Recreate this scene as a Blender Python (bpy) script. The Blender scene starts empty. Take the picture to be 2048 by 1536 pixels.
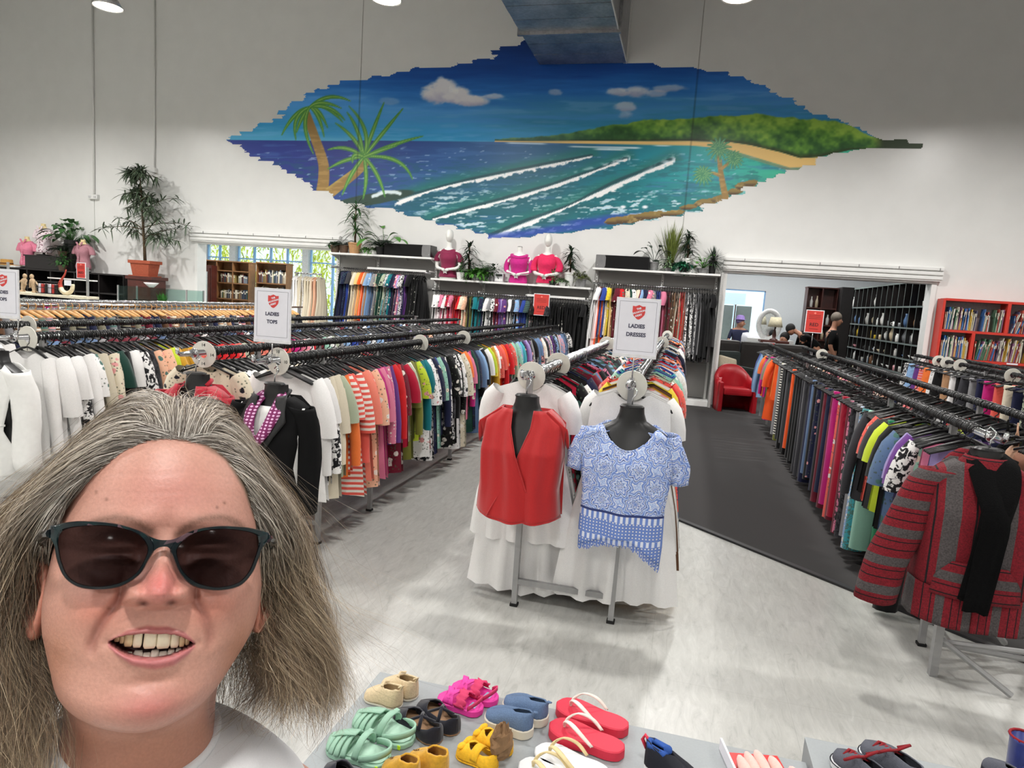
import bpy, bmesh, math, random
import numpy as np
from mathutils import Vector, Matrix

# ------------------------------------------------------------------ camera, world, exposure
scene = bpy.context.scene
COL = scene.collection
H_CAM = 1.70
YAW, PITCH, ROLL, FPX = math.radians(13.84), math.radians(7.17), math.radians(3.847), 1350.0
_cy, _sy = math.cos(YAW), math.sin(YAW)
F_DIR = np.array([-_sy*math.cos(PITCH), _cy*math.cos(PITCH), -math.sin(PITCH)])
_r = np.array([_cy, _sy, 0.0]); _u = np.cross(_r, F_DIR)
R_DIR = math.cos(ROLL)*_r + math.sin(ROLL)*_u
U_DIR = -math.sin(ROLL)*_r + math.cos(ROLL)*_u
C_POS = np.array([0.0, 0.0, H_CAM])
cam_data = bpy.data.cameras.new('camera')
cam = bpy.data.objects.new('camera', cam_data); COL.objects.link(cam)
cam_data.sensor_fit = 'HORIZONTAL'; cam_data.sensor_width = 36.0
cam_data.lens = FPX*36.0/2048.0
cam_data.clip_start = 0.02; cam_data.clip_end = 200
M = Matrix.Identity(4)
for i in range(3):
    M[i][0] = R_DIR[i]; M[i][1] = U_DIR[i]; M[i][2] = -F_DIR[i]; M[i][3] = C_POS[i]
cam.matrix_world = M
scene.camera = cam
scene.view_settings.view_transform = 'Standard'
scene.view_settings.look = 'None'
scene.view_settings.gamma = 1.0
scene.view_settings.use_curve_mapping = False
scene.view_settings.exposure = 0.0
world = bpy.data.worlds.new('world'); scene.world = world
world.use_nodes = True
_bg = world.node_tree.nodes['Background']
_bg.inputs[0].default_value = (0.78, 0.88, 1.0, 1); _bg.inputs[1].default_value = 2.0
# the sun that lights the garden outside the shop windows
_sd = bpy.data.lights.new('sun', 'SUN'); _sd.energy = 8.0; _sd.angle = 0.01
_so = bpy.data.objects.new('sun', _sd); COL.objects.link(_so)
_so.rotation_euler = (math.radians(-38), math.radians(12), 0)
LAMP_POWER = 112.0      # each of the ceiling lamps (built with their fittings below)

def px_ray(x, y): return F_DIR + R_DIR*(x-1024)/FPX - U_DIR*(y-768)/FPX
def on_z(x, y, z): d = px_ray(x, y); return C_POS + d*((z-H_CAM)/d[2])
def on_y(x, y, Y): d = px_ray(x, y); return C_POS + d*(Y/d[1])
def on_x(x, y, X): d = px_ray(x, y); return C_POS + d*(X/d[0])

# ------------------------------------------------------------------ helpers
rnd = random.Random(7)
def lin(c):
    if isinstance(c, str):
        c = c.lstrip('#'); c = [int(c[i:i+2], 16)/255 for i in (0, 2, 4)]
    return tuple(((v/12.92) if v <= 0.04045 else ((v+0.055)/1.055)**2.4) for v in c[:3])
MATS = {}
def new_mat(name):
    m = bpy.data.materials.new(name); m.use_nodes = True
    nt = m.node_tree; b = nt.nodes['Principled BSDF']
    return m, nt, b
def bsdf_set(b, **k):
    for n, v in k.items():
        b.inputs[n.replace('_', ' ')].default_value = v
def N(nt, t, **k):
    n = nt.nodes.new(t)
    for a, v in k.items(): setattr(n, a, v)
    return n
def ramp(nt, stops, interp='LINEAR'):
    r = nt.nodes.new('ShaderNodeValToRGB'); cr = r.color_ramp; cr.interpolation = interp
    while len(cr.elements) < len(stops): cr.elements.new(0.5)
    for e, (p, c) in zip(cr.elements, stops):
        e.position = p; e.color = (*c, 1) if len(c) == 3 else c
    return r
def mat(name, color, rough=0.5, metal=0.0, var=0.12, scale=30.0, bump=0.0, spec=0.5, trans=0.0, coat=0.0, emit=None, estr=0.0, sheen=0.0, alpha=1.0):
    """plain surface with a little noise in its colour and, when asked, its relief"""
    if name in MATS: return MATS[name]
    m, nt, b = new_mat(name)
    c = lin(color)
    tc = N(nt, 'ShaderNodeTexCoord'); no = N(nt, 'ShaderNodeTexNoise')
    no.inputs['Scale'].default_value = scale; no.inputs['Detail'].default_value = 4
    nt.links.new(tc.outputs['Object'], no.inputs['Vector'])
    r = ramp(nt, [(0.3, tuple(v*(1-var) for v in c)), (0.7, tuple(min(1, v*(1+var)) for v in c))])
    nt.links.new(no.outputs['Fac'], r.inputs[0]); nt.links.new(r.outputs[0], b.inputs['Base Color'])
    bsdf_set(b, Roughness=rough, Metallic=metal, Alpha=alpha)
    b.inputs['Specular IOR Level'].default_value = spec
    b.inputs['Transmission Weight'].default_value = trans
    b.inputs['Coat Weight'].default_value = coat
    b.inputs['Sheen Weight'].default_value = sheen
    if emit: b.inputs['Emission Color'].default_value = (*lin(emit), 1); b.inputs['Emission Strength'].default_value = estr
    if bump:
        bp = N(nt, 'ShaderNodeBump'); bp.inputs['Strength'].default_value = bump; bp.inputs['Distance'].default_value = 0.01
        nt.links.new(no.outputs['Fac'], bp.inputs['Height']); nt.links.new(bp.outputs[0], b.inputs['Normal'])
    MATS[name] = m
    return m
def attr_mat(name, rough=0.5, attr='Col', metal=0.0, spec=0.5, var=0.0, scale=40, sss=0.0, sheen=0.0, bump=0.0):
    m, nt, b = new_mat(name)
    a = N(nt, 'ShaderNodeAttribute', attribute_name=attr)
    src = a.outputs['Color']
    if var or bump:
        tc = N(nt, 'ShaderNodeTexCoord'); no = N(nt, 'ShaderNodeTexNoise'); no.inputs['Scale'].default_value = scale; no.inputs['Detail'].default_value = 5
        nt.links.new(tc.outputs['Object'], no.inputs['Vector'])
        if var:
            r = ramp(nt, [(0.3, (1-var,)*3), (0.7, (1+var,)*3)])
            mx = N(nt, 'ShaderNodeMix', data_type='RGBA', blend_type='MULTIPLY'); mx.inputs[0].default_value = 1
            nt.links.new(no.outputs['Fac'], r.inputs[0]); nt.links.new(src, mx.inputs[6]); nt.links.new(r.outputs[0], mx.inputs[7]); src = mx.outputs[2]
        if bump:
            bp = N(nt, 'ShaderNodeBump'); bp.inputs['Strength'].default_value = bump; bp.inputs['Distance'].default_value = 0.002
            nt.links.new(no.outputs['Fac'], bp.inputs['Height']); nt.links.new(bp.outputs[0], b.inputs['Normal'])
    nt.links.new(src, b.inputs['Base Color'])
    bsdf_set(b, Roughness=rough, Metallic=metal)
    b.inputs['Specular IOR Level'].default_value = spec
    b.inputs['Subsurface Weight'].default_value = sss
    b.inputs['Sheen Weight'].default_value = sheen
    MATS[name] = m
    return m

def tag(o, label=None, cat=None, group=None, kind=None):
    if label: o['label'] = label
    if cat: o['category'] = cat
    if group: o['group'] = group
    if kind: o['kind'] = kind
    return o
def empty(name, loc=(0, 0, 0), rz=0.0, label=None, cat=None, group=None, rot=None):
    o = bpy.data.objects.new(name, None); COL.objects.link(o)
    o.location = loc; o.rotation_euler = rot if rot else (0, 0, rz); o.empty_display_size = 0.1
    return tag(o, label, cat, group)
def link_mesh(name, me, m=None, parent=None, smooth=False, auto=None):
    if m is not None:
        for mm in (m if isinstance(m, (list, tuple)) else [m]): me.materials.append(mm)
    if smooth: me.polygons.foreach_set('use_smooth', [True]*len(me.polygons))
    o = bpy.data.objects.new(name, me); COL.objects.link(o)
    if parent is not None: o.parent = parent
    return o
class MB:
    """collects shapes into one mesh"""
    def __init__(s): s.v = []; s.f = []; s.mi = []; s.cur = 0
    def add(s, vs, fs):
        b = len(s.v); s.v.extend([tuple(map(float, p)) for p in vs]); s.f.extend([[b+i for i in f] for f in fs]); s.mi.extend([s.cur]*len(fs)); return s
    def box(s, x0, x1, y0, y1, z0, z1, bev=0.0, rot=None, piv=None):
        if bev > 0:
            bev = min(bev, (x1-x0)/2.01, (y1-y0)/2.01, (z1-z0)/2.01)
            bm = bmesh.new(); bmesh.ops.create_cube(bm, size=1)
            for v in bm.verts: v.co = Vector(((x0+x1)/2+v.co.x*(x1-x0), (y0+y1)/2+v.co.y*(y1-y0), (z0+z1)/2+v.co.z*(z1-z0)))
            bmesh.ops.bevel(bm, geom=list(bm.edges), offset=bev, segments=2, affect='EDGES', profile=0.7)
            vs = [tuple(v.co) for v in bm.verts]; bm.verts.index_update(); fs = [[v.index for v in f.verts] for f in bm.faces]; bm.free()
        else:
            vs = [(x0, y0, z0), (x1, y0, z0), (x1, y1, z0), (x0, y1, z0), (x0, y0, z1), (x1, y0, z1), (x1, y1, z1), (x0, y1, z1)]
            fs = [[0, 3, 2, 1], [4, 5, 6, 7], [0, 1, 5, 4], [1, 2, 6, 5], [2, 3, 7, 6], [3, 0, 4, 7]]
        if rot is not None:
            p = Vector(piv if piv else ((x0+x1)/2, (y0+y1)/2, (z0+z1)/2)); vs = [tuple(rot @ (Vector(v)-p)+p) for v in vs]
        return s.add(vs, fs)
    def tube(s, pts, r, n=8, cap=True, closed=False):
        pts = [Vector(p) for p in pts]; m = len(pts)
        rs = r if hasattr(r, '__len__') else [r]*m
        t0 = (pts[1]-pts[0]).normalized(); up = Vector((0, 0, 1)) if abs(t0.z) < 0.9 else Vector((1, 0, 0))
        nrm = t0.cross(up).normalized(); vs = []
        for i in range(m):
            if closed: t = (pts[(i+1) % m]-pts[i-1]).normalized()
            else: t = (pts[min(i+1, m-1)]-pts[max(i-1, 0)]).normalized()
            nrm = (nrm-t*nrm.dot(t)).normalized(); bn = t.cross(nrm)
            for k in range(n):
                a = 2*math.pi*k/n; vs.append(pts[i]+(nrm*math.cos(a)+bn*math.sin(a))*rs[i])
        fs = []
        for i in range(m if closed else m-1):
            j = (i+1) % m
            for k in range(n):
                l = (k+1) % n; fs.append([i*n+k, i*n+l, j*n+l, j*n+k])
        if cap and not closed: fs.append(list(range(n))[::-1]); fs.append([(m-1)*n+k for k in range(n)])
        return s.add(vs, fs)
    def lathe(s, prof, n=20, c=(0, 0, 0), sx=1.0, sy=1.0):
        vs = []; fs = []; m = len(prof)
        for (r, z) in prof:
            for k in range(n):
                a = 2*math.pi*k/n; vs.append((c[0]+r*sx*math.cos(a), c[1]+r*sy*math.sin(a), c[2]+z))
        for i in range(m-1):
            for k in range(n):
                l = (k+1) % n; fs.append([i*n+k, i*n+l, (i+1)*n+l, (i+1)*n+k])
        fs.append(list(range(n))[::-1]); fs.append([(m-1)*n+k for k in range(n)])
        return s.add(vs, fs)
    def prism(s, poly, z0, z1, ax='z'):
        n = len(poly)
        f = {'z': lambda p, z: (p[0], p[1], z), 'y': lambda p, z: (p[0], z, p[1]), 'x': lambda p, z: (z, p[0], p[1])}[ax]
        vs = [f(p, z0) for p in poly]+[f(p, z1) for p in poly]
        fs = [list(range(n))[::-1], list(range(n, 2*n))]+[[i, (i+1) % n, n+(i+1) % n, n+i] for i in range(n)]
        return s.add(vs, fs)
    def grid(s, P, close_u=False):
        """P: rows x cols x 3 array"""
        P = np.asarray(P); a, b = P.shape[:2]
        fs = []
        for i in range(a-1):
            for j in range(b if close_u else b-1):
                k = (j+1) % b; fs.append([i*b+j, i*b+k, (i+1)*b+k, (i+1)*b+j])
        return s.add(P.reshape(-1, 3), fs)
    def sphere(s, c, r, n=12, m=8, sz=None):
        rx, ry, rz = r if hasattr(r, '__len__') else (r, r, r)
        P = [[(c[0]+rx*math.sin(math.pi*i/m)*math.cos(2*math.pi*j/n), c[1]+ry*math.sin(math.pi*i/m)*math.sin(2*math.pi*j/n), c[2]-rz*math.cos(math.pi*i/m)) for j in range(n)] for i in range(m+1)]
        return s.grid(P, True)
    def mesh(s, name='m', xf=None):
        me = bpy.data.meshes.new(name)
        vs = s.v if xf is None else [tuple(xf @ Vector(v)) for v in s.v]
        me.from_pydata(vs, [], s.f); me.update()
        if any(s.mi): me.polygons.foreach_set('material_index', s.mi)
        return me
    def build(s, name, m=None, parent=None, smooth=False, loc=None, rot=None, flip=True):
        me = s.mesh(name)
        if flip:
            bm = bmesh.new(); bm.from_mesh(me); bmesh.ops.recalc_face_normals(bm, faces=bm.faces); bm.to_mesh(me); bm.free()
        o = link_mesh(name, me, m, parent, smooth)
        if loc is not None: o.location = loc
        if rot is not None: o.rotation_euler = rot
        return o
def shade_auto(o, ang=35):
    """smooth shading that keeps the hard edges"""
    me = o.data; me.polygons.foreach_set('use_smooth', [True]*len(me.polygons))
    me.set_sharp_from_angle(angle=math.radians(ang)); return o
def sm(a, b, x): t = np.clip((x-a)/(b-a), 0, 1); return t*t*(3-2*t)
def catmull(pts, n):
    P = np.asarray(pts, float); m = len(P); out = []
    Q = np.vstack([2*P[0]-P[1], P, 2*P[-1]-P[-2]])
    for t in np.linspace(0, m-1-1e-9, n):
        i = int(t); f = t-i; a, b, c, d = Q[i], Q[i+1], Q[i+2], Q[i+3]
        out.append(0.5*((2*b)+(c-a)*f+(2*a-5*b+4*c-d)*f*f+(-a+3*b-3*c+d)*f**3))
    return np.array(out)
def closed_catmull(pts, n):
    P = np.asarray(pts, float); m = len(P); out = []
    for t in np.linspace(0, m, n, endpoint=False):
        i = int(t); f = t-i; a, b, c, d = P[(i-1) % m], P[i % m], P[(i+1) % m], P[(i+2) % m]
        out.append(0.5*((2*b)+(c-a)*f+(2*a-5*b+4*c-d)*f*f+(-a+3*b-3*c+d)*f**3))
    return np.array(out)
def set_colors(me, cols, name='Col'):
    a = me.color_attributes.new(name, 'FLOAT_COLOR', 'POINT')
    c = np.ones((len(me.vertices), 4), np.float32); c[:, :3] = cols
    a.data.foreach_set('color', c.ravel())
def copy_tree(o, loc=None, rz=None, label=None, group=None, parent=None):
    c = o.copy(); COL.objects.link(c)
    if parent is not None: c.parent = parent
    if loc is not None: c.location = loc
    if rz is not None: c.rotation_euler = (c.rotation_euler[0], c.rotation_euler[1], rz)
    if label: c['label'] = label
    if group: c['group'] = group
    for ch in list(o.children): copy_tree(ch, parent=c)
    return c
# ------------------------------------------------------------------ shell of the shop
WY = 12.9
m_wall = mat('cream wall paint', (0.885, 0.885, 0.875), rough=0.30, var=0.02, scale=3, bump=0.0)
m_wall_in = mat('white back room paint', (0.86, 0.87, 0.88), rough=0.6, var=0.02, scale=3)
m_trim = mat('white gloss enamel', (0.90, 0.90, 0.89), rough=0.3, var=0.02, scale=8)
m_ceil = mat('grey roof sheeting', (0.66, 0.66, 0.65), rough=0.7, var=0.05, scale=2)
# vinyl floor: marbled tiles with long drifting streaks
m_vinyl, nt, b_ = new_mat('marbled vinyl')
tc = N(nt, 'ShaderNodeTexCoord'); mp = N(nt, 'ShaderNodeMapping'); mp.inputs['Rotation'].default_value = (0, 0, 0.42); mp.inputs['Scale'].default_value = (9.0, 2.2, 1)
nt.links.new(tc.outputs['Object'], mp.inputs[0])
n1 = N(nt, 'ShaderNodeTexNoise'); n1.inputs['Scale'].default_value = 2.6; n1.inputs['Detail'].default_value = 8; n1.inputs['Roughness'].default_value = 0.72; n1.inputs['Distortion'].default_value = 0.8
nt.links.new(mp.outputs[0], n1.inputs['Vector'])
r1 = ramp(nt, [(0.28, lin((0.63, 0.63, 0.615))), (0.42, lin((0.715, 0.715, 0.70))), (0.58, lin((0.755, 0.755, 0.74))), (0.75, lin((0.81, 0.81, 0.795)))])
nt.links.new(n1.outputs['Fac'], r1.inputs[0])
n2 = N(nt, 'ShaderNodeTexNoise'); n2.inputs['Scale'].default_value = 0.7; n2.inputs['Detail'].default_value = 3; nt.links.new(tc.outputs['Object'], n2.inputs['Vector'])
r2 = ramp(nt, [(0.3, (0.90, 0.90, 0.89)), (0.7, (1.0, 1.0, 1.0))]); nt.links.new(n2.outputs['Fac'], r2.inputs[0])
bk = N(nt, 'ShaderNodeTexBrick'); bk.offset = 0.0; bk.inputs['Scale'].default_value = 1.0; bk.inputs['Brick Width'].default_value = 0.61; bk.inputs['Row Height'].default_value = 0.61
bk.inputs['Mortar Size'].default_value = 0.0012; bk.inputs['Mortar Smooth'].default_value = 0.0
bk.inputs['Color1'].default_value = (1, 1, 1, 1); bk.inputs['Color2'].default_value = (0.965, 0.965, 0.96, 1); bk.inputs['Mortar'].default_value = (0.82, 0.82, 0.81, 1)
nt.links.new(tc.outputs['Object'], bk.inputs['Vector'])
mA = N(nt, 'ShaderNodeMix', data_type='RGBA', blend_type='MULTIPLY'); mA.inputs[0].default_value = 1; mB = N(nt, 'ShaderNodeMix', data_type='RGBA', blend_type='MULTIPLY'); mB.inputs[0].default_value = 1
nt.links.new(r1.outputs[0], mA.inputs[6]); nt.links.new(r2.outputs[0], mA.inputs[7]); nt.links.new(mA.outputs[2], mB.inputs[6]); nt.links.new(bk.outputs['Color'], mB.inputs[7]); nt.links.new(mB.outputs[2], b_.inputs['Base Color'])
r3 = ramp(nt, [(0.3, (0.42,)*3), (0.7, (0.30,)*3)]); nt.links.new(n1.outputs['Fac'], r3.inputs[0]); nt.links.new(r3.outputs[0], b_.inputs['Roughness'])
m_carpet = mat('charcoal loop carpet', (0.27, 0.265, 0.265), rough=0.97, var=0.22, scale=420, bump=0.35, spec=0.1)

def struct(o): o['kind'] = 'structure'; return o
X0, X1, Y0, Y1 = -17.5, 9.0, -8.0, 21.0
struct(MB().box(X0, X1, Y0, Y1, -0.12, 0.0).build('floor', m_vinyl))
CARPET = [(0.02, 5.66), (0.10, 5.58), (1.9, 3.94), (8.9, -2.4), (8.9, 20.2), (0.02, 20.2)]
struct(MB().prism(CARPET, 0.0, 0.012).build('floor_carpet', m_carpet))
ed = MB(); a = Vector((0.06, 5.60, 0)); b = Vector((8.9, -2.42, 0)); dv = (b-a).normalized(); nv2 = Vector((-dv.y, dv.x, 0))
ed.prism([tuple((a-nv2*0.035)[:2]), tuple((b-nv2*0.035)[:2]), tuple((b+nv2*0.01)[:2]), tuple((a+nv2*0.01)[:2])], 0.0, 0.016)
struct(ed.build('trim_1', mat('dark carpet edging', (0.16, 0.16, 0.17), rough=0.5)))
struct(MB().box(X0, X1, Y0, WY+.3, 8.2, 8.4).build('ceiling', m_ceil))

# the mural wall: tilt-up concrete panels with open joints, two wide openings
SEAMS = [X0, -13.24, -6.71, -0.18, 6.35, X1]
OPEN = [(-10.54, -7.03, 2.50), (0.61, 4.05, 2.47)]
wall = struct(empty('wall_back'))
def wall_piece(xa, xb):
    """one tilt-up panel between two joints, cut round the openings"""
    mb = MB(); cuts = [(max(xa, o[0]), min(xb, o[1]), o[2]) for o in OPEN if o[0] < xb and o[1] > xa]
    x = xa
    for (ca, cb, cz) in cuts:
        if ca > x: mb.box(x, ca, WY, WY+0.24, 0, 8.2)
        mb.box(ca, cb, WY, WY+0.24, cz, 8.2); x = cb
    if x < xb: mb.box(x, xb, WY, WY+0.24, 0, 8.2)
    return mb.build('wall_panel', m_wall, wall)
for xa, xb in zip(SEAMS[:-1], SEAMS[1:]): wall_piece(xa+(0.008 if xa > X0 else 0), xb-(0.008 if xb < X1 else 0))
sl = MB()
for xs in SEAMS[1:-1]:
    if not any(o[0] < xs < o[1] for o in OPEN): sl.box(xs-0.008, xs+0.008, WY+0.015, WY+0.2, 0, 8.2)
sl.build('joint_sealant', mat('grey joint sealant', (0.74, 0.735, 0.72), rough=0.8), wall)
struct(MB().box(X0-.2, X0, Y0, Y1, 0, 8.2).build('wall_left', m_wall))
struct(MB().box(X1, X1+.2, Y0, Y1, 0, 8.2).build('wall_right', m_wall))
struct(MB().box(X0, X1, Y0-.2, Y0, 0, 8.2).build('wall_front', m_wall))
# white linings of the two openings
for k, (xa, xb, z) in enumerate(OPEN):
    mb = MB(); w = 0.07
    mb.box(xa-0.01, xa+w, WY-0.02, WY+0.27, 0, z, .006).box(xb-w, xb+0.01, WY-0.02, WY+0.27, 0, z, .006).box(xa+w, xb-w, WY-0.02, WY+0.27, z-0.05, z+.01, .006)
    struct(mb.build('trim_%d' % (k+2), m_trim))
# roller shutters rolled up above each opening: ribbed white housings
def shutter(xa, xb, z0, label):
    t = empty('roller_shutter', ((xa+xb)/2, WY-0.075, z0), 0, label, 'shutter')
    h = (xb-xa)/2
    for k in range(3): MB().box(-h, h, -0.012*k-0.03, 0.070, 0.075*k+0.012, 0.075*k+0.068, .010).build('slat', m_trim, t)
    MB().box(-h+.01, h-.01, -0.01, 0.070, -0.012, 0.24).build('housing', m_trim, t)
    x = -h+0.35
    while x < h: MB().box(x, x+.012, -0.062, -0.03, 0.16, 0.205).build('clip', mat('zinc clip', (0.62, 0.62, 0.62), rough=.4, metal=.7), t); x += 0.62
shutter(-10.6, -7.0, 2.505, 'white ribbed roller shutter housing above the opening to the window room')
shutter(0.585, 4.11, 2.475, 'white ribbed roller shutter housing above the opening beside the red bookcase')

# ------------------------------------------------------------------ mural, painted straight on the wall
def paint_mural():
    st = 0.0165; xs = np.arange(-10.12, 3.56, st); zs = np.arange(2.76, 6.56, st)
    GX, GZ = np.meshgrid(xs, zs)
    q = np.stack([GX, np.full_like(GX, WY), GZ-H_CAM], -1)
    zc = q @ F_DIR; px = 1024+FPX*(q @ R_DIR)/zc; py = 768-FPX*(q @ U_DIR)/zc
    r = np.random.RandomState(5)
    def vnoise(x, y, sx, sy, seed, oct=4):
        out = np.zeros_like(x); amp = 1; tot = 0
        for o in range(oct):
            rs = np.random.RandomState(seed+o); T = rs.rand(64, 64)
            u = x/sx*2**o; v = y/sy*2**o; i = np.floor(u).astype(int); j = np.floor(v).astype(int); fu = u-i; fv = v-j
            fu = fu*fu*(3-2*fu); fv = fv*fv*(3-2*fv)
            g = lambda a, b: T[a % 64, b % 64]
            out += amp*((g(i, j)*(1-fu)+g(i+1, j)*fu)*(1-fv)+(g(i, j+1)*(1-fu)+g(i+1, j+1)*fu)*fv); tot += amp; amp *= .5
        return out/tot
    C = np.zeros(px.shape+(3,))
    def put(mask, col):
        nonlocal C
        k = np.clip(mask, 0, 1)[..., None]; col = np.asarray(col, float)
        C = C*(1-k)+(col/255.0)*k
    def grad(v, stops):
        return np.stack([np.interp(v, [s_[0] for s_ in stops], [s_[1][c_] for s_ in stops]) for c_ in range(3)], -1)
    streak = vnoise(px, py, 90, 9, 1); fine = vnoise(px, py, 26, 4, 20)
    hz = 280+(px-440)*0.0055
    yy = (py-hz)+ (streak-.5)*34 + 14*np.sin(px/210.0)
    sky = grad(yy, [(-210, (10, 42, 104)), (-150, (16, 66, 142)), (-110, (36, 104, 180)), (-70, (74, 146, 212)), (-40, (60, 146, 202)), (-18, (46, 136, 188)), (0, (72, 152, 190))])
    put(np.ones_like(px), sky)
    put(sm(900, 1100, px)*sm(60, 20, np.abs(py-235))*0.5*streak, (30, 105, 110))
    put(sm(1350, 1450, px)*(0.45)*fine, (64, 118, 196))
    put(sm(0.60, 0.75, streak)*sm(170, 200, py)*0.35, (110, 165, 215))
    # clouds
    cn = vnoise(px, py, 22, 14, 40)
    def cloud(x, y, rx, ry, k=1.0, dark=0.5):
        d = ((px-x)/rx)**2+((py-y)/ry)**2; m = sm(1.25, 0.35, d+(cn-.5)*1.6)*k
        put(m, (206, 206, 212)); put(m*sm(-0.1, 0.9, (py-y)/ry+(cn-.5))*dark, (128, 126, 168)); put(m*sm(.55, .75, cn)*sm(.3, -.8, (py-y)/ry), (232, 232, 232))
    for a in ((868, 190, 30, 18), (893, 180, 30, 24), (915, 190, 30, 20), (945, 201, 36, 12), (986, 193, 22, 6, .7), (1110, 184, 16, 7, .5), (1240, 184, 26, 10, .8), (1272, 183, 30, 12, .8), (1310, 188, 26, 8, .6),
              (1340, 177, 34, 8, .6), (1250, 214, 26, 11, .7), (1252, 230, 16, 9, .4), (780, 202, 22, 8, .25)): cloud(*a)
    # sea
    sea = py > hz+ (fine-.5)*1.5
    base = grad(px+(py-300)*1.2, [(430, (44, 58, 128)), (700, (40, 52, 120)), (900, (46, 82, 134)), (1150, (40, 92, 122)), (1330, (26, 128, 142)), (1480, (36, 150, 150)), (1640, (70, 178, 140))])
    put(sea*1.0, base)
    put(sea*sm(330, 420, py+(streak-.5)*50)*sm(760, 860, px)*.75, (36, 92, 98))
    put(sea*sm(0.52, 0.62, fine)*sm(300, 340, py)*.45, (30, 84, 96)); put(sea*sm(0.60, 0.70, streak)*.35, (70, 110, 170))
    put(sea*sm(1330, 1470, px)*sm(330, 300, py-(px-1450)*.12)*.5, (52, 176, 150))
    wc = vnoise(px+py*1.3, py, 17, 4.2, 77, 3)
    put(sea*sm(.60, .68, wc)*sm(360, 400, py+(px-900)*-.02)*sm(800, 880, px)*.85, (196, 214, 220)); put(sea*sm(.72, .78, wc)*sm(290, 300, py)*.5, (170, 196, 220))
    def pl_dist(pts, n=160):
        P = catmull(pts, n); m = (px > P[:, 0].min()-60) & (px < P[:, 0].max()+60) & (py > P[:, 1].min()-60) & (py < P[:, 1].max()+60)
        d = np.full(px.shape, 1e9); tt_ = np.zeros(px.shape); sg = np.zeros(px.shape); x = px[m]; y = py[m]; best = np.full(x.shape, 1e9); bt = np.zeros(x.shape); bs = np.zeros(x.shape)
        for i, p in enumerate(P):
            q_ = (x-p[0])**2+(y-p[1])**2; w_ = q_ < best; best = np.where(w_, q_, best); bt = np.where(w_, i/(n-1), bt); bs = np.where(w_, y-p[1], bs)
        d[m] = np.sqrt(best); tt_[m] = bt; sg[m] = bs; return d, tt_, sg
    fo = vnoise(px, py, 10, 6, 90)
    for pts, wa, wb in (([(800, 402), (850, 385), (905, 370), (1000, 350), (1100, 330), (1182, 313)], 9, 3), ([(868, 438), (940, 418), (1030, 395), (1120, 367), (1200, 338), (1252, 318)], 6, 4.5), ([(980, 476), (1050, 448), (1130, 416), (1210, 380), (1290, 345), (1345, 322)], 6.5, 6)):
        d, t, s2 = pl_dist(pts); w = (wa+(wb-wa)*t)*(.45+1.1*vnoise(px, py*0, 95, 10, int(wa*40)+7, 2))
        put(sm(30, 8, d)*(s2 < 0)*.8*sea, (36, 104, 98)); put(sm(30, 6, d)*(s2 > 0)*.35*sea, (32, 78, 84))
        put(sm(w+3, w, d)*(s2 < 0)*.6*sea, (34, 50, 62)); put(sm(w, w*.55, d+(fo-.5)*w*1.9)*sm(-w*.5, 0, s2)*sea, (226, 230, 230))
    for (x0, y0, x1, y1, hh) in ((1256, 319, 1120, 352, 16), (1346, 324, 1235, 376, 26)):      # foam trailing behind the breaking crests
        u_ = np.clip((x0-px)/(x0-x1), 0, 1); yl = y0+(y1-y0)*u_; put((px < x0+4)*(px > x1)*sm(-hh*(.25+.75*(1-u_)), -hh*.1, py-yl-2)*sm(4, -1, py-yl)*sm(.42, .62, fo*.6+fine*.4)*(1-u_*.7)*.85, (212, 224, 232))
    for y, xa, xb in ((286, 1005, 1100), (293, 1130, 1290), (291, 1300, 1350), (298, 1180, 1260)): put(sm(2.2, .8, np.abs(py-y-(px-xa)*.02))*sm(xa, xa+20, px)*sm(xb, xb-20, px)*.8, (210, 225, 230))
    d = ((px-745)/85)**2+((py-398+(px-745)*.17)/12)**2; put(sm(1.1, .8, d), (46, 66, 58)); d, t, s2 = pl_dist([(745, 393), (775, 384), (800, 386)]); put(sm(5, 2, d+(fo-.5)*5), (200, 214, 216))
    put(sea*sm(16, 2, np.abs(py-(478-np.abs(px-985)*.16))+(streak-.5)*18)*sm(700, 800, px)*sm(1330, 1200, px)*.85, (44, 66, 150))
    # beach and headland
    top = np.interp(px, [990, 1060, 1150, 1220, 1300, 1400, 1480, 1510, 1560, 1620, 1660, 1700, 1760, 1840], [281, 276, 265, 251, 241, 236, 231, 228, 236, 238, 241, 250, 280, 292])+(cn-.5)*9
    bot = np.interp(px, [990, 1380, 1460, 1500, 1560, 1600, 1640, 1700, 1840], [281.5, 282, 284, 290, 304, 316, 314, 300, 294])
    sb = np.interp(px, [990, 1200, 1380, 1450, 1520, 1580, 1630], [283.5, 288, 291, 297, 318, 336, 333])
    put((px > 990)*(px < 1640)*sm(-1, 1, py-bot)*sm(1, -1, py-sb), (212, 178, 112)); put((px > 1440)*(px < 1610)*sm(-2, 2, py-sb)*sm(8, 4, py-sb)*.6, (140, 120, 84))
    land = (px > 990)*sm(-1.2, 1.2, py-top)*sm(1.2, -1.2, py-bot); bl = .62*vnoise(px, py, 34, 22, 130, 3)+.38*vnoise(px, py, 9, 8, 140, 2)
    hgt = np.clip((py-top)/np.maximum(bot-top, 2), 0, 1)
    put(land, grad(bl-hgt*.42+.1+(px-1300)/2600, [(-.1, (22, 52, 30)), (.3, (48, 88, 44)), (.5, (84, 130, 52)), (.75, (140, 178, 70))]))
    put(land*sm(1250, 1100, px)*.5, (60, 96, 92)); put(land*sm(.86, 1, hgt)*.8, (44, 46, 28))
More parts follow.
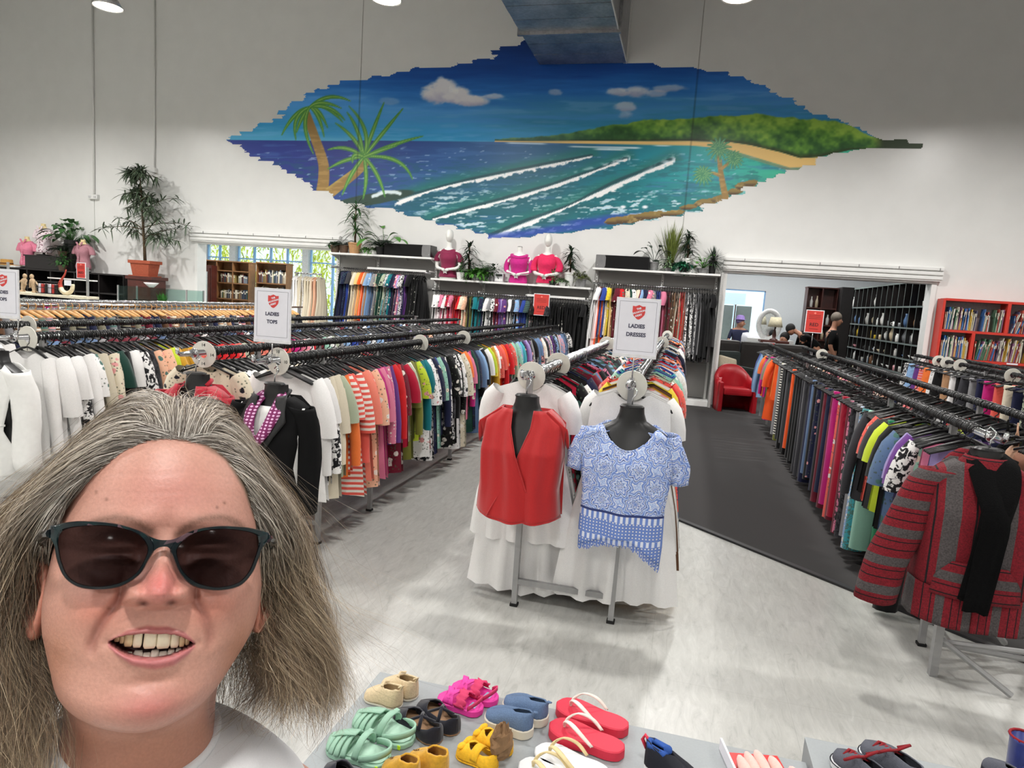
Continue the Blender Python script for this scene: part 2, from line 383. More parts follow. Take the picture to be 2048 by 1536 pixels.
    # rocks along the right-hand shore
    for x, y, rx, ry in ((1232, 441, 26, 7), (1262, 438, 30, 9), (1300, 431, 34, 8), (1345, 426, 24, 6), (1378, 414, 18, 5), (1410, 405, 24, 7), (1437, 398, 16, 7), (1470, 383, 16, 7), (1490, 371, 22, 8), (1502, 366, 14, 6)):
        d = ((px-x)/rx)**2+((py-y+(px-x)*.12)/ry)**2+(fo-.5)*.9; m = sm(1.05, .85, d); put(m, (124, 104, 60)); put(m*sm(-.2, .9, (py-y)/ry), (74, 58, 44)); put(m*sm(.55, .7, fo)*.6, (168, 146, 96))
    # palms
    def frond(p0, p1, p2, w, a=(70, 128, 56), b=(176, 206, 104)):
        T = np.linspace(0, 1, 40)[:, None]; P = (1-T)**2*np.array(p0, float)+2*T*(1-T)*np.array(p1, float)+T*T*np.array(p2, float)
        d, t, s2 = pl_dist(P[::4], 60); ww = w*np.sin(np.pi*np.clip(t*.92+.06, 0, 1))**.7*(1-.35*t)+.6
        m = sm(ww+1.0, ww-.6, d); put(m, a); put(m*sm(ww*.55, 0, d+s2*.15)*.75*(1-.4*t), b)
    def trunk(pts, w0, w1):
        d, t, s2 = pl_dist(pts); w = w0+(w1-w0)*t; m = sm(w+1, w-1, d); put(m, (136, 108, 62)); put(m*sm(.5, .65, fine)*.5, (172, 140, 84)); put(m*sm(-w*.2, -w, s2)*.5, (196, 186, 90))
    trunk([(613, 228), (628, 270), (645, 320), (648, 350), (644, 388)], 8, 12)
    for p1, p2 in (((660, 178), (708, 206)), ((650, 200), (692, 252)), ((640, 215), (658, 262)), ((640, 225), (650, 282)), ((600, 235), (592, 270)), ((585, 222), (560, 278)), ((578, 230), (594, 288)), ((596, 250), (632, 318)), ((664, 205), (694, 246)), ((640, 195), (690, 220))): frond((620, 214), p1, p2, 3.9)
    trunk([(660, 385), (690, 362), (715, 342), (732, 324)], 11, 8)
    for p1, p2 in (((745, 260), (772, 196)), ((770, 260), (812, 210)), ((790, 285), (856, 270)), ((812, 305), (828, 368)), ((760, 345), (772, 402)), ((738, 360), (724, 405)), ((700, 345), (682, 398)), ((690, 315), (650, 342)), ((690, 285), (650, 302)), ((712, 270), (664, 242)), ((718, 250), (690, 220)), ((748, 255), (690, 205)), ((700, 300), (706, 330)), ((760, 300), (800, 290))): frond((728, 314), p1, p2, 3.9)
    trunk([(1452, 398), (1446, 370), (1441, 340), (1438, 310)], 7, 4); trunk([(1441, 352), (1425, 346), (1408, 347)], 3.2, 2.2); trunk([(1443, 338), (1455, 328), (1466, 320)], 3.2, 2.2)
    for (x, y, rr) in ((1438, 298, 27), (1406, 350, 22), (1468, 318, 20)):
        for k in range(15):
            a = 2*math.pi*k/15+.2; frond((x, y), (x+rr*.6*math.cos(a), y+rr*.6*math.sin(a)-4), (x+rr*math.cos(a), y+rr*math.sin(a)+3), 2.1, (60, 124, 90), (150, 190, 120))
    for x, y in ((1246, 414), (1290, 414)): put(sm(4.5, 1.5, np.hypot((px-x)/1.8, py-y)), (214, 218, 226))
    # outline: horizontal brush strokes with ragged ends
    topo = [(428, 281), (470, 277), (500, 263), (540, 246), (575, 221), (620, 190), (660, 170), (720, 160), (770, 152), (810, 146), (850, 136), (900, 134), (950, 124), (985, 112), (1010, 99), (1045, 80), (1150, 84), (1253, 126), (1290, 128), (1345, 136), (1440, 142), (1490, 158), (1540, 181), (1600, 206), (1650, 236), (1700, 246), (1760, 276), (1842, 292)]
    boto = [(428, 282), (450, 285), (500, 302), (530, 322), (570, 342), (600, 358), (640, 382), (690, 404), (740, 412), (800, 426), (860, 441), (900, 456), (960, 471), (985, 480), (1040, 474), (1100, 467), (1180, 460), (1240, 451), (1300, 441), (1370, 430), (1400, 416), (1450, 402), (1480, 386), (1512, 368), (1580, 341), (1622, 330), (1640, 317), (1690, 305), (1740, 297), (1842, 294)]
    k = np.floor(py/8.5).astype(int); hs = np.random.RandomState(9).uniform(-1, 1, 200)[np.clip(k, 0, 199)]
    xq = px+hs*15+(vnoise(px, py, 30, 3, 150)-.5)*16; yq = (k+.5)*8.5*.75+py*.25
    tq = np.interp(xq, *zip(*topo)); bq = np.interp(xq, *zip(*boto)); inside = (yq > tq) & (yq < bq)
    inside |= (px > 1690) & (px < 1842) & (py > np.interp(px, [1690, 1760, 1842], [248, 280, 292])) & (py < np.interp(px, [1690, 1740, 1842], [304, 297, 294.5]))
    put((px > 1745)*sm(1740, 1770, px), (44, 58, 36))
    lp = np.clip(C*1.13+.025, 0, 1)
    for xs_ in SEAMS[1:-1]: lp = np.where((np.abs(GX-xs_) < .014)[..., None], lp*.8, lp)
    ny, nx = px.shape; idx = -np.ones(px.shape, int)
    fq = inside[:-1, :-1]; used = np.zeros(px.shape, bool)
    for dy in (0, 1):
        for dx in (0, 1): used[dy:ny-1+dy, dx:nx-1+dx] |= fq
    idx[used] = np.arange(used.sum())
    V_ = np.stack([GX[used], np.full(used.sum(), -0.0), GZ[used]], -1); i, j = np.nonzero(fq)
    F_ = np.stack([idx[i, j], idx[i, j+1], idx[i+1, j+1], idx[i+1, j]], -1)
    me = bpy.data.meshes.new('mural'); me.vertices.add(len(V_)); me.vertices.foreach_set('co', V_.astype(np.float32).ravel())
    me.loops.add(F_.size); me.loops.foreach_set('vertex_index', F_.astype(np.int32).ravel()); me.polygons.add(len(F_)); me.polygons.foreach_set('loop_start', np.arange(0, F_.size, 4, dtype=np.int32))
    me.update(calc_edges=True)
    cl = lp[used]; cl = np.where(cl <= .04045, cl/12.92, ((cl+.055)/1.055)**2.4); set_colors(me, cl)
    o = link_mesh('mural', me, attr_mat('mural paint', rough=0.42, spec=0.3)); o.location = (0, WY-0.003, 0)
    tag(o, 'large ragged-edged beach mural with waves, palms and a green headland on the back wall', 'mural')
paint_mural()

# ------------------------------------------------------------------ air duct, conduits, lamps
m_galv, nt, b_ = new_mat('galvanised sheet')
tc = N(nt, 'ShaderNodeTexCoord'); vo = N(nt, 'ShaderNodeTexVoronoi'); vo.inputs['Scale'].default_value = 26; nt.links.new(tc.outputs['Object'], vo.inputs['Vector'])
no = N(nt, 'ShaderNodeTexNoise'); no.inputs['Scale'].default_value = 2.2; no.inputs['Detail'].default_value = 6; nt.links.new(tc.outputs['Object'], no.inputs['Vector'])
mxx = N(nt, 'ShaderNodeMath', operation='MULTIPLY_ADD'); mxx.inputs[1].default_value = .25; nt.links.new(vo.outputs['Color'], mxx.inputs[0]); nt.links.new(no.outputs['Fac'], mxx.inputs[2])
r1 = ramp(nt, [(0.35, lin((0.52, 0.52, 0.53))), (0.85, lin((0.74, 0.74, 0.75)))]); nt.links.new(mxx.outputs[0], r1.inputs[0]); nt.links.new(r1.outputs[0], b_.inputs['Base Color'])
r2 = ramp(nt, [(0.35, (0.34,)*3), (0.85, (0.48,)*3)]); nt.links.new(mxx.outputs[0], r2.inputs[0]); nt.links.new(r2.outputs[0], b_.inputs['Roughness']); bsdf_set(b_, Metallic=0.92)
m_white_metal = mat('white powder coat', (0.88, 0.88, 0.87), rough=0.35, var=.02)
duct = empty('air_duct', (-2.25, WY, 6.05), 0, 'galvanised rectangular air duct running along the ceiling into the mural', 'duct')
y = -0.05; k = 0
while y > -12.0:
    ln = 1.5
    for q in range(6):                                            # each length is folded from narrow strips
        ya = y-ln*q/6.0; yb = y-ln*(q+1)/6.0
        if k < 4: MB().box(-0.80, 0.80, yb+.004, ya-.004, -0.004*(q % 2), 1.25).build('duct_strip', m_galv, duct)
        elif q == 0: MB().box(-0.80, 0.80, y-ln, y, 0, 1.25).build('duct_section', m_galv, duct)
    mb = MB(); fy = y-ln
    mb.box(-0.85, 0.85, fy-.03, fy+.03, -0.05, 0.0).box(-0.85, 0.85, fy-.03, fy+.03, 1.25, 1.3).box(-0.85, -0.8, fy-.03, fy+.03, 0, 1.25).box(0.8, 0.85, fy-.03, fy+.03, 0, 1.25)
    mb.build('flange', m_galv, duct)
    mb = MB()
    for sx in (-0.83, 0.83): MB().tube([(sx, fy, 1.25), (sx, fy, 2.15)], .012, 6).build('hanger_rod', m_galv, duct)
    y -= ln; k += 1
mb = MB()
for za, zb in ((-.01, .035), (1.2, 1.245)): mb.box(0.80, 0.812, -12, -0.05, za, zb)
mb.box(0.80, 0.83, -0.10, -0.05, 0, 1.25); mb.build('edge_bead', m_white_metal, duct)
for xs, zb, zt, lab in ((-13.22, 3.40, 8.2, 'white conduit dropping to a socket box above the tall potted tree, first from the end'), (-11.59, 4.02, 8.2, 'white conduit ending in a small junction box right of the tall potted tree')):
    t = empty('conduit', (xs, WY, 0), 0, lab, 'conduit')
    MB().tube([(0, -0.022, zb), (0, -0.022, zt)], 0.022 if xs < -13 else .016, 10).build('pipe', m_white_metal, t, True)
    w = 0.13 if xs < -13 else .05
    MB().box(-w, w, -0.075, 0.0, zb-0.09, zb+0.01, .01).build('socket_box', m_white_metal, t)
    if xs < -13:
        for sx in (-.07, .07): MB().box(sx-.03, sx+.03, -0.085, -0.07, zb-.07, zb-.02, .006).build('socket', mat('socket face', (.78, .78, .78), rough=.4), t)
m_bowl = mat('spun aluminium', (0.80, 0.80, 0.80), rough=0.35, metal=0.8)
m_lampface = mat('lamp diffuser', (1, 1, 1), emit=(1.0, 0.93, 0.82), estr=22.0)
def lamp(x, y, z, label, group=None):
    t = empty('highbay_lamp', (x, y, z), 0, label, 'lamp', group)
    MB().lathe([(0.02, 0.32), (0.09, 0.31), (0.10, 0.18), (0.13, 0.14), (0.21, 0.0), (0.205, 0.0), (0.12, 0.13), (0.02, 0.15)], 24).build('housing', m_bowl, t, True)
    MB().lathe([(0.001, 0.012), (0.195, 0.012), (0.195, 0.02), (0.001, 0.02)], 24).build('diffuser', m_lampface, t)
    MB().tube([(0, 0, 0.3), (0, 0, 8.2-z)], 0.012, 6).build('suspension_rod', m_galv, t)
    ld = bpy.data.lights.new('lamp', 'AREA'); ld.shape = 'DISK'; ld.size = 0.38; ld.energy = LAMP_POWER*(1.95 if y > 8 else .86); ld.color = (1.0, 0.98, 0.955); ld.spread = math.radians(165)
    lo = bpy.data.objects.new('lamp_light', ld); COL.objects.link(lo); lo.parent = t; lo.location = (0, 0, -0.012)
    return t
lamp(-8.75, 8.8, 5.6, 'glowing round ceiling lamp above the tall potted tree')
lamp(-4.32, 8.95, 5.6, 'glowing round ceiling lamp between the first wall joint and the duct')
lamp(0.27, 9.3, 5.6, 'glowing round ceiling lamp beyond the second wall joint')
for x in (-13.2, 4.8): lamp(x, 8.9, 5.6, 'round ceiling lamp outside the picture, at the %s end of the mural row' % ('left' if x < 0 else 'right'), 'lamps outside the picture')
for x in (-13.2, -8.75, -4.3, .2, 4.8):
    for k, y in enumerate((4.2, -0.6, -5.2)): lamp(x, y, 5.6, 'round ceiling lamp outside the picture, %s in the %s row' % (['first', 'second', 'third', 'fourth', 'fifth'][[-13.2, -8.75, -4.3, .2, 4.8].index(x)], ['nearest', 'middle', 'rear'][k]), 'lamps outside the picture')
# back rooms: left one with tall windows, right one with shelving
struct(MB().box(-6.0, -5.85, WY+.24, 18.2, 0, 3.4).build('wall_divider', m_wall_in))
struct(MB().box(X0, -6.0, WY+.24, 18.4, 3.3, 3.45).build('ceiling_left_room', m_wall_in))
struct(MB().box(-5.85, X1, WY+.24, 20.4, 3.6, 3.75).build('ceiling_right_room', m_wall_in))

m_fill_panel = mat('added fill panel', (1, 1, 1), emit=(1.0, 0.98, 0.95), estr=6.0)
def fill_panel(x, y, z, w, d, e, label):  # unseen light panels added under the ceilings to brighten the back rooms
    t = empty('fill_light', (x, y, z), 0, label, 'lamp'); MB().box(-w/2-.03, w/2+.03, -d/2-.03, d/2+.03, -.02, .05, .004).build('frame', m_white_metal, t); MB().box(-w/2, w/2, -d/2, d/2, -.03, -.02).build('diffuser', m_fill_panel, t)
    ld = bpy.data.lights.new('panel', 'AREA'); ld.shape = 'RECTANGLE'; ld.size = w; ld.size_y = d; ld.energy = e; lo = bpy.data.objects.new('lamp_light', ld); COL.objects.link(lo); lo.parent = t; lo.location = (0, 0, -.04)
for i, (x, y) in enumerate(((0.2, 15.0), (2.9, 14.6), (1.2, 18.0), (3.2, 17.8))): fill_panel(x, y, 3.55, 1.2, .6, 46, 'fill light panel added in the room behind the right opening, %s' % ['by the sofa', 'by the pigeonhole shelving', 'by the far window', 'by the dark bookcase'][i])
for i, x in enumerate((-13.5, -10.5, -7.8)): fill_panel(x, 15.2, 3.25, 1.2, .6, 50, 'fill light panel added in the window room, %s' % ['left', 'middle', 'right'][i])
# ------------------------------------------------------------------ cloth materials (colour comes from each garment)
def cloth_mat(kind):
    name = 'cloth_'+kind
    if name in MATS: return MATS[name]
    m, nt, b = new_mat(name); L = nt.links.new
    oi = N(nt, 'ShaderNodeObjectInfo'); tc = N(nt, 'ShaderNodeTexCoord')
    ad = N(nt, 'ShaderNodeVectorMath', operation='ADD'); L(tc.outputs['Object'], ad.inputs[0])
    ml = N(nt, 'ShaderNodeMath', operation='MULTIPLY'); ml.inputs[1].default_value = 37.0; L(oi.outputs['Random'], ml.inputs[0]); L(ml.outputs[0], ad.inputs[1])
    vec = ad.outputs[0]
    def mix(fac, a, c, blend='MIX'):
        x = N(nt, 'ShaderNodeMix', data_type='RGBA', blend_type=blend)
        for s_, v in ((0, fac), (6, a), (7, c)):
            if hasattr(v, 'is_linked') or hasattr(v, 'links'): L(v, x.inputs[s_])
            else: x.inputs[s_].default_value = v
        return x.outputs[2]
    col = oi.outputs['Color']
    pal = ramp(nt, [(0, lin((.92, .90, .86))), (.3, lin((.90, .62, .62))), (.5, lin((.10, .10, .14))), (.66, lin((.30, .45, .42))), (.82, lin((.93, .88, .80))), (1, lin((.62, .20, .30)))], 'CONSTANT')
    L(oi.outputs['Random'], pal.inputs[0])
    if kind == 'floral':
        vo = N(nt, 'ShaderNodeTexVoronoi'); vo.inputs['Scale'].default_value = 17; L(vec, vo.inputs['Vector'])
        no = N(nt, 'ShaderNodeTexNoise'); no.inputs['Scale'].default_value = 38; L(vec, no.inputs['Vector'])
        sb = N(nt, 'ShaderNodeMath', operation='MULTIPLY_ADD'); sb.inputs[1].default_value = .42; L(no.outputs['Fac'], sb.inputs[0]); L(vo.outputs['Distance'], sb.inputs[2])
        r = ramp(nt, [(.50, (1, 1, 1)), (.56, (0, 0, 0))]); L(sb.outputs[0], r.inputs[0])
        sp = N(nt, 'ShaderNodeSeparateColor'); L(vo.outputs['Color'], sp.inputs[0])
        gt = N(nt, 'ShaderNodeMath', operation='GREATER_THAN'); gt.inputs[1].default_value = .45; L(sp.outputs[0], gt.inputs[0])
        mm = N(nt, 'ShaderNodeMath', operation='MULTIPLY'); L(r.outputs[0], mm.inputs[0]); L(gt.outputs[0], mm.inputs[1])
        col = mix(mm.outputs[0], col, pal.outputs[0])
        v2 = N(nt, 'ShaderNodeTexVoronoi'); v2.inputs['Scale'].default_value = 40; L(vec, v2.inputs['Vector'])
        r2 = ramp(nt, [(.22, (.75, .75, .75)), (.27, (0, 0, 0))]); L(v2.outputs['Distance'], r2.inputs[0]); col = mix(r2.outputs[0], col, (*lin((.28, .34, .26)), 1))
    elif kind == 'stripe':
        w = N(nt, 'ShaderNodeTexWave'); w.bands_direction = 'Z'; w.inputs['Scale'].default_value = 9; w.inputs['Distortion'].default_value = .3; L(vec, w.inputs['Vector'])
        r = ramp(nt, [(.5, (0, 0, 0)), (.55, (1, 1, 1))]); L(w.outputs['Fac'], r.inputs[0]); col = mix(r.outputs[0], col, pal.outputs[0])
    elif kind == 'dots':
        vo = N(nt, 'ShaderNodeTexVoronoi'); vo.inputs['Scale'].default_value = 34; vo.inputs['Randomness'].default_value = .35; L(vec, vo.inputs['Vector'])
        r = ramp(nt, [(.26, (1, 1, 1)), (.30, (0, 0, 0))]); L(vo.outputs['Distance'], r.inputs[0]); col = mix(r.outputs[0], col, pal.outputs[0])
    elif kind == 'print':
        no = N(nt, 'ShaderNodeTexNoise'); no.inputs['Scale'].default_value = 21; no.inputs['Detail'].default_value = 2; no.inputs['Distortion'].default_value = 1.6; L(vec, no.inputs['Vector'])
        r = ramp(nt, [(.47, (0, 0, 0)), (.50, (1, 1, 1)), (.60, (1, 1, 1)), (.63, (0, 0, 0))]); L(no.outputs['Fac'], r.inputs[0]); col = mix(r.outputs[0], col, pal.outputs[0])
    elif kind == 'monoprint':                                    # black and white prints
        no = N(nt, 'ShaderNodeTexNoise'); no.inputs['Scale'].default_value = 30; no.inputs['Detail'].default_value = 3; no.inputs['Distortion'].default_value = 1.0; L(vec, no.inputs['Vector'])
        r = ramp(nt, [(.50, (0, 0, 0)), (.54, (1, 1, 1))]); L(no.outputs['Fac'], r.inputs[0]); col = mix(r.outputs[0], col, (*lin((.08, .08, .10)), 1))
    nz = N(nt, 'ShaderNodeTexNoise'); nz.inputs['Scale'].default_value = 300; L(tc.outputs['Object'], nz.inputs['Vector'])
    rr = ramp(nt, [(.3, (.88, .88, .88)), (.7, (1.0, 1.0, 1.0))]); L(nz.outputs['Fac'], rr.inputs[0]); col = mix(1.0, col, rr.outputs[0], 'MULTIPLY')
    L(col, b.inputs['Base Color']); bsdf_set(b, Roughness=.82); b.inputs['Sheen Weight'].default_value = .12; b.inputs['Specular IOR Level'].default_value = .25
    MATS[name] = m; return m

# ------------------------------------------------------------------ garment shapes (hanging from a rail at z = 0, hanger across x)
def garment_mb(kind, seed):
    r = np.random.RandomState(seed); mb = MB()
    def body(hw0, hw1, z0, hem, th, cols=12, rows=8, slope=.05, waist=0.0, neck=.075, flare_fold=1.0, nscoop=.05):
        ph = r.uniform(0, 6.28, 4); xs = np.linspace(-1, 1, cols)
        for sy in (-1, 1):
            P = np.zeros((rows, cols, 3))
            for i, f in enumerate(np.linspace(0, 1, rows)):
                hw = hw0+(hw1-hw0)*f-waist*math.exp(-((f-.4)/.2)**2)
                for j, u in enumerate(xs):
                    x = u*hw; ax = abs(u*hw0)
                    zt = z0 - slope*max(0, (ax-neck)/max(hw0-neck, .01)) - (nscoop*(1 if sy < 0 else .35)*(1-min(1, ax/neck)**2) if ax < neck else 0)
                    z = zt+(hem-zt)*f + (.012*math.sin(3*u+ph[0]) if i == rows-1 else 0)
                    e = math.sqrt(max(0, 1-(u*.98)**2))
                    y = sy*((.012+th*min(1, f*2.2+.15))*e**.8 + .016*flare_fold*f*e*math.sin(u*(9 if flare_fold < 1.2 else 15)+ph[1]+sy)) + .02*f*math.sin(ph[2]+f*2)
                    P[i, j] = (x, y, z)
            mb.grid(P)
    def sleeve(sx, x0, z0, ln, r0, r1, ang):
        pts = []; n = 5
        for i in range(n):
            f = i/(n-1); a = ang*(1-.55*f); pts.append((sx*(x0+ln*f*math.sin(a)), -.01+.02*math.sin(f*3+seed), z0-ln*f*math.cos(a)))
        rings = []
        for i, p in enumerate(pts):
            f = i/(n-1); rr = r0+(r1-r0)*f
            rings.append([(p[0]+rr*math.cos(a)*(.62 if i else .4), p[1]+rr*.62*math.sin(a), p[2]+rr*.35*math.cos(a)*sx*(1-f)) for a in np.linspace(0, 2*math.pi, 9)[:-1]])
        mb.grid(np.array(rings), True)
    L = r.uniform(-.05, .06)
    if kind == 'shortsleeve': body(.205, .235, -.085, -.73+L, .05); [sleeve(s, .185, -.135, .24+.05*r.rand(), .085, .10, .62) for s in (-1, 1)]
    elif kind == 'longsleeve': body(.205, .23, -.085, -.75+L, .055); [sleeve(s, .185, -.135, .56, .075, .05, .36) for s in (-1, 1)]
    elif kind == 'sleeveless': body(.19, .23, -.09, -.66+L, .045, neck=.09, nscoop=.09)
    elif kind == 'tunic': body(.205, .27, -.085, -.95+L, .055); [sleeve(s, .185, -.135, .36, .085, .095, .5) for s in (-1, 1)]
    elif kind == 'cami_dress': body(.165, .30, -.15, -1.05+L, .06, slope=.0, neck=.11, nscoop=.05, waist=.02, flare_fold=1.6, cols=20); [mb.tube([(s*.10, 0, -.085), (s*.105, 0, -.16)], .006, 4) for s in (-1, 1)]
    elif kind == 'dress': body(.205, .31, -.052, -1.02+L, .065, waist=.035, flare_fold=1.6, cols=20); [sleeve(s, .185, -.105, .22, .08, .09, .6) for s in (-1, 1)]
    elif kind == 'maxi': body(.195, .33, -.055, -1.22+L*.4, .07, neck=.085, waist=.03, rows=10, flare_fold=2.0, cols=20)
    elif kind == 'skirt': body(.17, .27, -.12, -.72+L, .06, slope=0, neck=.02, nscoop=0, flare_fold=1.6)
    elif kind == 'trousers':
        for s in (-1, 1):
            rings = []
            for f in np.linspace(0, 1, 7):
                c_ = s*(.075+.035*f); w_ = .10-.025*f; rings.append([(c_+w_*math.cos(a), .034*math.sin(a)*(1+.3*f)+.02*f*math.sin(seed+f*3), -.11-(.98+L)*f) for a in np.linspace(0, 2*math.pi, 9)[:-1]])
            mb.grid(np.array(rings), True)
        mb.box(-.17, .17, -.03, .03, -.15, -.105, .01)
    elif kind == 'shorts':
        for s in (-1, 1):
            rings = []
            for f in np.linspace(0, 1, 5):
                c_ = s*(.085+.04*f); w_ = .105+.01*f; rings.append([(c_+w_*math.cos(a), .04*math.sin(a)*(1+.3*f), -.11-(.42+L)*f) for a in np.linspace(0, 2*math.pi, 9)[:-1]])
            mb.grid(np.array(rings), True)
        mb.box(-.18, .18, -.03, .03, -.15, -.105, .01)
    elif kind == 'kidtop': body(.15, .17, -.075, -.46+L, .05); [sleeve(s, .135, -.115, .17, .065, .07, .6) for s in (-1, 1)]
    return mb
def hanger_mb(kind):
    mb = MB()
    hook = [(.0, .0, -.085), (0, 0, -.05), (.018, 0, -.038)]+[(.024*math.cos(a), 0, -.012+.024*math.sin(a)+.004) for a in np.linspace(-.6, math.pi+.1, 7)]
    mb.tube(hook, .0045, 5)
    if kind == 'clip':
        mb.tube([(-.16, 0, -.09), (.16, 0, -.09)], .007, 6); mb.tube([(0, 0, -.05), (0, 0, -.09)], .006, 5)
        for s in (-.12, .12): mb.box(s-.014, s+.014, -.014, .014, -.135, -.08, .004)
    else:
        w = .15 if kind == 'small' else .20; r_ = .016 if kind == 'wood' else .007
        for s in (-1, 1): mb.tube([(0, 0, -.062), (s*.05, 0, -.072), (s*w*.7, 0, -.105), (s*w, 0, -.135), (s*(w+.008), 0, -.148)], [r_*.9, r_*1.3, r_*1.2, r_, r_*.6], 6)
        if kind == 'plastic': mb.tube([(-w, 0, -.140), (w, 0, -.140)], .0035, 4)
    return mb
GM = {}; HM = {}
m_blackplastic = mat('black hanger plastic', (0.055, 0.055, 0.06), rough=0.35, var=.1)
m_woodhanger = mat('pale beech hanger', (0.80, 0.60, 0.36), rough=0.5, var=.18, scale=25)
m_chrome = mat('chrome', (0.80, 0.80, 0.81), rough=0.16, metal=1.0, var=.02)
m_steel = mat('grey painted steel', (0.62, 0.62, 0.62), rough=0.4, metal=.35, var=.04)
m_whitehanger = mat('white hanger plastic', (0.88, 0.88, 0.88), rough=.4)
def gmesh_get(kind, pat, var):
    k = (kind, pat, var)
    if k not in GM: GM[k] = garment_mb(kind, var*7+3).mesh('garment_'+kind); GM[k].materials.append(cloth_mat(pat)); GM[k].polygons.foreach_set('use_smooth', [True]*len(GM[k].polygons))
    return GM[k]
def hmesh_get(kind, m):
    k = (kind, m.name)
    if k not in HM: HM[k] = hanger_mb(kind).mesh('hanger'); HM[k].materials.append(m); HM[k].polygons.foreach_set('use_smooth', [True]*len(HM[k].polygons))
    return HM[k]
CN = {'white': (.955, .95, .945), 'cream': (.87, .83, .74), 'sage': (.68, .72, .62), 'orange': (.95, .48, .22), 'coral': (.92, .38, .33), 'salmon': (.93, .52, .44), 'red': (.82, .10, .13), 'crimson': (.68, .07, .20),
      'pink': (.88, .50, .62), 'magenta': (.76, .12, .48), 'maroon': (.42, .08, .16), 'purple': (.40, .22, .52), 'lilac': (.66, .60, .82), 'olive': (.47, .48, .20), 'teal': (.06, .48, .52), 'mint': (.60, .80, .72),
      'green': (.10, .45, .30), 'dark-green': (.07, .24, .20), 'navy': (.10, .12, .25), 'blue': (.18, .28, .62), 'sky-blue': (.55, .69, .85), 'denim': (.36, .46, .60), 'black': (.03, .03, .038), 'charcoal': (.22, .22, .24),
      'grey': (.55, .55, .56), 'yellow': (.93, .82, .22), 'mustard': (.80, .60, .16), 'lime': (.78, .86, .22), 'peach': (.93, .72, .60), 'tan': (.70, .54, .40), 'brown': (.38, .26, .18), 'khaki': (.52, .50, .42), 'turquoise': (.25, .65, .70), 'buff': (.90, .78, .50), 'hot-orange': (.97, .36, .12), 'rust': (.62, .26, .18)}
WORDS = {'shortsleeve': 'short-sleeved top', 'longsleeve': 'long-sleeved top', 'sleeveless': 'sleeveless top', 'tunic': 'long tunic', 'cami_dress': 'strappy dress', 'dress': 'dress', 'maxi': 'long dress', 'skirt': 'skirt', 'trousers': 'trousers', 'shorts': 'shorts', 'kidtop': "child's top"}
NAMES = {'shortsleeve': 'short_sleeved_top', 'longsleeve': 'long_sleeved_top', 'sleeveless': 'sleeveless_top', 'tunic': 'tunic', 'cami_dress': 'strappy_dress', 'dress': 'dress', 'maxi': 'long_dress', 'skirt': 'skirt', 'trousers': 'trousers', 'shorts': 'shorts', 'kidtop': 'child_top'}
CATS = {'shortsleeve': 'top', 'longsleeve': 'top', 'sleeveless': 'top', 'tunic': 'top', 'cami_dress': 'dress', 'dress': 'dress', 'maxi': 'dress', 'skirt': 'skirt', 'trousers': 'trousers', 'shorts': 'shorts', 'kidtop': "child's top"}
PW = {'plain': '', 'floral': 'floral ', 'stripe': 'striped ', 'dots': 'dotted ', 'print': 'printed ', 'monoprint': 'speckled '}
def ordn(n): return '%d%s' % (n, 'th' if 10 <= n % 100 <= 20 else {1: 'st', 2: 'nd', 3: 'rd'}.get(n % 10, 'th'))
def jitter(c, a=.06):
    k = rnd.uniform(1-a, 1+a*.6); return tuple(min(1, max(0, v*k)) for v in c)
def hang(seq, pos, dirv, rail, group, end='front', hk='plastic', hm=None, rz0=0.0, scale=1.0):
    """seq: list of (colour, kind, pattern); pos(i): point on the rail"""
    hm = hm or m_blackplastic
    for i, (cn, kind, pat) in enumerate(seq):
        o = bpy.data.objects.new(NAMES[kind], gmesh_get(kind, pat, rnd.randrange(3))); COL.objects.link(o)
        p = pos(i); o.location = p; o.rotation_euler = (0, 0, rz0+rnd.uniform(-.10, .10)); o.scale = (rnd.uniform(.9, 1.06)*scale, 1, rnd.uniform(.92, 1.06))
        o.color = (*lin(jitter(CN[cn])), 1)
        tag(o, '%s %s%s, %s from the %s on %s' % (cn, PW[pat], WORDS[kind], ordn(i+1), end, rail), CATS[kind], group)
        h = bpy.data.objects.new('hanger', hmesh_get('clip' if kind in ('trousers', 'shorts', 'skirt') else hk, hm)); COL.objects.link(h); h.parent = o
def expand(spec):
    """'white:longsleeve*4 coral/floral:tunic ...' """
    out = []
    for w in spec.split():
        n = 1
        if '*' in w: w, n = w.split('*'); n = int(n)
        a, k = w.split(':'); c_, p_ = (a.split('/')+['plain'])[:2]
        k = {'s': 'shortsleeve', 'l': 'longsleeve', 'v': 'sleeveless', 't': 'tunic', 'c': 'cami_dress', 'd': 'dress', 'm': 'maxi', 'k': 'skirt', 'p': 'trousers', 'h': 'shorts', 'b': 'kidtop'}[k]
        p_ = {'f': 'floral', 's': 'stripe', 'd': 'dots', 'p': 'print', 'm': 'monoprint', 'plain': 'plain'}[p_]
        out += [(c_, k, p_)]*n
    return out
def rnd_seq(n, cols, kinds, pats, seed):
    r = random.Random(seed); return [(r.choice(cols), r.choice(kinds), r.choice(pats)) for _ in range(n)]

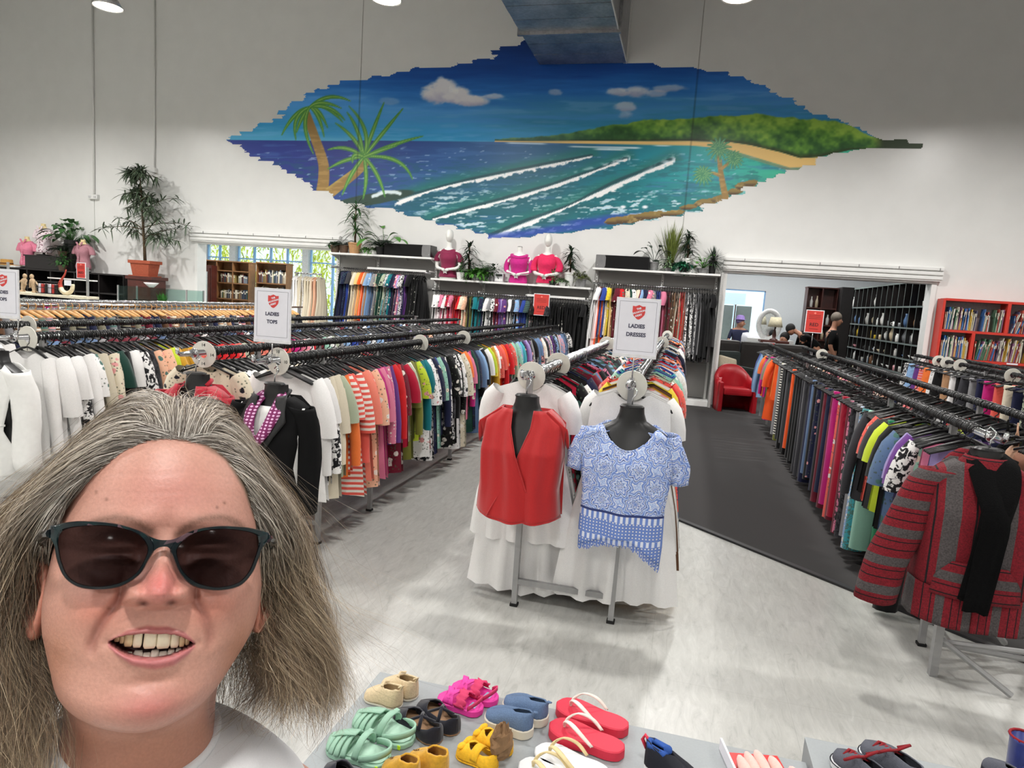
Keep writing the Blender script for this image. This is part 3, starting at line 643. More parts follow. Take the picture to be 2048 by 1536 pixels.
# ------------------------------------------------------------------ racks
def rack(xs, z, ya, yb, label, posts, cross=True, hooked=(), railmat=None, rr=.017, cat='clothes rack'):
    t = empty('clothes_rack', ((xs[0]+xs[-1])/2, ya, 0), 0, label, cat); cx = t.location.x
    for x in xs:
        MB().tube([(x-cx, -.02, z), (x-cx, yb-ya, z)], rr, 10).build('rail', railmat or m_chrome, t, True)
        if x in hooked:
            MB().tube([(x-cx, -.02, z), (x-cx, -.10, z), (x-cx, -.15, z), (x-cx, -.17, z+.012), (x-cx, -.175, z+.04)], [.016, .016, .013, .012, .010], 10).build('end_arm', m_chrome, t, True)
            MB().tube([(x-cx, -.03, z), (x-cx, -.05, z)], .027, 12).build('collar', m_chrome, t, True)
    for py in posts:
        for x in xs:
            MB().box(x-cx-.015, x-cx+.015, py-ya-.015, py-ya+.015, .012, z-.012).build('post', m_steel, t)
            MB().box(x-cx-.022, x-cx+.022, py-ya-.022, py-ya+.022, 0.0, .016, .004).build('foot', mat('black rubber', (.06, .06, .06), rough=.8), t)
        if cross and len(xs) > 1: MB().box(xs[0]-cx, xs[-1]-cx, py-ya-.012, py-ya+.012, .13, .16).build('cross_bar', m_steel, t)
    if len(xs) > 1:
        for a, b in zip(posts[:-1], posts[1:]): MB().tube([(0, a-ya, .145), (0, b-ya, .145)], .012, 6).build('base_bar', m_steel, t)
    return t
def hooks(x, z, ya, yb, label, m, pitch=.017, r=.0058, arms=.55):
    """the tops of the empty hangers pushed together along a rail"""
    mb = MB(); y = ya; rr = random.Random(int(x*100))
    while y < yb:
        R_ = .026+rr.uniform(-.002, .004); tl = rr.uniform(-.006, .006)
        mb.tube([(R_*math.cos(a), tl*math.sin(a), R_*.95*math.sin(a)) for a in np.linspace(-.9, math.pi+.5, 7)], r, 4, cap=False)
        v0 = len(mb.v)
        mb.v[-28:] = [(p[0], p[1]+y, p[2]) for p in mb.v[-28:]]
        if rr.random() < arms:
            for s in (-1, 1): mb.box(s*.02 if s > 0 else -.19, .19 if s > 0 else -.02, y-.004, y+.004, -.0, .012); mb.v[-8:] = [(p[0], p[1], -.07-(abs(p[0])*.36)+p[2]) for p in mb.v[-8:]]
        y += pitch*rr.uniform(.8, 1.25)
    o = mb.build('spare_hangers', m, None, True, flip=False); o.location = (x, 0, z); tag(o, label, 'hangers', None, 'stuff'); return o
m_disc = mat('white divider plastic', (0.86, 0.85, 0.81), rough=.4, var=.03)
m_ink = mat('black print ink', (0.07, 0.07, 0.08), rough=.7)
def text_part(s, size, m, parent, loc, rot=(math.pi/2, 0, 0), align='CENTER', bold=0.0, name='lettering', sx=1.0):
    cu = bpy.data.curves.new('text', 'FONT'); cu.body = s; cu.size = size; cu.align_x = align; cu.align_y = 'CENTER'; cu.extrude = .0004; cu.offset = bold; cu.resolution_u = 3
    cu.materials.append(m); fo = bpy.data.objects.new(name, cu); me_ = bpy.data.meshes.new_from_object(fo); bpy.data.objects.remove(fo); o = bpy.data.objects.new(name, me_); COL.objects.link(o); o.parent = parent; o.location = loc; o.rotation_euler = rot; o.scale = (sx, 1, 1); return o
def divider(x, y, z, num, where, tiltz=0.0):
    t = empty('size_divider', (x, y, z), tiltz, 'round white size disc on the rail '+where, 'size disc', None)
    n = 32; P = []
    for (r_, yy) in ((.022, -.003), (.078, -.003), (.079, 0), (.078, .003), (.022, .003), (.022, -.003)): P.append([(r_*math.cos(a), yy, r_*math.sin(a)-.012) for a in np.linspace(0, 2*math.pi, n+1)[:-1]])
    MB().grid(np.array(P), True).build('disc', m_disc, t)
    if num:
        for k in range(4): a = k*math.pi/2+math.pi/4*.0; text_part(num, .026, m_ink, t, (.055*math.sin(a), -.0045, .055*math.cos(a)-.012), (math.pi/2, -a*0, 0), name='numeral')
    return t
TZ = 1.27
R_D = rack([-0.77, -0.23], 1.305, 3.50, 11.6, 'double-railed steel rack holding the dresses behind the red wrap blouse', [3.52, 5.6, 7.7, 9.8, 11.5], hooked=(-0.77, -0.23), rr=.019)
R_T = rack([-2.70, -2.22], TZ, 3.34, 11.6, 'double-railed steel rack of tops ending at the black blazer', [3.9, 4.67, 6.52, 8.4, 10.3, 11.5], hooked=(-2.70, -2.22))
R_T2 = rack([-4.72, -3.90], TZ, 3.25, 11.6, 'double-railed steel rack of tops ending at the white peplum blouse', [3.4, 5.6, 7.6, 9.6, 11.5], hooked=(-3.90,))
R_W = rack([-7.0, -6.35], 1.32, 4.2, 10.4, 'silver rack hung with wooden coat hangers before the glass cabinet', [4.3, 7.3, 10.3])
R_R = rack([1.40, 1.93], 1.225, 3.50, 11.9, 'double-railed steel rack on the carpet ending at the striped hooded jacket', [3.90, 5.0, 8.2, 11.1], cross=True, hooked=(1.40,))
R_K = rack([3.40, 3.85], 1.26, 6.2, 11.3, "double-railed rack of children's clothes standing before the red bookcase", [6.4, 8.8, 11.2])
# angled end foot of the right-hand rack: a sloping brace that runs down to the floor beyond the jacket
t = empty('rack_stand', (1.35, 3.57, 0), 0, 'slanted steel stand with crossed legs under the striped hooded jacket', 'rack stand')
MB().box(-.018, .018, -.018, .018, 0, .66).build('leg', m_steel, t)
MB().tube([(.0, .02, .16), (.55, .30, .03)], .014, 6).build('cross_bar', m_steel, t)
MB().tube([(.06, .05, .50), (.42, .30, .10)], .016, 6).build('brace', m_steel, t)
MB().tube([(.02, -.0, .19), (.30, -.10, .016)], .015, 6).build('brace', m_steel, t)
MB().tube([(.0, .0, .18), (.62, .06, .18)], .013, 6).build('cross_bar', m_steel, t)

# tops: the front rail, colour by colour from the sign backwards
T1 = expand('white:t white:l white:s white/m:l cream:l cream:t sage:s orange:l coral/s:s coral:s coral/s:t coral:l salmon:t coral/f:s peach/f:t magenta/d:t magenta:s pink:t magenta/f:t pink/d:l purple:l red:s red:l maroon/f:t crimson:s sage:s white/f:s olive:t olive:l lime/f:s teal:l teal:s white/f:t white/m:t navy/f:t blue:t mint/f:t navy:s navy:l white/m:l black/f:t charcoal/m:l black:l white/m:t black/f:t white/f:t black/f:l cream/f:t orange:s pink:s magenta/f:l dark-green:t navy/f:t denim:t sky-blue:s black/f:l black/m:t white:l white:s lime:s yellow:s mustard:l peach/f:t white/f:s coral/f:t coral:s salmon:s hot-orange:s red:l red/f:t crimson:t maroon/f:l coral/f:s cream/f:s mint:s sage:l mint/f:t sky-blue:s turquoise:s denim:l navy/f:s purple:s purple:l lilac:s black/f:s')
T1 += rnd_seq(34, ['navy', 'black', 'charcoal', 'purple', 'denim', 'white', 'grey', 'maroon', 'sky-blue'], ['shortsleeve', 'longsleeve', 'tunic'], ['plain', 'floral', 'print', 'monoprint'], 4)
pitch1 = lambda i: 3.52+.046*i+.00022*i*i
hang(T1, lambda i: (-2.22, pitch1(i), TZ), None, 'the rail under the ladies tops sign', 'tops on the front ladies tops rail')
T2 = expand('cream/f:s white/m:s white:s*2 cream:l white:t white:l*2 white/f:s cream:s white:s white:v white/m:l white:s cream/f:l white:l')+rnd_seq(52, ['white', 'pink', 'coral', 'navy', 'black', 'charcoal', 'mint', 'purple', 'sky-blue', 'red'], ['shortsleeve', 'longsleeve', 'sleeveless'], ['plain', 'floral', 'print', 'stripe'], 8)
hang(T2, lambda i: (-2.70, 3.46+.062*i+.0007*i*i, TZ), None, 'the rail ending at the crimson blazer', 'tops on the second ladies tops rail')
T3 = expand('white:l white:t white:l white:s white/m:l white:l white/f:s cream:l cream/f:l dark-green:s black:l white:s white/m:t charcoal/m:t peach/f:t peach/f:t lime:s mustard:s mustard:l mustard/f:s coral/f:t coral:s maroon/f:l red:s red:l red:t coral/d:s sage/f:s brown/f:t salmon:l salmon:s peach:s pink:s pink:l coral:l magenta:s magenta:l pink/s:s white:s red:s maroon:l mint:s white/f:s sage/f:s grey:s')
T3 += expand('sky-blue:s blue:l blue:s navy:l navy/f:s sky-blue/f:s white/f:s sky-blue:l sky-blue/f:s charcoal:s navy:s navy/f:l charcoal:l navy/d:s black:s charcoal/f:s lilac/f:s black/f:s white/f:s pink/f:s charcoal/m:s peach/f:s black/f:s grey:l grey/f:s charcoal:s white/m:s grey:s black:l charcoal:l')
hang(T3, lambda i: (-3.90, 3.30+.052*i+.00065*i*i, TZ), None, 'the rail behind the white blouse', 'tops on the third ladies tops rail')
WJ = rnd_seq(68, ['brown', 'black', 'charcoal', 'maroon', 'navy', 'grey', 'khaki', 'tan'], ['longsleeve'], ['plain', 'plain', 'stripe'], 12)
WORDS['longsleeve'] = 'long-sleeved shirt'; CATS['longsleeve'] = 'shirt'; NAMES['longsleeve'] = 'shirt'
hang(WJ, lambda i: (-6.35, 4.35+.085*i, 1.32), None, 'the silver rail of wooden hangers', 'shirts on wooden hangers', hk='wood', hm=m_woodhanger)
WORDS['longsleeve'] = 'long-sleeved top'; CATS['longsleeve'] = 'top'; NAMES['longsleeve'] = 'long_sleeved_top'
# what is packed out of sight behind them
def packed(name, x, z, ya, yb, pitch, cols, kinds, label, seed, cat):
    """the garments of a rail that show only as a mass of shoulders"""
    r = random.Random(seed); mb = MB(); cs_ = []; y = ya
    while y < yb:
        k = r.choice(kinds); g_ = garment_mb(k, r.randrange(3)*7+3); b = len(mb.v); mb.add([(p[0], p[1]+y, p[2]) for p in g_.v], g_.f); c_ = lin(jitter(CN[r.choice(cols)])); cs_ += [c_]*len(g_.v); y += pitch
    o = mb.build(name, attr_mat('packed_'+name, rough=.85), None, True, flip=False); set_colors(o.data, np.array(cs_)); o.location = (x, 0, z); tag(o, label, cat, None, 'stuff'); return o
packed('shirts', -4.72, TZ, 3.5, 11.4, .11, ['navy', 'black', 'charcoal', 'grey', 'white', 'denim', 'maroon'], ['shortsleeve', 'longsleeve'], 'dark shirts packed along the rail between the white blouse and the wooden hangers', 3, 'shirts')
hooks(-2.22, TZ, 3.45, 11.4, 'black hanger hooks packed along the rail under the ladies tops sign', m_blackplastic)
hooks(-2.70, TZ, 3.42, 11.4, 'black hanger hooks packed along the rail ending at the crimson blazer', m_blackplastic)
hooks(-3.90, TZ, 3.36, 11.4, 'black hanger hooks packed along the rail ending at the white peplum blouse', m_blackplastic)
hooks(-4.72, TZ, 3.5, 11.4, 'black hanger hooks packed along the rail before the wooden hangers', m_blackplastic)
hooks(-7.0, 1.32, 4.3, 10.3, 'silver hanger hooks along the rear rail before the glass cabinet', m_chrome, .03, .004)
hooks(1.40, 1.225, 3.62, 11.8, 'black hanger hooks packed along the rail above the striped hooded jacket', m_blackplastic)
hooks(1.93, 1.225, 3.55, 11.8, 'black hanger hooks packed along the rail behind the striped hooded jacket', m_blackplastic)
hooks(3.85, 1.26, 6.3, 11.2, 'black hanger hooks packed along the rear rail before the red bookcase', m_blackplastic)
hooks(3.40, 1.26, 6.3, 11.2, "black hanger hooks packed along the children's clothes rail", m_blackplastic, .03)
hooks(-0.77, 1.305, 3.62, 11.5, 'silver wire hooks packed along the rail above the red wrap blouse', m_chrome, .02, .0042, 0)
hooks(-0.23, 1.305, 3.62, 11.5, 'silver wire hooks packed along the rail under the ladies dresses sign', m_chrome, .02, .0042, 0)
# dresses
D1 = expand('white:d white:m white:c white/f:c black/f:m crimson/f:m black/f:d crimson:m white/f:s black/m:m navy/f:d charcoal/f:m maroon/f:d')+rnd_seq(48, ['white', 'black', 'navy', 'crimson', 'sky-blue', 'charcoal', 'maroon', 'pink', 'dark-green', 'cream', 'black', 'denim'], ['dress', 'maxi', 'dress'], ['floral', 'plain', 'monoprint', 'print', 'stripe'], 15)
hang(D1, lambda i: (-0.77, 3.60+.072*i+.0009*i*i, 1.305), None, 'the rail behind the red blouse', 'dresses on the left dress rail')
D2 = expand('white:m white:m white:d white:c white/s:m mustard:m brown:m black:m yellow:d white:m')+expand('red/f:d coral/f:d white/f:d red/s:d sage/f:d navy/f:m mint/f:d blue:d denim/f:m turquoise/f:d')+rnd_seq(46, ['navy', 'black', 'charcoal', 'sky-blue', 'blue', 'crimson', 'mint', 'white', 'maroon', 'black', 'orange'], ['dress', 'maxi', 'dress'], ['floral', 'plain', 'monoprint', 'print', 'stripe'], 16)
hang(D2, lambda i: (-0.23, 3.60+.070*i+.0008*i*i, 1.305), None, 'the rail under the ladies dresses sign', 'dresses on the right dress rail')
# sports clothes, trousers and leggings on the right
R1 = expand('lilac:v pink:v mint/f:v white/m:s purple:s lilac:s denim/f:s black:p black:s lime:s green:p charcoal:s coral/f:s black:v charcoal:l mint:p turquoise/p:p sky-blue/p:p grey:p charcoal/m:p pink/m:p maroon:p crimson:p maroon:p coral/f:p magenta:p maroon:p navy:p maroon:p black:p navy:p navy/f:p black:p denim:p navy:p black:p charcoal:p grey:p charcoal:p black:p black:p black:p hot-orange:p black:p black:p charcoal:p black:p black:p black/s:p olive:p grey:p hot-orange:v orange:v hot-orange:t khaki:s khaki:s magenta:p magenta:l orange:s grey:p sky-blue:l denim:l blue:l')
hang(R1, lambda i: (1.40, 3.68+.070*i+.00085*i*i, 1.225), None, 'the rail ending at the striped jacket', 'sports clothes on the carpet rack', scale=.9)
R2s = rnd_seq(36, ['black', 'charcoal', 'pink', 'white', 'navy', 'red', 'black', 'peach'], ['shortsleeve', 'sleeveless'], ['plain', 'print', 'floral', 'monoprint'], 23)
hang(R2s, lambda i: (1.93, 4.6+.17*i, 1.225), None, 'the rail behind the striped jacket', 'tops on the rear carpet rail', scale=.9)
KD = expand('black:p tan:p grey:p white:p rust:p sage/p:p navy:p cream:p coral:p magenta:p navy:p grey:p charcoal:h black:p white:p tan:p black:h white/f:h orange:h coral/s:h purple:h sky-blue:h white/p:h')
hang(KD, lambda i: (3.40, 6.45+.21*i, 1.26), None, 'the rail before the red bookcase', "children's clothes before the red bookcase", scale=.95)
# size discs
for x, y, z, n, w in ((-0.77, 3.55, 1.305, '', 'above the red wrap blouse'), (-0.77, 4.35, 1.305, '', 'second behind the red wrap blouse'), (-0.77, 7.2, 1.305, '', 'third behind the red wrap blouse'),
                      (-0.23, 3.55, 1.305, '', 'under the ladies dresses sign'), (-0.23, 8.4, 1.305, '', 'second behind the ladies dresses sign'), (-0.23, 10.9, 1.305, '', 'last behind the ladies dresses sign'),
                      (-2.22, 3.40, TZ, '10', 'beside the ladies tops sign'), (-2.22, 5.55, TZ, '', 'second behind the ladies tops sign'), (-2.22, 6.75, TZ, '', 'third behind the ladies tops sign'),
                      (-2.70, 3.38, TZ, '14', 'above the crimson blazer'), (-3.90, 3.30, TZ, '', 'above the white peplum blouse'), (-4.72, 4.0, TZ, '', 'behind the white peplum blouse'),
                      (1.93, 10.3, 1.225, '', 'below the red sign on the carpet rack'), (3.40, 8.15, 1.26, '', 'first of four before the red bookcase'), (3.40, 9.55, 1.26, '', 'second of four before the red bookcase'), (3.40, 10.0, 1.26, '', 'third of four before the red bookcase'), (3.40, 10.3, 1.26, '', 'farthest of four before the red bookcase')):
    divider(x, y, z, n, w, rnd.uniform(-.12, .12))
# ------------------------------------------------------------------ black half-torso forms and the clothes they show off
m_form = mat('black torso plastic', (0.07, 0.07, 0.075), rough=0.38, var=.05)
TZV = np.array([0, -.03, -.07, -.10, -.13, -.20, -.28, -.36, -.44, -.50, -.56])

THW = np.array([.058, .060, .075, .13, .185, .178, .182, .165, .145, .16, .185]); TDP = np.array([.055, .058, .06, .065, .075, .105, .135, .115, .085, .095, .11])
def t_hw(z): return np.interp(-z, -TZV, THW)
def t_dp(z): return np.interp(-z, -TZV, TDP)
def torso(x, y, z, label, hook=.10):
    t = empty('torso_form', (x, y, z), 0, label, 'display form')
    P = []
    for zz in np.linspace(0, -.56, 34):
        hw, dp = t_hw(zz), t_dp(zz); ring = [(hw*math.cos(a), -dp*abs(math.sin(a))**.8 if math.sin(a) > 0 else .02, zz) for a in np.linspace(0, 2*math.pi, 29)[:-1]]; P.append(ring)
    mb = MB(); mb.grid(np.array(P), True); mb.f.append(list(range(28))); mb.mi.append(0); mb.build('bust', m_form, t, True).data.set_sharp_from_angle(angle=.9)
    MB().lathe([(.058, -.004), (.060, .004), (.05, .012), (.001, .013)], 24, (0, -.018, 0), 1, .66).build('neck_cap', m_form, t)
    MB().tube([(0, -.02, .0), (0, -.02, hook*.45), (.014, -.02, hook*.62), (.018, -.015, hook*.8), (.0, 0.0, hook), (-.016, .0, hook*.82)], .0035, 6).build('hook', m_chrome, t, True)
    return t
def front(x, z, off=.012, wide=1.0, hw=None, dp=None):
    h = (t_hw(z) if hw is None else hw)*wide+.01; d = (t_dp(z) if dp is None else dp)+off
    return -d*max(0.0, 1-min(1, abs(x)/(h+.03))**2.4)**.55
def panel(zs, xo, xi, nx, fold, off=.014, sx=1, wide=1.1, ext=True):
    """cloth between an outer and an inner edge, lying over the bust"""
    P = np.zeros((len(zs), nx, 3))
    for i, z in enumerate(zs):
        zt = z[1] if isinstance(z, tuple) else z; a, b = xo(zt), xi(zt); i_ = i/(len(zs)-1)
        for j, u in enumerate(np.linspace(0, 1, nx)):
            x = a+(b-a)*u; zz = zt+fold(u, i_)[1]; zc = max(zt, -.30) if ext else zt
            P[i, j] = (x*sx, front(x, zc, off, wide)+fold(u, i_)[0], zz)
    return P
def two_sided(o, th=.004):
    m = o.modifiers.new('thickness', 'SOLIDIFY'); m.thickness = th; m.offset = 0; return o
def sleeve_mb(pts, r0, r1, flat=.75, seed=0, n=16, seg=14, wr=.006):
    C = catmull(pts, seg); P = []
    for i, c_ in enumerate(C):
        f = i/(seg-1); r_ = r0+(r1-r0)*f; P.append([(c_[0]+r_*math.cos(a)*(1+wr/r_*math.sin(5*a+seed+f*9)), c_[1]+r_*flat*math.sin(a)*(1+wr/r_*math.sin(4*a+f*13)), c_[2]+wr*math.sin(f*20+a*2)) for a in np.linspace(0, 2*math.pi, n+1)[:-1]])
    mb = MB(); mb.grid(np.array(P), True); return mb
def lerp(z, *pts): return float(np.interp(-z, [-p[0] for p in pts], [p[1] for p in pts]))
ZS = lambda a, b, n: list(np.linspace(a, b, n))
FX = 3.33
# red wrap blouse
m_red = mat('red crepe', (0.70, 0.035, 0.055), rough=.7, var=.05, scale=160, sheen=.3)
torso(-0.735, FX, 1.215, 'black torso form hooked at the front of the left dress rail')
t = empty('blouse', (-0.735, FX, 1.215), 0, 'sleeveless red wrap blouse with a deep V neck on a black torso form', 'blouse')
drape = lambda s: (lambda u, v: (-.016*math.sin(u*8+v*4.5+s)*v**.7 - .010*math.sin(u*17+v*6+s*2)*v**.5 - .02*v*v, -.02*v*v*math.sin(u*3.0)))
for s, nm in ((1, 0), (-1, 1)):
    xo = lambda z: lerp(z, (-.06, .12), (-.12, .205), (-.30, .215), (-.45, .205), (-.62, .225))
    xi = (lambda z: lerp(z, (-.06, .055), (-.15, .050), (-.30, .0), (-.45, -.06), (-.55, -.11), (-.62, -.14)))
    zs = ZS(-.062, -.60, 26)
    P = panel(zs, xo, xi, 18, drape(s*1.3), off=.014+.010*nm, sx=s, wide=1.18)
    for j in range(18): P[0, j, 2] -= .0; 
    P[:, 0, 1] += .055; P[:, 1, 1] += .022
    two_sided(MB().grid(P).build('wrap_panel', m_red, t, True))
    Q = np.array([[(s*(.12+.105*f+.012*math.sin(a)), -.035*math.cos(a)-.01-.02*f, -.062-.075*f-.055*f*(1-math.cos(a))/2+ -.05*(1-f)*(1-math.cos(a))*.0) for a in np.linspace(-1.9, 1.9, 12)] for f in np.linspace(0, 1, 7)])
    Q[:, :, 2] -= np.abs(np.linspace(-1.9, 1.9, 12))[None, :]**1.6*.030*np.linspace(.4, 1, 7)[:, None]
    two_sided(MB().grid(Q).build('cap_sleeve', m_red, t, True))
    mb = MB(); mb.tube([tuple(P[i, -1]+np.array([0, -.002, 0])) for i in range(0, 26)], .0035, 5); mb.build('neck_binding', m_red, t, True)
    MB().tube([tuple(P[-1, j]+np.array([0, -.001, .004])) for j in range(18)], .004, 5).build('hem', m_red, t, True)
P = np.array([[(x, .035+.01*math.sin(x*20), z) for x in np.linspace(-lerp(z, (-.06, .13), (-.12, .205), (-.62, .22)), lerp(z, (-.06, .13), (-.12, .205), (-.62, .22)), 12)] for z in ZS(-.06, -.60, 10)]); two_sided(MB().grid(P).build('back_panel', m_red, t, True))
# blue and white patterned top
m_blue, nt, b_ = new_mat('blue tile print'); L = nt.links.new
tc = N(nt, 'ShaderNodeTexCoord'); sp = N(nt, 'ShaderNodeSeparateXYZ'); L(tc.outputs['Object'], sp.inputs[0])
cb = N(nt, 'ShaderNodeCombineXYZ'); L(sp.outputs[0], cb.inputs[0]); L(sp.outputs[2], cb.inputs[1])
def rgbmix(fac, a, b):
    x = N(nt, 'ShaderNodeMix', data_type='RGBA')
    for i, v in ((0, fac), (6, a), (7, b)):
        if hasattr(v, 'links'): L(v, x.inputs[i])
        else: x.inputs[i].default_value = v
    return x.outputs[2]
def mth(op, a, b=None, c=None):
    x = N(nt, 'ShaderNodeMath', operation=op)
    for i, v in enumerate((a, b, c)):
        if v is None: continue
        if hasattr(v, 'links'): L(v, x.inputs[i])
        else: x.inputs[i].default_value = v
    return x.outputs[0]
cW = (*lin((.86, .88, .93)), 1); cB = (*lin((.42, .53, .80)), 1); cD = (*lin((.16, .22, .44)), 1); cM = (*lin((.72, .79, .92)), 1)
nz = N(nt, 'ShaderNodeTexNoise'); nz.inputs['Scale'].default_value = 30; nz.inputs['Detail'].default_value = 1; L(cb.outputs[0], nz.inputs['Vector'])
# medallions on a half-drop grid: concentric scalloped rings
def medal(ox, oz, per):
    fx = mth('SUBTRACT', mth('FRACT', mth('ADD', mth('DIVIDE', sp.outputs[0], per), ox)), .5); fz = mth('SUBTRACT', mth('FRACT', mth('ADD', mth('DIVIDE', sp.outputs[2], per), oz)), .5)
    rr_ = mth('SQRT', mth('ADD', mth('MULTIPLY', fx, fx), mth('MULTIPLY', fz, fz))); an = mth('ARCTAN2', fz, fx)
    sc = mth('MULTIPLY_ADD', mth('SINE', mth('MULTIPLY', an, 8.0)), .035, rr_)
    return mth('ADD', sc, mth('MULTIPLY', mth('SUBTRACT', nz.outputs['Fac'], .5), .16))
r1 = medal(.1, .2, .165); r2 = medal(.6, .7, .165)
rm = mth('MINIMUM', r1, r2)
rp = ramp(nt, [(0, cB[:3]), (.05, cW[:3]), (.09, cD[:3]), (.115, cM[:3]), (.17, cW[:3]), (.21, cB[:3]), (.25, cW[:3]), (.28, cD[:3]), (.30, cM[:3]), (.34, cB[:3]), (.38, cW[:3]), (.42, cM[:3])], 'CONSTANT'); L(rm, rp.inputs[0])
v2 = N(nt, 'ShaderNodeTexVoronoi'); v2.inputs['Scale'].default_value = 75; v2.feature = 'DISTANCE_TO_EDGE'; L(cb.outputs[0], v2.inputs['Vector'])
r_ = ramp(nt, [(.05, (1, 1, 1)), (.09, (0, 0, 0))]); L(v2.outputs['Distance'], r_.inputs[0]); fl = mth('MULTIPLY', r_.outputs[0], .6)
main = rgbmix(fl, rp.outputs[0], cB)
# border: waves, dots, ovals, picked by height
zz = sp.outputs[2]
dots = N(nt, 'ShaderNodeTexVoronoi'); dots.inputs['Scale'].default_value = 62; dots.inputs['Randomness'].default_value = 0; L(cb.outputs[0], dots.inputs['Vector'])
rd = ramp(nt, [(.20, cW[:3]), (.24, cD[:3]), (.30, cB[:3]), (.55, cB[:3])], 'CONSTANT'); L(dots.outputs['Distance'], rd.inputs[0])
ov = mth('SINE', mth('MULTIPLY', sp.outputs[0], 240.0)); ro = ramp(nt, [(.35, cB[:3]), (.5, cW[:3])], 'CONSTANT'); L(mth('MULTIPLY_ADD', ov, .5, .5), ro.inputs[0])
bz = ramp(nt, [(0, (0, 0, 0)), (.30, (1, 1, 1)), (.42, (0, 0, 0)), (.80, (1, 1, 1))], 'CONSTANT')
mr = N(nt, 'ShaderNodeMapRange'); mr.inputs[1].default_value = -.72; mr.inputs[2].default_value = -.50; L(zz, mr.inputs[0]); L(mr.outputs[0], bz.inputs[0])
bord = rgbmix(bz.outputs[0], rd.outputs[0], ro.outputs[0])
lt_ = mth('GREATER_THAN', zz, -.505); fin = rgbmix(lt_, bord, main)
ln1 = mth('COMPARE', zz, -.505, .006); fin = rgbmix(ln1, fin, cD); L(fin, b_.inputs['Base Color']); bsdf_set(b_, Roughness=.8)
torso(-0.205, FX, 1.215, 'black torso form hooked under the ladies dresses sign')
t = empty('top', (-0.205, FX, 1.215), 0, 'blue and white tile-print top with fringed hem under the ladies dresses sign', 'top')
def blue_body(sy):
    rows, cols = 26, 30; P = np.zeros((rows, cols, 3))
    for i, f in enumerate(np.linspace(0, 1, rows)):
        for j, u in enumerate(np.linspace(-1, 1, cols)):
            hw = lerp(-f*.66, (0, .205), (-.15, .222), (-.35, .20), (-.55, .205), (-.66, .20)); x = u*hw; ax = abs(u)*.205
            ztop = -.085-.055*max(0, (ax-.125)/.08)-(.115*max(0, 1-(ax/.125)**2)**.8 if ax < .125 and sy < 0 else 0)
            hem = -.66-.045*max(0, u)**2*1.8+.03*math.cos(u*2.2)-.02*max(0, -u)
            z = ztop+(hem-ztop)*f
            y = (front(x, max(z, -.30), .016, 1.22)-.010*math.sin(u*8+f*2)*f-.012*f*math.sin(u*3+1)) if sy < 0 else .04+.008*math.sin(u*7)*f
            P[i, j] = (x, y, z)
    return P
Pf = blue_body(-1); two_sided(MB().grid(Pf).build('front_panel', m_blue, t, True)); two_sided(MB().grid(blue_body(1)).build('back_panel', m_blue, t, True))
for s in (-1, 1): two_sided(sleeve_mb([(s*.155, -.03, -.115), (s*.19, -.03, -.17), (s*.225, -.025, -.25), (s*.238, -.02, -.35 if s > 0 else -.33)], .075, .062, .7, s).build('sleeve', m_blue, t, True))
MB().tube([tuple(p) for p in Pf[0, 9:21]], .004, 6).build('neck_binding', m_blue, t, True)
fr = MB()
for u in np.linspace(0, 29, 88):
    i = int(min(u, 28)); f = u-i; p = Pf[-1, i]*(1-f)+Pf[-1, min(i+1, 29)]*f; l_ = rnd.uniform(.02, .034); fr.tube([tuple(p), (p[0]+rnd.uniform(-.003, .003), p[1]-.002, p[2]-l_)], .0022, 4)
tag(fr.build('fringe', m_blue, t), kind='stuff')

def blazer(x, y, z, label, m, peak=True, col2=None):
    t = empty('blazer', (x, y, z), 0, label, 'blazer')
    m2 = col2 or m
    for s in (-1, 1):
        xo = lambda q: lerp(q, (-.06, .10), (-.11, .19), (-.30, .20), (-.42, .185), (-.60, .215))
        xi = lambda q: lerp(q, (-.06, .055), (-.20, .055), (-.38, .0), (-.46, .0), (-.60, .075))
        P = panel(ZS(-.06, -.60, 22), xo, xi, 14, lambda u, v: (-.006*math.sin(u*6+s)*v, 0.03*v*u*u*-1), off=.020+.004*(s > 0), sx=s, wide=1.16); P[:, 0, 1] += .06; P[:, 1, 1] += .02
        two_sided(MB().grid(P).build('front_panel', m, t, True), .006)
        # lapel, folded outward along the opening
        lap = []
        for i, q in enumerate(ZS(-.055, -.40, 14)):
            wv = lerp(q, (-.055, .045), (-.17, .072), (-.20, .085 if peak else .07), (-.21, .070), (-.30, .045), (-.40, .0)); xi_ = xi(q)
            lap.append([(s*(xi_+wv*u), front(xi_+wv*u, q, .034, 1.16)-.006*math.sin(u*3.1), q+(.012*u if peak else 0)) for u in np.linspace(0, 1, 6)])
        two_sided(MB().grid(np.array(lap)).build('lapel', m2, t, True), .004)
        two_sided(sleeve_mb([(s*.165, -.03, -.105), (s*.20, -.03, -.18), (s*.225, -.035, -.34), (s*.235, -.05, -.50), (s*.235, -.055, -.66)], .072, .052, .85, s, wr=.004).build('sleeve', m, t, True), .006)
        MB().box(s*.12-.05, s*.12+.05, -.128, -.115, -.50, -.475, .004).build('pocket_flap', m, t)
    P = np.array([[(u*lerp(q, (-.055, .12), (-.11, .19), (-.60, .21)), .045, q) for u in np.linspace(-1, 1, 10)] for q in ZS(-.055, -.60, 10)]); two_sided(MB().grid(P).build('back_panel', m, t, True))
    MB().tube([(-.07, -.02, -.06), (-.06, .03, -.035), (0, .045, -.03), (.06, .03, -.035), (.07, -.02, -.06)], .014, 8).build('collar', m2, t, True)
    MB().lathe([(.001, 0), (.009, 0), (.009, .003), (.001, .004)], 12).build('button', m_ink, t, False, (.006, front(0, -.43, .034), -.43), (math.pi/2, 0, 0))
    return t
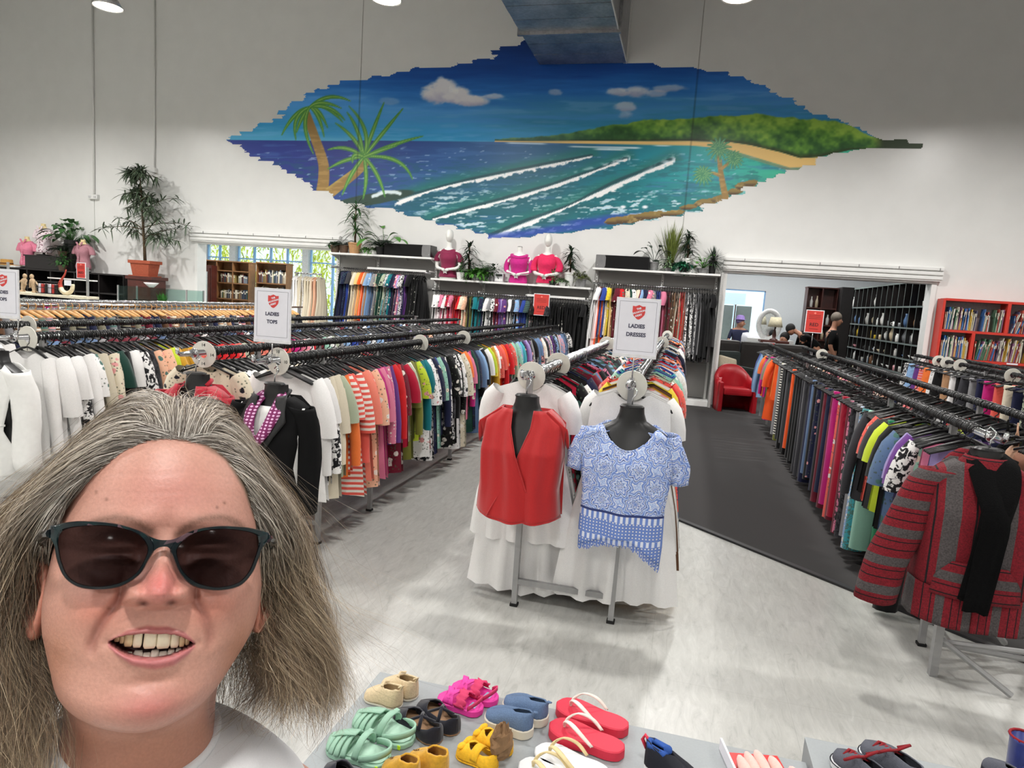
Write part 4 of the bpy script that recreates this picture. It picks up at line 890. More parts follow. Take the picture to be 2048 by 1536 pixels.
m_blk = mat('black suiting', (0.028, 0.028, 0.033), rough=.85, var=.15, scale=300, spec=.2); m_sat = mat('black satin', (0.035, 0.035, 0.04), rough=.5, var=.1)
m_crim = mat('crimson crepe', (0.70, 0.05, 0.16), rough=.75, var=.06, scale=200, sheen=.2)
torso(-2.075, 3.17, 1.165, 'black torso form wearing the black blazer and purple scarf')
blazer(-2.075, 3.17, 1.165, 'black blazer with satin peak lapels over a white shirt on the tops rack', m_blk, True, m_sat)
t = empty('shirt', (-2.075, 3.17, 1.165), 0, 'white shirt showing under the black blazer', 'shirt')
m_wc = mat('white cotton', (.90, .90, .89), rough=.85, var=.03, sheen=.2)
P = np.array([[(u*.19, front(u*.19, max(q, -.3), .010, 1.1), q) for u in np.linspace(-1, 1, 16)] for q in ZS(-.11, -.68, 16)]); two_sided(MB().grid(P).build('front_panel', m_wc, t, True))
two_sided(MB().grid(P*np.array([1, -.2, 1])+np.array([0, .03, 0])).build('back_panel', m_wc, t, True))
m_scarf, nt, b_ = new_mat('purple dotted scarf')
tc = N(nt, 'ShaderNodeTexCoord'); mp = N(nt, 'ShaderNodeMapping'); mp.inputs['Scale'].default_value = (42, 0, 62); nt.links.new(tc.outputs['Object'], mp.inputs[0])
vo = N(nt, 'ShaderNodeTexVoronoi'); vo.inputs['Scale'].default_value = 1.0; vo.inputs['Randomness'].default_value = 0; nt.links.new(mp.outputs[0], vo.inputs['Vector'])
r1 = ramp(nt, [(.27, lin((.90, .72, .86))), (.33, lin((.48, .13, .36)))]); nt.links.new(vo.outputs['Distance'], r1.inputs[0]); nt.links.new(r1.outputs[0], b_.inputs['Base Color']); bsdf_set(b_, Roughness=.85)
t = empty('scarf', (-2.075, 3.17, 1.165), 0, 'purple scarf with white dots knotted round the neck of the black blazer', 'scarf')
def strip(pts, ws, m, nm, par, seed=0, n=26, nx=7):
    C = catmull(pts, n); W_ = np.interp(np.linspace(0, 1, n), np.linspace(0, 1, len(ws)), ws); P = []
    for i, c_ in enumerate(C): P.append([(c_[0]+W_[i]*u, c_[1]-.012*(1-u*u)-.006*math.sin(u*5+i*.3+seed), c_[2]+.006*math.sin(u*4+seed)) for u in np.linspace(-1, 1, nx)])
    return two_sided(MB().grid(np.array(P)).build(nm, m, par, True), .005)
strip([(.0, .02, -.02), (-.055, -.03, -.05), (-.075, -.11, -.13), (-.05, -.165, -.24), (-.02, -.18, -.32), (-.03, -.17, -.44), (-.05, -.16, -.64)], [.025, .035, .035, .03, .025, .038, .042], m_scarf, 'scarf_end', t, 1)
strip([(.0, .02, -.02), (.05, -.03, -.05), (.065, -.11, -.13), (.035, -.17, -.24), (-.005, -.195, -.31), (-.005, -.19, -.42), (-.0, -.175, -.60)], [.025, .035, .038, .03, .028, .036, .04], m_scarf, 'scarf_end', t, 2)
sph = MB(); sph.sphere((-.018, -.19, -.275), (.042, .028, .034), 16, 10); sph.build('knot', m_scarf, t, True)
torso(-2.565, 3.17, 1.175, 'black torso form wearing the crimson blazer'); blazer(-2.565, 3.17, 1.175, 'crimson open blazer with wide lapels behind the woman, on the tops rack', m_crim, False)
# white peplum blouse
torso(-3.885, 3.10, 1.20, 'black torso form wearing the white peplum blouse')
t = empty('blouse', (-3.885, 3.10, 1.20), 0, 'white long-sleeved peplum blouse with a square neck at the end of its rail', 'blouse')
for sy in (-1, 1):
    P = []
    for i, f in enumerate(np.linspace(0, 1, 30)):
        row = []
        for u in np.linspace(-1, 1, 24):
            hw = lerp(-f*.72, (0, .19), (-.12, .20), (-.36, .165), (-.40, .165), (-.60, .235), (-.72, .26)); ax = abs(u)*.19
            zt = -.07-.06*max(0, (ax-.10)/.09)-(.11 if ax < .10 and sy < 0 else 0); z = zt+(-.72-.015*math.cos(u*3)-zt)*f; fl = max(0, (f-.5)/.5)
            row.append((u*hw, (front(u*hw, max(z, -.30), .016, 1.15) if sy < 0 else .045)-.022*fl*math.sin(u*11+.5)*(1 if sy < 0 else -1)-.03*fl*(1 if sy < 0 else -1), z))
        P.append(row)
    two_sided(MB().grid(np.array(P)).build('front_panel' if sy < 0 else 'back_panel', m_wc, t, True))
MB().tube([(u*.172, front(u*.172, -.30, .024, 1.1), -.415) for u in np.linspace(-1, 1, 16)], .007, 6).build('waist_seam', m_wc, t, True)
for s in (-1, 1): two_sided(sleeve_mb([(s*.165, -.03, -.105), (s*.21, -.03, -.2), (s*.25, -.04, -.36), (s*.27, -.06, -.52), (s*.28, -.07, -.66)], .08, .075, .8, s).build('sleeve', m_wc, t, True))
# striped hooded jacket
def woven(name, ax, per, off=0.0):
    m, nt, b = new_mat(name); L = nt.links.new; tc = N(nt, 'ShaderNodeTexCoord'); sp = N(nt, 'ShaderNodeSeparateXYZ'); L(tc.outputs['Object'], sp.inputs[0])
    d = N(nt, 'ShaderNodeMath', operation='MULTIPLY_ADD'); L(sp.outputs[ax], d.inputs[0]); d.inputs[1].default_value = 1/per; d.inputs[2].default_value = off+20; fr_ = N(nt, 'ShaderNodeMath', operation='FRACT'); L(d.outputs[0], fr_.inputs[0])
    rd = lin((.46, .055, .11)); gy = lin((.30, .28, .28)); bk_ = lin((.07, .03, .05))
    r = ramp(nt, [(0, gy), (.17, rd), (.42, bk_), (.46, rd), (.70, bk_), (.735, rd), (.86, gy), (.93, gy)], 'CONSTANT'); L(fr_.outputs[0], r.inputs[0])
    no = N(nt, 'ShaderNodeTexNoise'); no.inputs['Scale'].default_value = 150; L(tc.outputs['Object'], no.inputs['Vector']); r2 = ramp(nt, [(.3, (.62,)*3), (.7, (1.25,)*3)]); L(no.outputs['Fac'], r2.inputs[0])
    mx = N(nt, 'ShaderNodeMix', data_type='RGBA', blend_type='MULTIPLY'); mx.inputs[0].default_value = 1; L(r.outputs[0], mx.inputs[6]); L(r2.outputs[0], mx.inputs[7]); L(mx.outputs[2], b.inputs['Base Color'])
    bp = N(nt, 'ShaderNodeBump'); bp.inputs['Strength'].default_value = .6; bp.inputs['Distance'].default_value = .004; L(no.outputs['Fac'], bp.inputs['Height']); L(bp.outputs[0], b.inputs['Normal']); bsdf_set(b, Roughness=.95); return m
m_wv = woven('woven stripes upright', 0, .20, .62); m_wh = woven('woven stripes across', 2, .135); m_wb = woven('woven border', 0, .105, .2)
jx, jy, jz = 1.325, 3.30, 1.19
torso(jx, jy, jz, 'black torso form wearing the red and grey striped jacket')
t = empty('jacket', (jx, jy, jz), math.radians(-8), 'red and grey striped woven hooded jacket on the carpet rack', 'jacket')
for s in (-1, 1):
    xo = lambda q: lerp(q, (-.06, .11), (-.12, .205), (-.35, .215), (-.75, .235)); xi = lambda q: lerp(q, (-.06, .05), (-.18, .03), (-.30, .0), (-.75, -.0))
    P = panel(ZS(-.06, -.60, 22), xo, xi, 14, lambda u, v: (-.010*math.sin(u*5+s)*v, 0), off=.024, sx=s, wide=1.25); P[:, 0, 1] += .06; P[:, 1, 1] += .02; two_sided(MB().grid(P).build('front_panel', m_wv, t, True), .009)
    P = panel(ZS(-.60, -.76, 8), xo, xi, 14, lambda u, v: (-.010*math.sin(u*5+s)-.004*v, -.012*u), off=.026, sx=s, wide=1.25); P[:, 0, 1] += .06; two_sided(MB().grid(P).build('hem_band', m_wb, t, True), .009)
    two_sided(sleeve_mb([(s*.15, -.03, -.105), (s*.215, -.035, -.20), (s*.275, -.05, -.38), (s*.33, -.06, -.56), (s*.36, -.07, -.74)], .088, .082, .62, s, wr=.004).build('sleeve', m_wh, t, True), .009)
P = np.array([[(u*lerp(q, (-.055, .12), (-.11, .20), (-.75, .23)), .05, q) for u in np.linspace(-1, 1, 10)] for q in ZS(-.055, -.75, 10)]); two_sided(MB().grid(P).build('back_panel', m_wv, t, True), .009)
P = panel(ZS(-.47, -.63, 7), lambda q: lerp(q, (-.47, -.10), (-.54, -.155), (-.63, -.165)), lambda q: lerp(q, (-.47, .10), (-.54, .155), (-.63, .165)), 14, lambda u, v: (-.004*math.sin(u*5), 0), off=.042, wide=1.25); two_sided(MB().grid(P).build('pouch_pocket', m_wh, t, True), .009)
hd = []
for f in np.linspace(0, 1, 10): hd.append([((.075+.045*f)*math.cos(a), -.01+(.055+.055*f)*math.sin(a)*(-1 if False else 1)*-1, -.03-.075*f-.06*f*max(0, math.sin(a))) for a in np.linspace(-.35, math.pi+.35, 18)])
two_sided(MB().grid(np.array(hd)).build('hood', m_wh, t, True), .012)
sph = MB(); sph.sphere((0, .085, -.12), (.15, .05, .12), 18, 10); sph.build('hood_back', m_wh, t, True)
m_bk_knit = mat('black knit', (0.02, 0.02, 0.023), rough=.95, var=.3, scale=220, bump=.4, spec=.15)
t2 = empty('scarf', (jx, jy, jz), math.radians(-8), 'long black knitted scarf hanging down the front of the striped jacket', 'scarf')
strip([(.03, .05, -.005), (.055, -.05, -.045), (.045, -.13, -.14), (.02, -.185, -.26), (.0, -.195, -.42), (-.02, -.19, -.62)], [.04, .055, .06, .055, .05, .05], m_bk_knit, 'scarf_end', t2, 1)
strip([(-.01, .05, -.005), (-.03, -.05, -.045), (-.01, -.135, -.14), (.02, -.20, -.26), (.01, -.21, -.42), (-.005, -.205, -.66)], [.04, .05, .05, .05, .05, .045], m_bk_knit, 'scarf_end', t2, 2)
# beige bras clipped at the end of the rear rail
m_beige = mat('beige microfibre', (0.80, 0.62, 0.50), rough=.6, var=.04, sheen=.2)
def bra(x, y, z, rz, k, cm):
    t = empty('bra', (x, y, z), rz, '%s moulded bra, %s from the front at the rail behind the striped jacket' % (k[1], ordn(k[0])), 'bra', 'bras on the rear carpet rail')
    for s in (-1, 1):
        mb = MB(); P = [[(s*.075+.078*math.sin(b_)*math.cos(a)*1.0, -.075*math.cos(b_)+.02, -.20+.075*math.sin(b_)*math.sin(a)) for a in np.linspace(0, 2*math.pi, 17)[:-1]] for b_ in np.linspace(.05, 1.5, 8)]
        mb.grid(np.array(P), True); two_sided(mb.build('cup', cm, t, True), .004)
        MB().tube([(s*.09, .0, -.13), (s*.105, .01, -.06), (s*.11, .01, -.015), (s*.10, .02, -.06), (s*.12, .03, -.2)], .005, 5).build('strap', cm, t, True)
    MB().tube([(-.15, .02, -.235), (0, -.01, -.245), (.15, .02, -.235)], .012, 6).build('band', cm, t, True)
    h = bpy.data.objects.new('hanger', hmesh_get('clip', m_blackplastic)); COL.objects.link(h); h.parent = t
for i in range(7): bra(1.93, 3.62+.12*i, 1.225, rnd.uniform(-.2, .2), (i+1, ['beige', 'beige', 'beige', 'beige', 'tan', 'beige', 'black'][i]), [m_beige, m_beige, m_beige, m_beige, mat('tan microfibre', (.66, .46, .36), rough=.6), m_beige, m_blk][i])

# ------------------------------------------------------------------ printed signs
m_paper = mat('white paper', (0.90, 0.90, 0.93), rough=.6, var=.015)
m_redink = mat('red print', (0.83, 0.25, 0.24), rough=.6, var=.03)
m_redpaper = mat('red poster paper', (0.78, 0.22, 0.19), rough=.55, var=.04)
m_darkink = mat('dark grey print', (0.28, 0.28, 0.36), rough=.6)
m_acrylic = mat('white sign frame', (.88, .88, .89), rough=.3)
def shield(parent, cx, cz, s, y):
    pts = [(-.5, .42), (-.28, .40), (0, .5), (.28, .40), (.5, .42), (.5, .0), (.46, -.16), (.3, -.33), (.12, -.46), (0, -.5), (-.12, -.46), (-.3, -.33), (-.46, -.16), (-.5, 0)]
    MB().prism([(cx+p[0]*s*.86, cz+p[1]*s) for p in pts], y-.0006, y, 'y').build('shield', m_redink, parent)
    for tx, dz, sz in (('THE', .24, .17), ('SALVATION', .02, .165), ('ARMY', -.21, .19)): text_part(tx, s*sz, m_paper, parent, (cx+.0, y-.0012, cz+dz*s), (math.pi/2, -math.radians(18), 0), bold=s*.008)
def sign(x, y, z, lines, label, pole_z, rz=0.0, w=.225, h=.30):
    t = empty('sign', (x, y, pole_z), rz, label, 'sign'); zz = z-pole_z
    MB().box(-w/2, w/2, -.004, .004, zz, zz+h, .002).build('frame', m_acrylic, t)
    MB().box(-w/2+.006, w/2-.006, -.0052, -.004, zz+.012, zz+h-.006).build('card', m_paper, t)
    for (a, b, c_, d) in ((-w/2+.018, w/2-.018, zz+.028, zz+.0292), (-w/2+.018, w/2-.018, zz+h-.019, zz+h-.0178)): MB().box(a, b, -.0060, -.0052, c_, d).build('border_line', m_darkink, t)
    for a in (-w/2+.018, w/2-.0192): MB().box(a, a+.0012, -.0060, -.0052, zz+.028, zz+h-.0178).build('border_line', m_darkink, t)
    shield(t, .005, zz+h*.76, .075, -.0056)
    for i, tx in enumerate(lines): text_part(tx, .0275, m_darkink, t, (0, -.006, zz+h*(.52-.145*i)), bold=.0011, sx=.98)
    MB().tube([(0, .003, 0), (0, .003, zz+.02)], .0045, 8).build('stem', m_chrome, t, True)
    MB().box(-w/2, w/2, -.008, .008, zz-.006, zz+.012, .003).build('base_channel', m_acrylic, t)
    MB().box(-.012, .012, -.02, .02, -.018, .012, .004).build('clamp', m_chrome, t)
    return t
sign(-.232, 3.53, 1.447, ['LADIES', 'DRESSES'], 'white ladies dresses sign with a red shield over the right dress rail', 1.325, math.radians(-2))
sign(-2.235, 3.36, 1.37, ['LADIES', 'TOPS'], 'white ladies tops sign with a red shield above the black blazer', 1.29, math.radians(3))
_s = sign(-4.11, 3.32, 1.375, ['LADIES', 'TOPS'], 'white ladies tops sign cut by the left edge of the picture', 1.285, math.radians(8))
for _c in _s.children:
    if _c.name.split('.')[0] in ('stem', 'clamp'): _c.location.x = .098
def red_sign(x, y, z, label, pole_z, rz=0, w=.20, h=.27, pole=True, txt='RED'):
    t = empty('sign', (x, y, pole_z), rz, label, 'sign'); zz = z-pole_z
    MB().box(-w/2, w/2, -.004, .004, zz, zz+h, .002).build('frame', m_acrylic, t)
    MB().box(-w/2+.012, w/2-.012, -.0055, -.004, zz+.012, zz+h-.012).build('poster', m_redpaper, t)
    m_pink = mat('pale red print', (.93, .52, .46), rough=.6); m_dk = mat('dark red print', (.22, .06, .07), rough=.6)
    text_part(txt, h*.20, m_dk, t, (0, -.0062, zz+h*.36), bold=.0012)
    for i in range(3): MB().box(-w*.32, w*.32, -.0062, -.0055, zz+h*(.62+.07*i), zz+h*(.625+.07*i)+.003).build('text_line', m_dk, t)
    MB().box(-w*.25, w*.25, -.0062, -.0055, zz+h*.17, zz+h*.17+.005).build('text_line', m_dk, t)
    MB().prism([(-.02, zz+h*.86), (.0, zz+h*.91), (.02, zz+h*.86), (0, zz+h*.82)], -.0062, -.0055, 'y').build('emblem', m_pink, t)
    if pole: MB().tube([(0, .004, 0), (0, .004, zz+.02)], .006, 8).build('stem', m_chrome, t, True)
    return t
# ------------------------------------------------------------------ wall shelving under the mural
m_shelf = mat('white laminate shelf', (0.90, 0.90, 0.89), rough=.35, var=.02)
m_back = mat('grey back panel', (0.58, 0.575, 0.565), rough=.45, var=.03, scale=4)
m_slot = mat('slot shadow', (.10, .10, .10), rough=.8)
def bay(xa, xb, zs, zr, joints, ups, label, railw):
    t = empty('wall_shelving', ((xa+xb)/2, 12.86, 0), 0, label, 'wall shelf'); cx = (xa+xb)/2
    n = 0; e = [xa]+joints+[xb]
    for a, b in zip(e[:-1], e[1:]):
        MB().box(a-cx+.003, b-cx-.003, -.40, .0, zs-.035, zs, .004).build('shelf_board', m_shelf, t)
        z = 0.12
        while z < zs-.05:
            z2 = min(z+.62, zs-.04); MB().box(a-cx+.004, b-cx-.004, .0, .018, z+.002, z2-.002).build('back_panel', m_back, t); z = z2
    MB().box(xa-cx, xb-cx, -.36, .0, 0.0, .11, .004).build('plinth', m_shelf, t)
    for u in ups:
        MB().box(u-cx-.02, u-cx+.02, -.03, .0, 0, zs-.036).build('upright', m_white_metal, t)
        mb = MB(); z = zs-.12
        while z > zs-.62:
            mb.box(u-cx-.006, u-cx+.006, -.032, -.029, z-.018, z+.006); z -= .05
        tag(mb.build('slots', m_slot, t), kind='stuff')
        MB().prism([(-.36, zs-.036), (-.02, zs-.036), (-.02, zs-.13)], u-cx-.004, u-cx+.004, 'x').build('bracket', m_white_metal, t)
        MB().box(u-cx-.008, u-cx+.008, -.36, -.02, zr+.02, zr+.045).build('rail_arm', m_white_metal, t)
    MB().tube([(xa-cx+.03, -.33, zr), (xb-cx-.03, -.33, zr)], .014, 8).build('rail', m_chrome, t, True)
    if railw:
        MB().box(railw[0]-cx, railw[1]-cx, -.375, -.355, zr+.01, zr+.05, .003).build('front_bar', m_white_metal, t)
    return t
bay(-7.05, -4.84, 2.39, 2.09, [-6.2], [-7.02, -6.13, -4.88], 'left wall shelving bay with plants and a black speaker on top', (-6.2, -4.95))
bay(-4.84, -1.71, 2.00, 1.76, [-2.90], [-4.80, -3.86, -2.92, -1.76], 'lower middle wall shelving bay carrying the white mannequins', (-2.9, -1.8))
bay(-1.71, 0.55, 2.37, 2.09, [], [-1.66, -.45, .50], 'right wall shelving bay with tall grass and a black speaker on top', None)
MB_e = MB().box(.555, .60, 12.44, 12.89, 0, 2.40, .004).build('end_panel', mat('speckled laminate', (.66, .66, .65), rough=.5, var=.35, scale=160), None); tag(MB_e, 'speckled grey end panel closing the right wall shelving', 'panel')
def wallhang(seq, xa, xb, z, rail, group):
    n = len(seq); hang(seq, lambda i: (xa+(xb-xa)*(i+.5)/n, 12.53, z), None, rail, group, end='left', rz0=math.pi/2)
WL = expand('dark-green:m navy:m navy:d navy/d:d blue:m charcoal:d cream:m cream/f:m cream:d tan:m buff:d red:m hot-orange:d peach:d tan:d sky-blue:d sky-blue/f:d denim:m charcoal/m:d grey/f:d sage/f:d dark-green:d dark-green/f:d teal/f:d sage/f:d grey/f:d white/m:d teal/f:d navy:d navy/f:d charcoal/f:m pink/f:d lilac/f:d white/m:d navy:m purple:m black:m black:d black:m black/f:m black:c black:c black:m black:c')
wallhang(WL, -6.75, -4.98, 2.09, 'the rail under the left speaker', 'dresses on the left wall rail')
WM = expand('white:d white/f:d pink/f:d pink/f:m white/f:d crimson/f:d pink/f:d red:m red:m crimson:m red:d cream/f:d peach/f:d charcoal:m olive:m charcoal/f:m teal:d dark-green:d teal/f:d navy/f:d black/f:m white/f:d grey/f:d white/m:d maroon:m maroon/f:d purple/f:d lilac/f:d purple/f:d grey:m white:d white/m:d charcoal/m:d sky-blue/f:d charcoal:d blue:d blue:m charcoal/s:d grey/m:m black/f:d black/f:m charcoal/m:m black/f:m black/f:m black/m:m charcoal/m:d black/m:m black/f:m black:m black:m black/f:m black:m black:m black:m black:m black:m black:m black:m black:d')
wallhang(WM, -4.70, -1.80, 1.76, 'the rail under the mannequins', 'dresses on the middle wall rail')
WR = expand('white:m white:d hot-orange:m blue:d white/f:d yellow/f:d buff:m brown/f:m maroon/f:d maroon:d red/f:d crimson/f:m maroon:m cream/f:d dark-green/f:d white/f:d dark-green/f:m cream:d maroon/f:d sky-blue:d navy/f:d grey/f:m pink/f:d grey/f:d sky-blue/f:m blue:m blue:m pink:d maroon:m maroon:m maroon/f:m brown/f:m tan/f:m brown/f:m cream/f:m red/f:m rust:m grey/f:m white/m:m black:m white/m:m charcoal/m:m grey:m black:m black:m black:m black:m black:d')
wallhang(WR, -1.62, .46, 2.09, 'the rail under the right speaker', 'dresses on the right wall rail')
tt_ = rack([-7.62], 1.93, 12.2, 12.3, 'small steel stand of pale long dresses at the left end of the wall shelving', [12.25], cross=False); 
MB().tube([(-.02, .05, 1.93), (.55, .05, 1.93)], .014, 8).build('side_rail', m_chrome, tt_, True)
hang(expand('white:m white:m cream:m white/f:m cream:m cream:m cream:m peach:m cream:m'), lambda i: (-7.60+.065*i, 12.25, 1.93), None, 'the stand of pale dresses', 'pale long dresses by the window room', end='left', rz0=math.pi/2-.1, hm=m_whitehanger, scale=.85)

# ------------------------------------------------------------------ plants
LEAF = {}
def leaf_mat(c, name):
    return mat('leaf '+name, c, rough=.5, var=.3, scale=14, spec=.4)
G_DARK = leaf_mat((.12, .20, .13), 'dark'); G_MID = leaf_mat((.20, .36, .17), 'mid'); G_BRI = leaf_mat((.30, .52, .20), 'bright'); G_OLV = leaf_mat((.40, .45, .20), 'olive'); G_BLU = leaf_mat((.16, .42, .30), 'bluegreen'); G_GREY = leaf_mat((.23, .28, .24), 'grey'); G_SAGE = leaf_mat((.42, .52, .38), 'sage')
m_bark = mat('plant stem', (.30, .24, .16), rough=.9, var=.3)
m_soil = mat('potting soil', (.12, .09, .07), rough=1)
def blade(mb, p, d, L, w, droop, up=(0, 0, 1), n=5, fold=.25):
    p = Vector(p); d = Vector(d).normalized(); side = d.cross(Vector((0, 0, 1)))
    if side.length < .05: side = Vector((1, 0, 0))
    side.normalize(); vs = []; fs = []
    for i in range(n+1):
        f = i/n; q = p+d*L*f+Vector((0, 0, -droop*L*f*f)); ww = w*(math.sin(math.pi*min(1, f*.86+.12))**.8)*(1 if i < n else .1); nn = Vector((0, 0, fold*ww))
        vs += [q-side*ww+nn, q, q+side*ww+nn]
    for i in range(n):
        for k in range(2): fs.append([i*3+k, i*3+k+1, i*3+k+4, i*3+k+3])
    mb.add(vs, fs)
def rdir(r, el0, el1):
    a = r.uniform(0, 2*math.pi); e = math.radians(r.uniform(el0, el1)); return Vector((math.cos(a)*math.cos(e), math.sin(a)*math.cos(e), math.sin(e)))
def pot(t, r0, r1, h, m, square=False):
    if square:
        MB().prism([(-1, -.62), (1, -.62), (1, .62), (-1, .62)], 0, 1).build
    mb = MB(); mb.lathe([(r0*.98, 0), (r0, .005), (r1, h*.86), (r1*1.07, h*.87), (r1*1.07, h), (r1*.94, h), (r1*.9, h*.9), (.001, h*.9)], 20); mb.build('pot', m, t, True).data.set_sharp_from_angle(angle=.6)
    mb = MB(); mb.lathe([(.001, h*.9), (r1*.92, h*.9), (r1*.92, h*.93), (.001, h*.93)], 14); mb.build('soil', m_soil, t)
def plant(kind, x, y, z, label, gm, pm, pr=.09, ph=.14, size=.5, seed=0, n=None, name='potted_plant'):
    r = random.Random(seed+int(x*31)); t = empty(name, (x, y, z), 0, label, 'plant')
    if ph: pot(t, pr*.75, pr, ph, pm)
    mb = MB(); st = MB(); b = ph*.9
    if kind == 'dracaena':                       # a bare cane with a fountain of straps
        for k in range(3):
            hh = size*(.35+.28*k); st.tube([(.01*k, 0, b), (.02*math.sin(k*2), .015*k-.02, b+hh*.5), (.025*math.cos(k*2.2), .02*k-.02, b+hh)], .011, 6)
            for q in range(26): d = rdir(r, -10, 75); blade(mb, (.025*math.cos(k*2.2), .02*k-.02, b+hh-r.uniform(0, .10)), d, size*r.uniform(.32, .5), .016, r.uniform(.3, .9))
    elif kind == 'fern':
        for q in range(n or 16):
            d = rdir(r, 30, 80); L_ = size*r.uniform(.7, 1.1); dr = r.uniform(.5, .95); p0 = Vector((0, 0, b))
            for i in range(2, 15):
                f = i/14; c_ = p0+d*L_*f+Vector((0, 0, -dr*L_*f*f)); sd = d.cross(Vector((0, 0, 1))).normalized()
                for s in (-1, 1): blade(mb, c_, sd*s+d*.5+Vector((0, 0, -.3)), size*.20*math.sin(math.pi*min(1, f*.8+.2)), .010, .3, n=2)
            st.tube([tuple(p0+d*L_*f+Vector((0, 0, -dr*L_*f*f))) for f in (0, .3, .6, .95)], .003, 4)
    elif kind == 'bush':
        for q in range(n or 120):
            d = rdir(r, -25, 85); p = Vector((0, 0, b+size*.25))+d*size*r.uniform(.15, .62); blade(mb, p, d+Vector((0, 0, r.uniform(-.6, .2))), size*r.uniform(.14, .26), size*.055, .4, n=3)
        for q in range(7): d = rdir(r, 40, 80); st.tube([(0, 0, b), tuple(Vector((0, 0, b))+d*size*.5)], .004, 4)
    elif kind == 'trail':
        for q in range(n or 110):
            a = r.uniform(0, 2*math.pi); rr_ = size*r.uniform(.1, .5); zz = b+size*.25*(1-rr_/size)-(max(0, rr_/size-.3)*size*r.uniform(0, 1.6)); blade(mb, (rr_*math.cos(a), rr_*math.sin(a)*.6-.03, zz), rdir(r, -60, 50), size*.2, size*.05, .3, n=3)
        st.tube([(0, 0, b*.6), (0, 0, b+.04)], .01, 5)
    elif kind == 'grass':
        for q in range(n or 120):
            d = rdir(r, 58, 89); blade(mb, (r.uniform(-.05, .05), r.uniform(-.04, .04), b), d, size*r.uniform(.6, 1.1), .008, r.uniform(0, .25), n=5, fold=.4)
        st.tube([(0, 0, b*.7), (0, 0, b+.06)], .03, 6)
    elif kind == 'ball':
        for q in range(n or 260): d = rdir(r, -35, 90); blade(mb, (0, 0, b+.02), d, size*r.uniform(.75, 1.05), .0045, r.uniform(.1, .35), n=4)
        st.tube([(0, 0, b*.7), (0, 0, b+.03)], .02, 6)
    elif kind == 'bigleaf':
        for q in range(n or 12):
            d = rdir(r, 15, 75); L_ = size*r.uniform(.45, .9); p = Vector((0, 0, b))+d*L_; st.tube([(0, 0, b), tuple(Vector((0, 0, b))+d*L_*.5+Vector((0, 0, .03))), tuple(p)], .005, 5); blade(mb, p, d+Vector((0, 0, -.5)), size*r.uniform(.3, .45), size*.12, .5, n=6)
    mb.v, st.v = [[(p[0], min(p[1], WY-.03-y), p[2]) for p in q.v] for q in (mb, st)]; mb.build('foliage', gm, t, True, flip=False); st.build('stem', m_bark if kind == 'dracaena' else gm, t, True)
    return t
m_terra = mat('terracotta', (.62, .30, .20), rough=.8, var=.12); m_tan = mat('tan clay', (.72, .55, .38), rough=.8, var=.1); m_bronze = mat('bronze pot', (.36, .28, .22), rough=.5, var=.2); m_whp = mat('white ceramic', (.88, .88, .87), rough=.3); m_blp = mat('black pot', (.07, .07, .07), rough=.5); m_gyp = mat('grey stone pot', (.50, .50, .50), rough=.7, var=.15)
YS = 12.66
plant('trail', -7.0, YS-.03, 2.39, 'small fern spilling from a brown pot at the left end of the shelf', G_MID, m_bronze, .10, .15, .30, 1)
plant('fern', -6.82, YS, 2.39, 'dark arching fern in a bronze pot on the left wall shelf', G_DARK, m_bronze, .10, .16, .42, 2, 14)
plant('dracaena', -6.58, YS, 2.39, 'tall dracaena in a tan clay pot on the left wall shelf', G_MID, m_tan, .13, .22, .82, 3)
plant('trail', -6.30, YS-.06, 2.39, 'small round bright green bush on the left wall shelf', G_BRI, m_whp, .07, .07, .26, 4)
plant('trail', -6.12, YS-.04, 2.39, 'small pale variegated trailing plant on the left wall shelf', G_SAGE, m_whp, .08, .08, .26, 5)
plant('fern', -5.97, YS-.06, 2.39, 'dense dark palm with a big leaf beside the left speaker', G_DARK, m_blp, .11, .16, .62, 6, 24)
plant('bigleaf', -6.0, YS+.08, 2.39, 'broad-leaved green plant standing behind the dark palm', G_BRI, m_blp, .08, .14, .62, 7, 8)
plant('dracaena', -4.14, YS, 2.0, 'small dark dracaena right of the first mannequin', G_DARK, m_blp, .09, .18, .55, 8)
plant('bush', -4.27, YS-.08, 2.0, 'small leafy plant in a white pot beside the maroon-topped mannequin', G_MID, m_whp, .08, .14, .26, 9, 70)
plant('trail', -3.92, YS-.08, 2.0, 'thick ivy trailing over the edge of the middle wall shelf', G_BRI, m_gyp, .10, .10, .55, 10, 190)
plant('fern', -3.82, YS-.02, 2.0, 'arching palm fern behind the thick ivy', G_MID, m_gyp, .10, .18, .60, 11, 14)
plant('bush', -3.62, YS-.05, 2.0, 'small dark shrub left of the silver radio', G_DARK, m_gyp, .08, .10, .30, 12, 80)
plant('dracaena', -2.15, YS, 2.0, 'small dracaena in a tall white pot right of the headed pink mannequin', G_DARK, m_whp, .10, .26, .50, 13)
plant('bush', -2.45, YS-.08, 2.0, 'small leafy plant right against the pink mannequin', G_MID, m_blp, .07, .08, .28, 14, 70)
plant('trail', -2.26, YS-.1, 2.0, 'small pale green trailing plant in front of the white pot', G_SAGE, m_whp, .07, .07, .27, 15)
plant('fern', -1.93, YS-.03, 2.0, 'low spreading fern at the right end of the middle shelf', G_OLV, m_gyp, .11, .16, .40, 16, 18)
plant('bigleaf', -.62, YS-.04, 2.37, 'broad-leaved plant in a grey vase beside the right speaker', G_GREY, m_gyp, .09, .16, .42, 17, 9)
plant('grass', -.34, YS+.03, 2.37, 'tall tufted grass on the right wall shelf', G_OLV, m_blp, .11, .16, .78, 18, 150)
plant('dracaena', -.05, YS+.05, 2.37, 'dark dracaena rising from a tall white pot', G_DARK, m_whp, .085, .26, .50, 19)
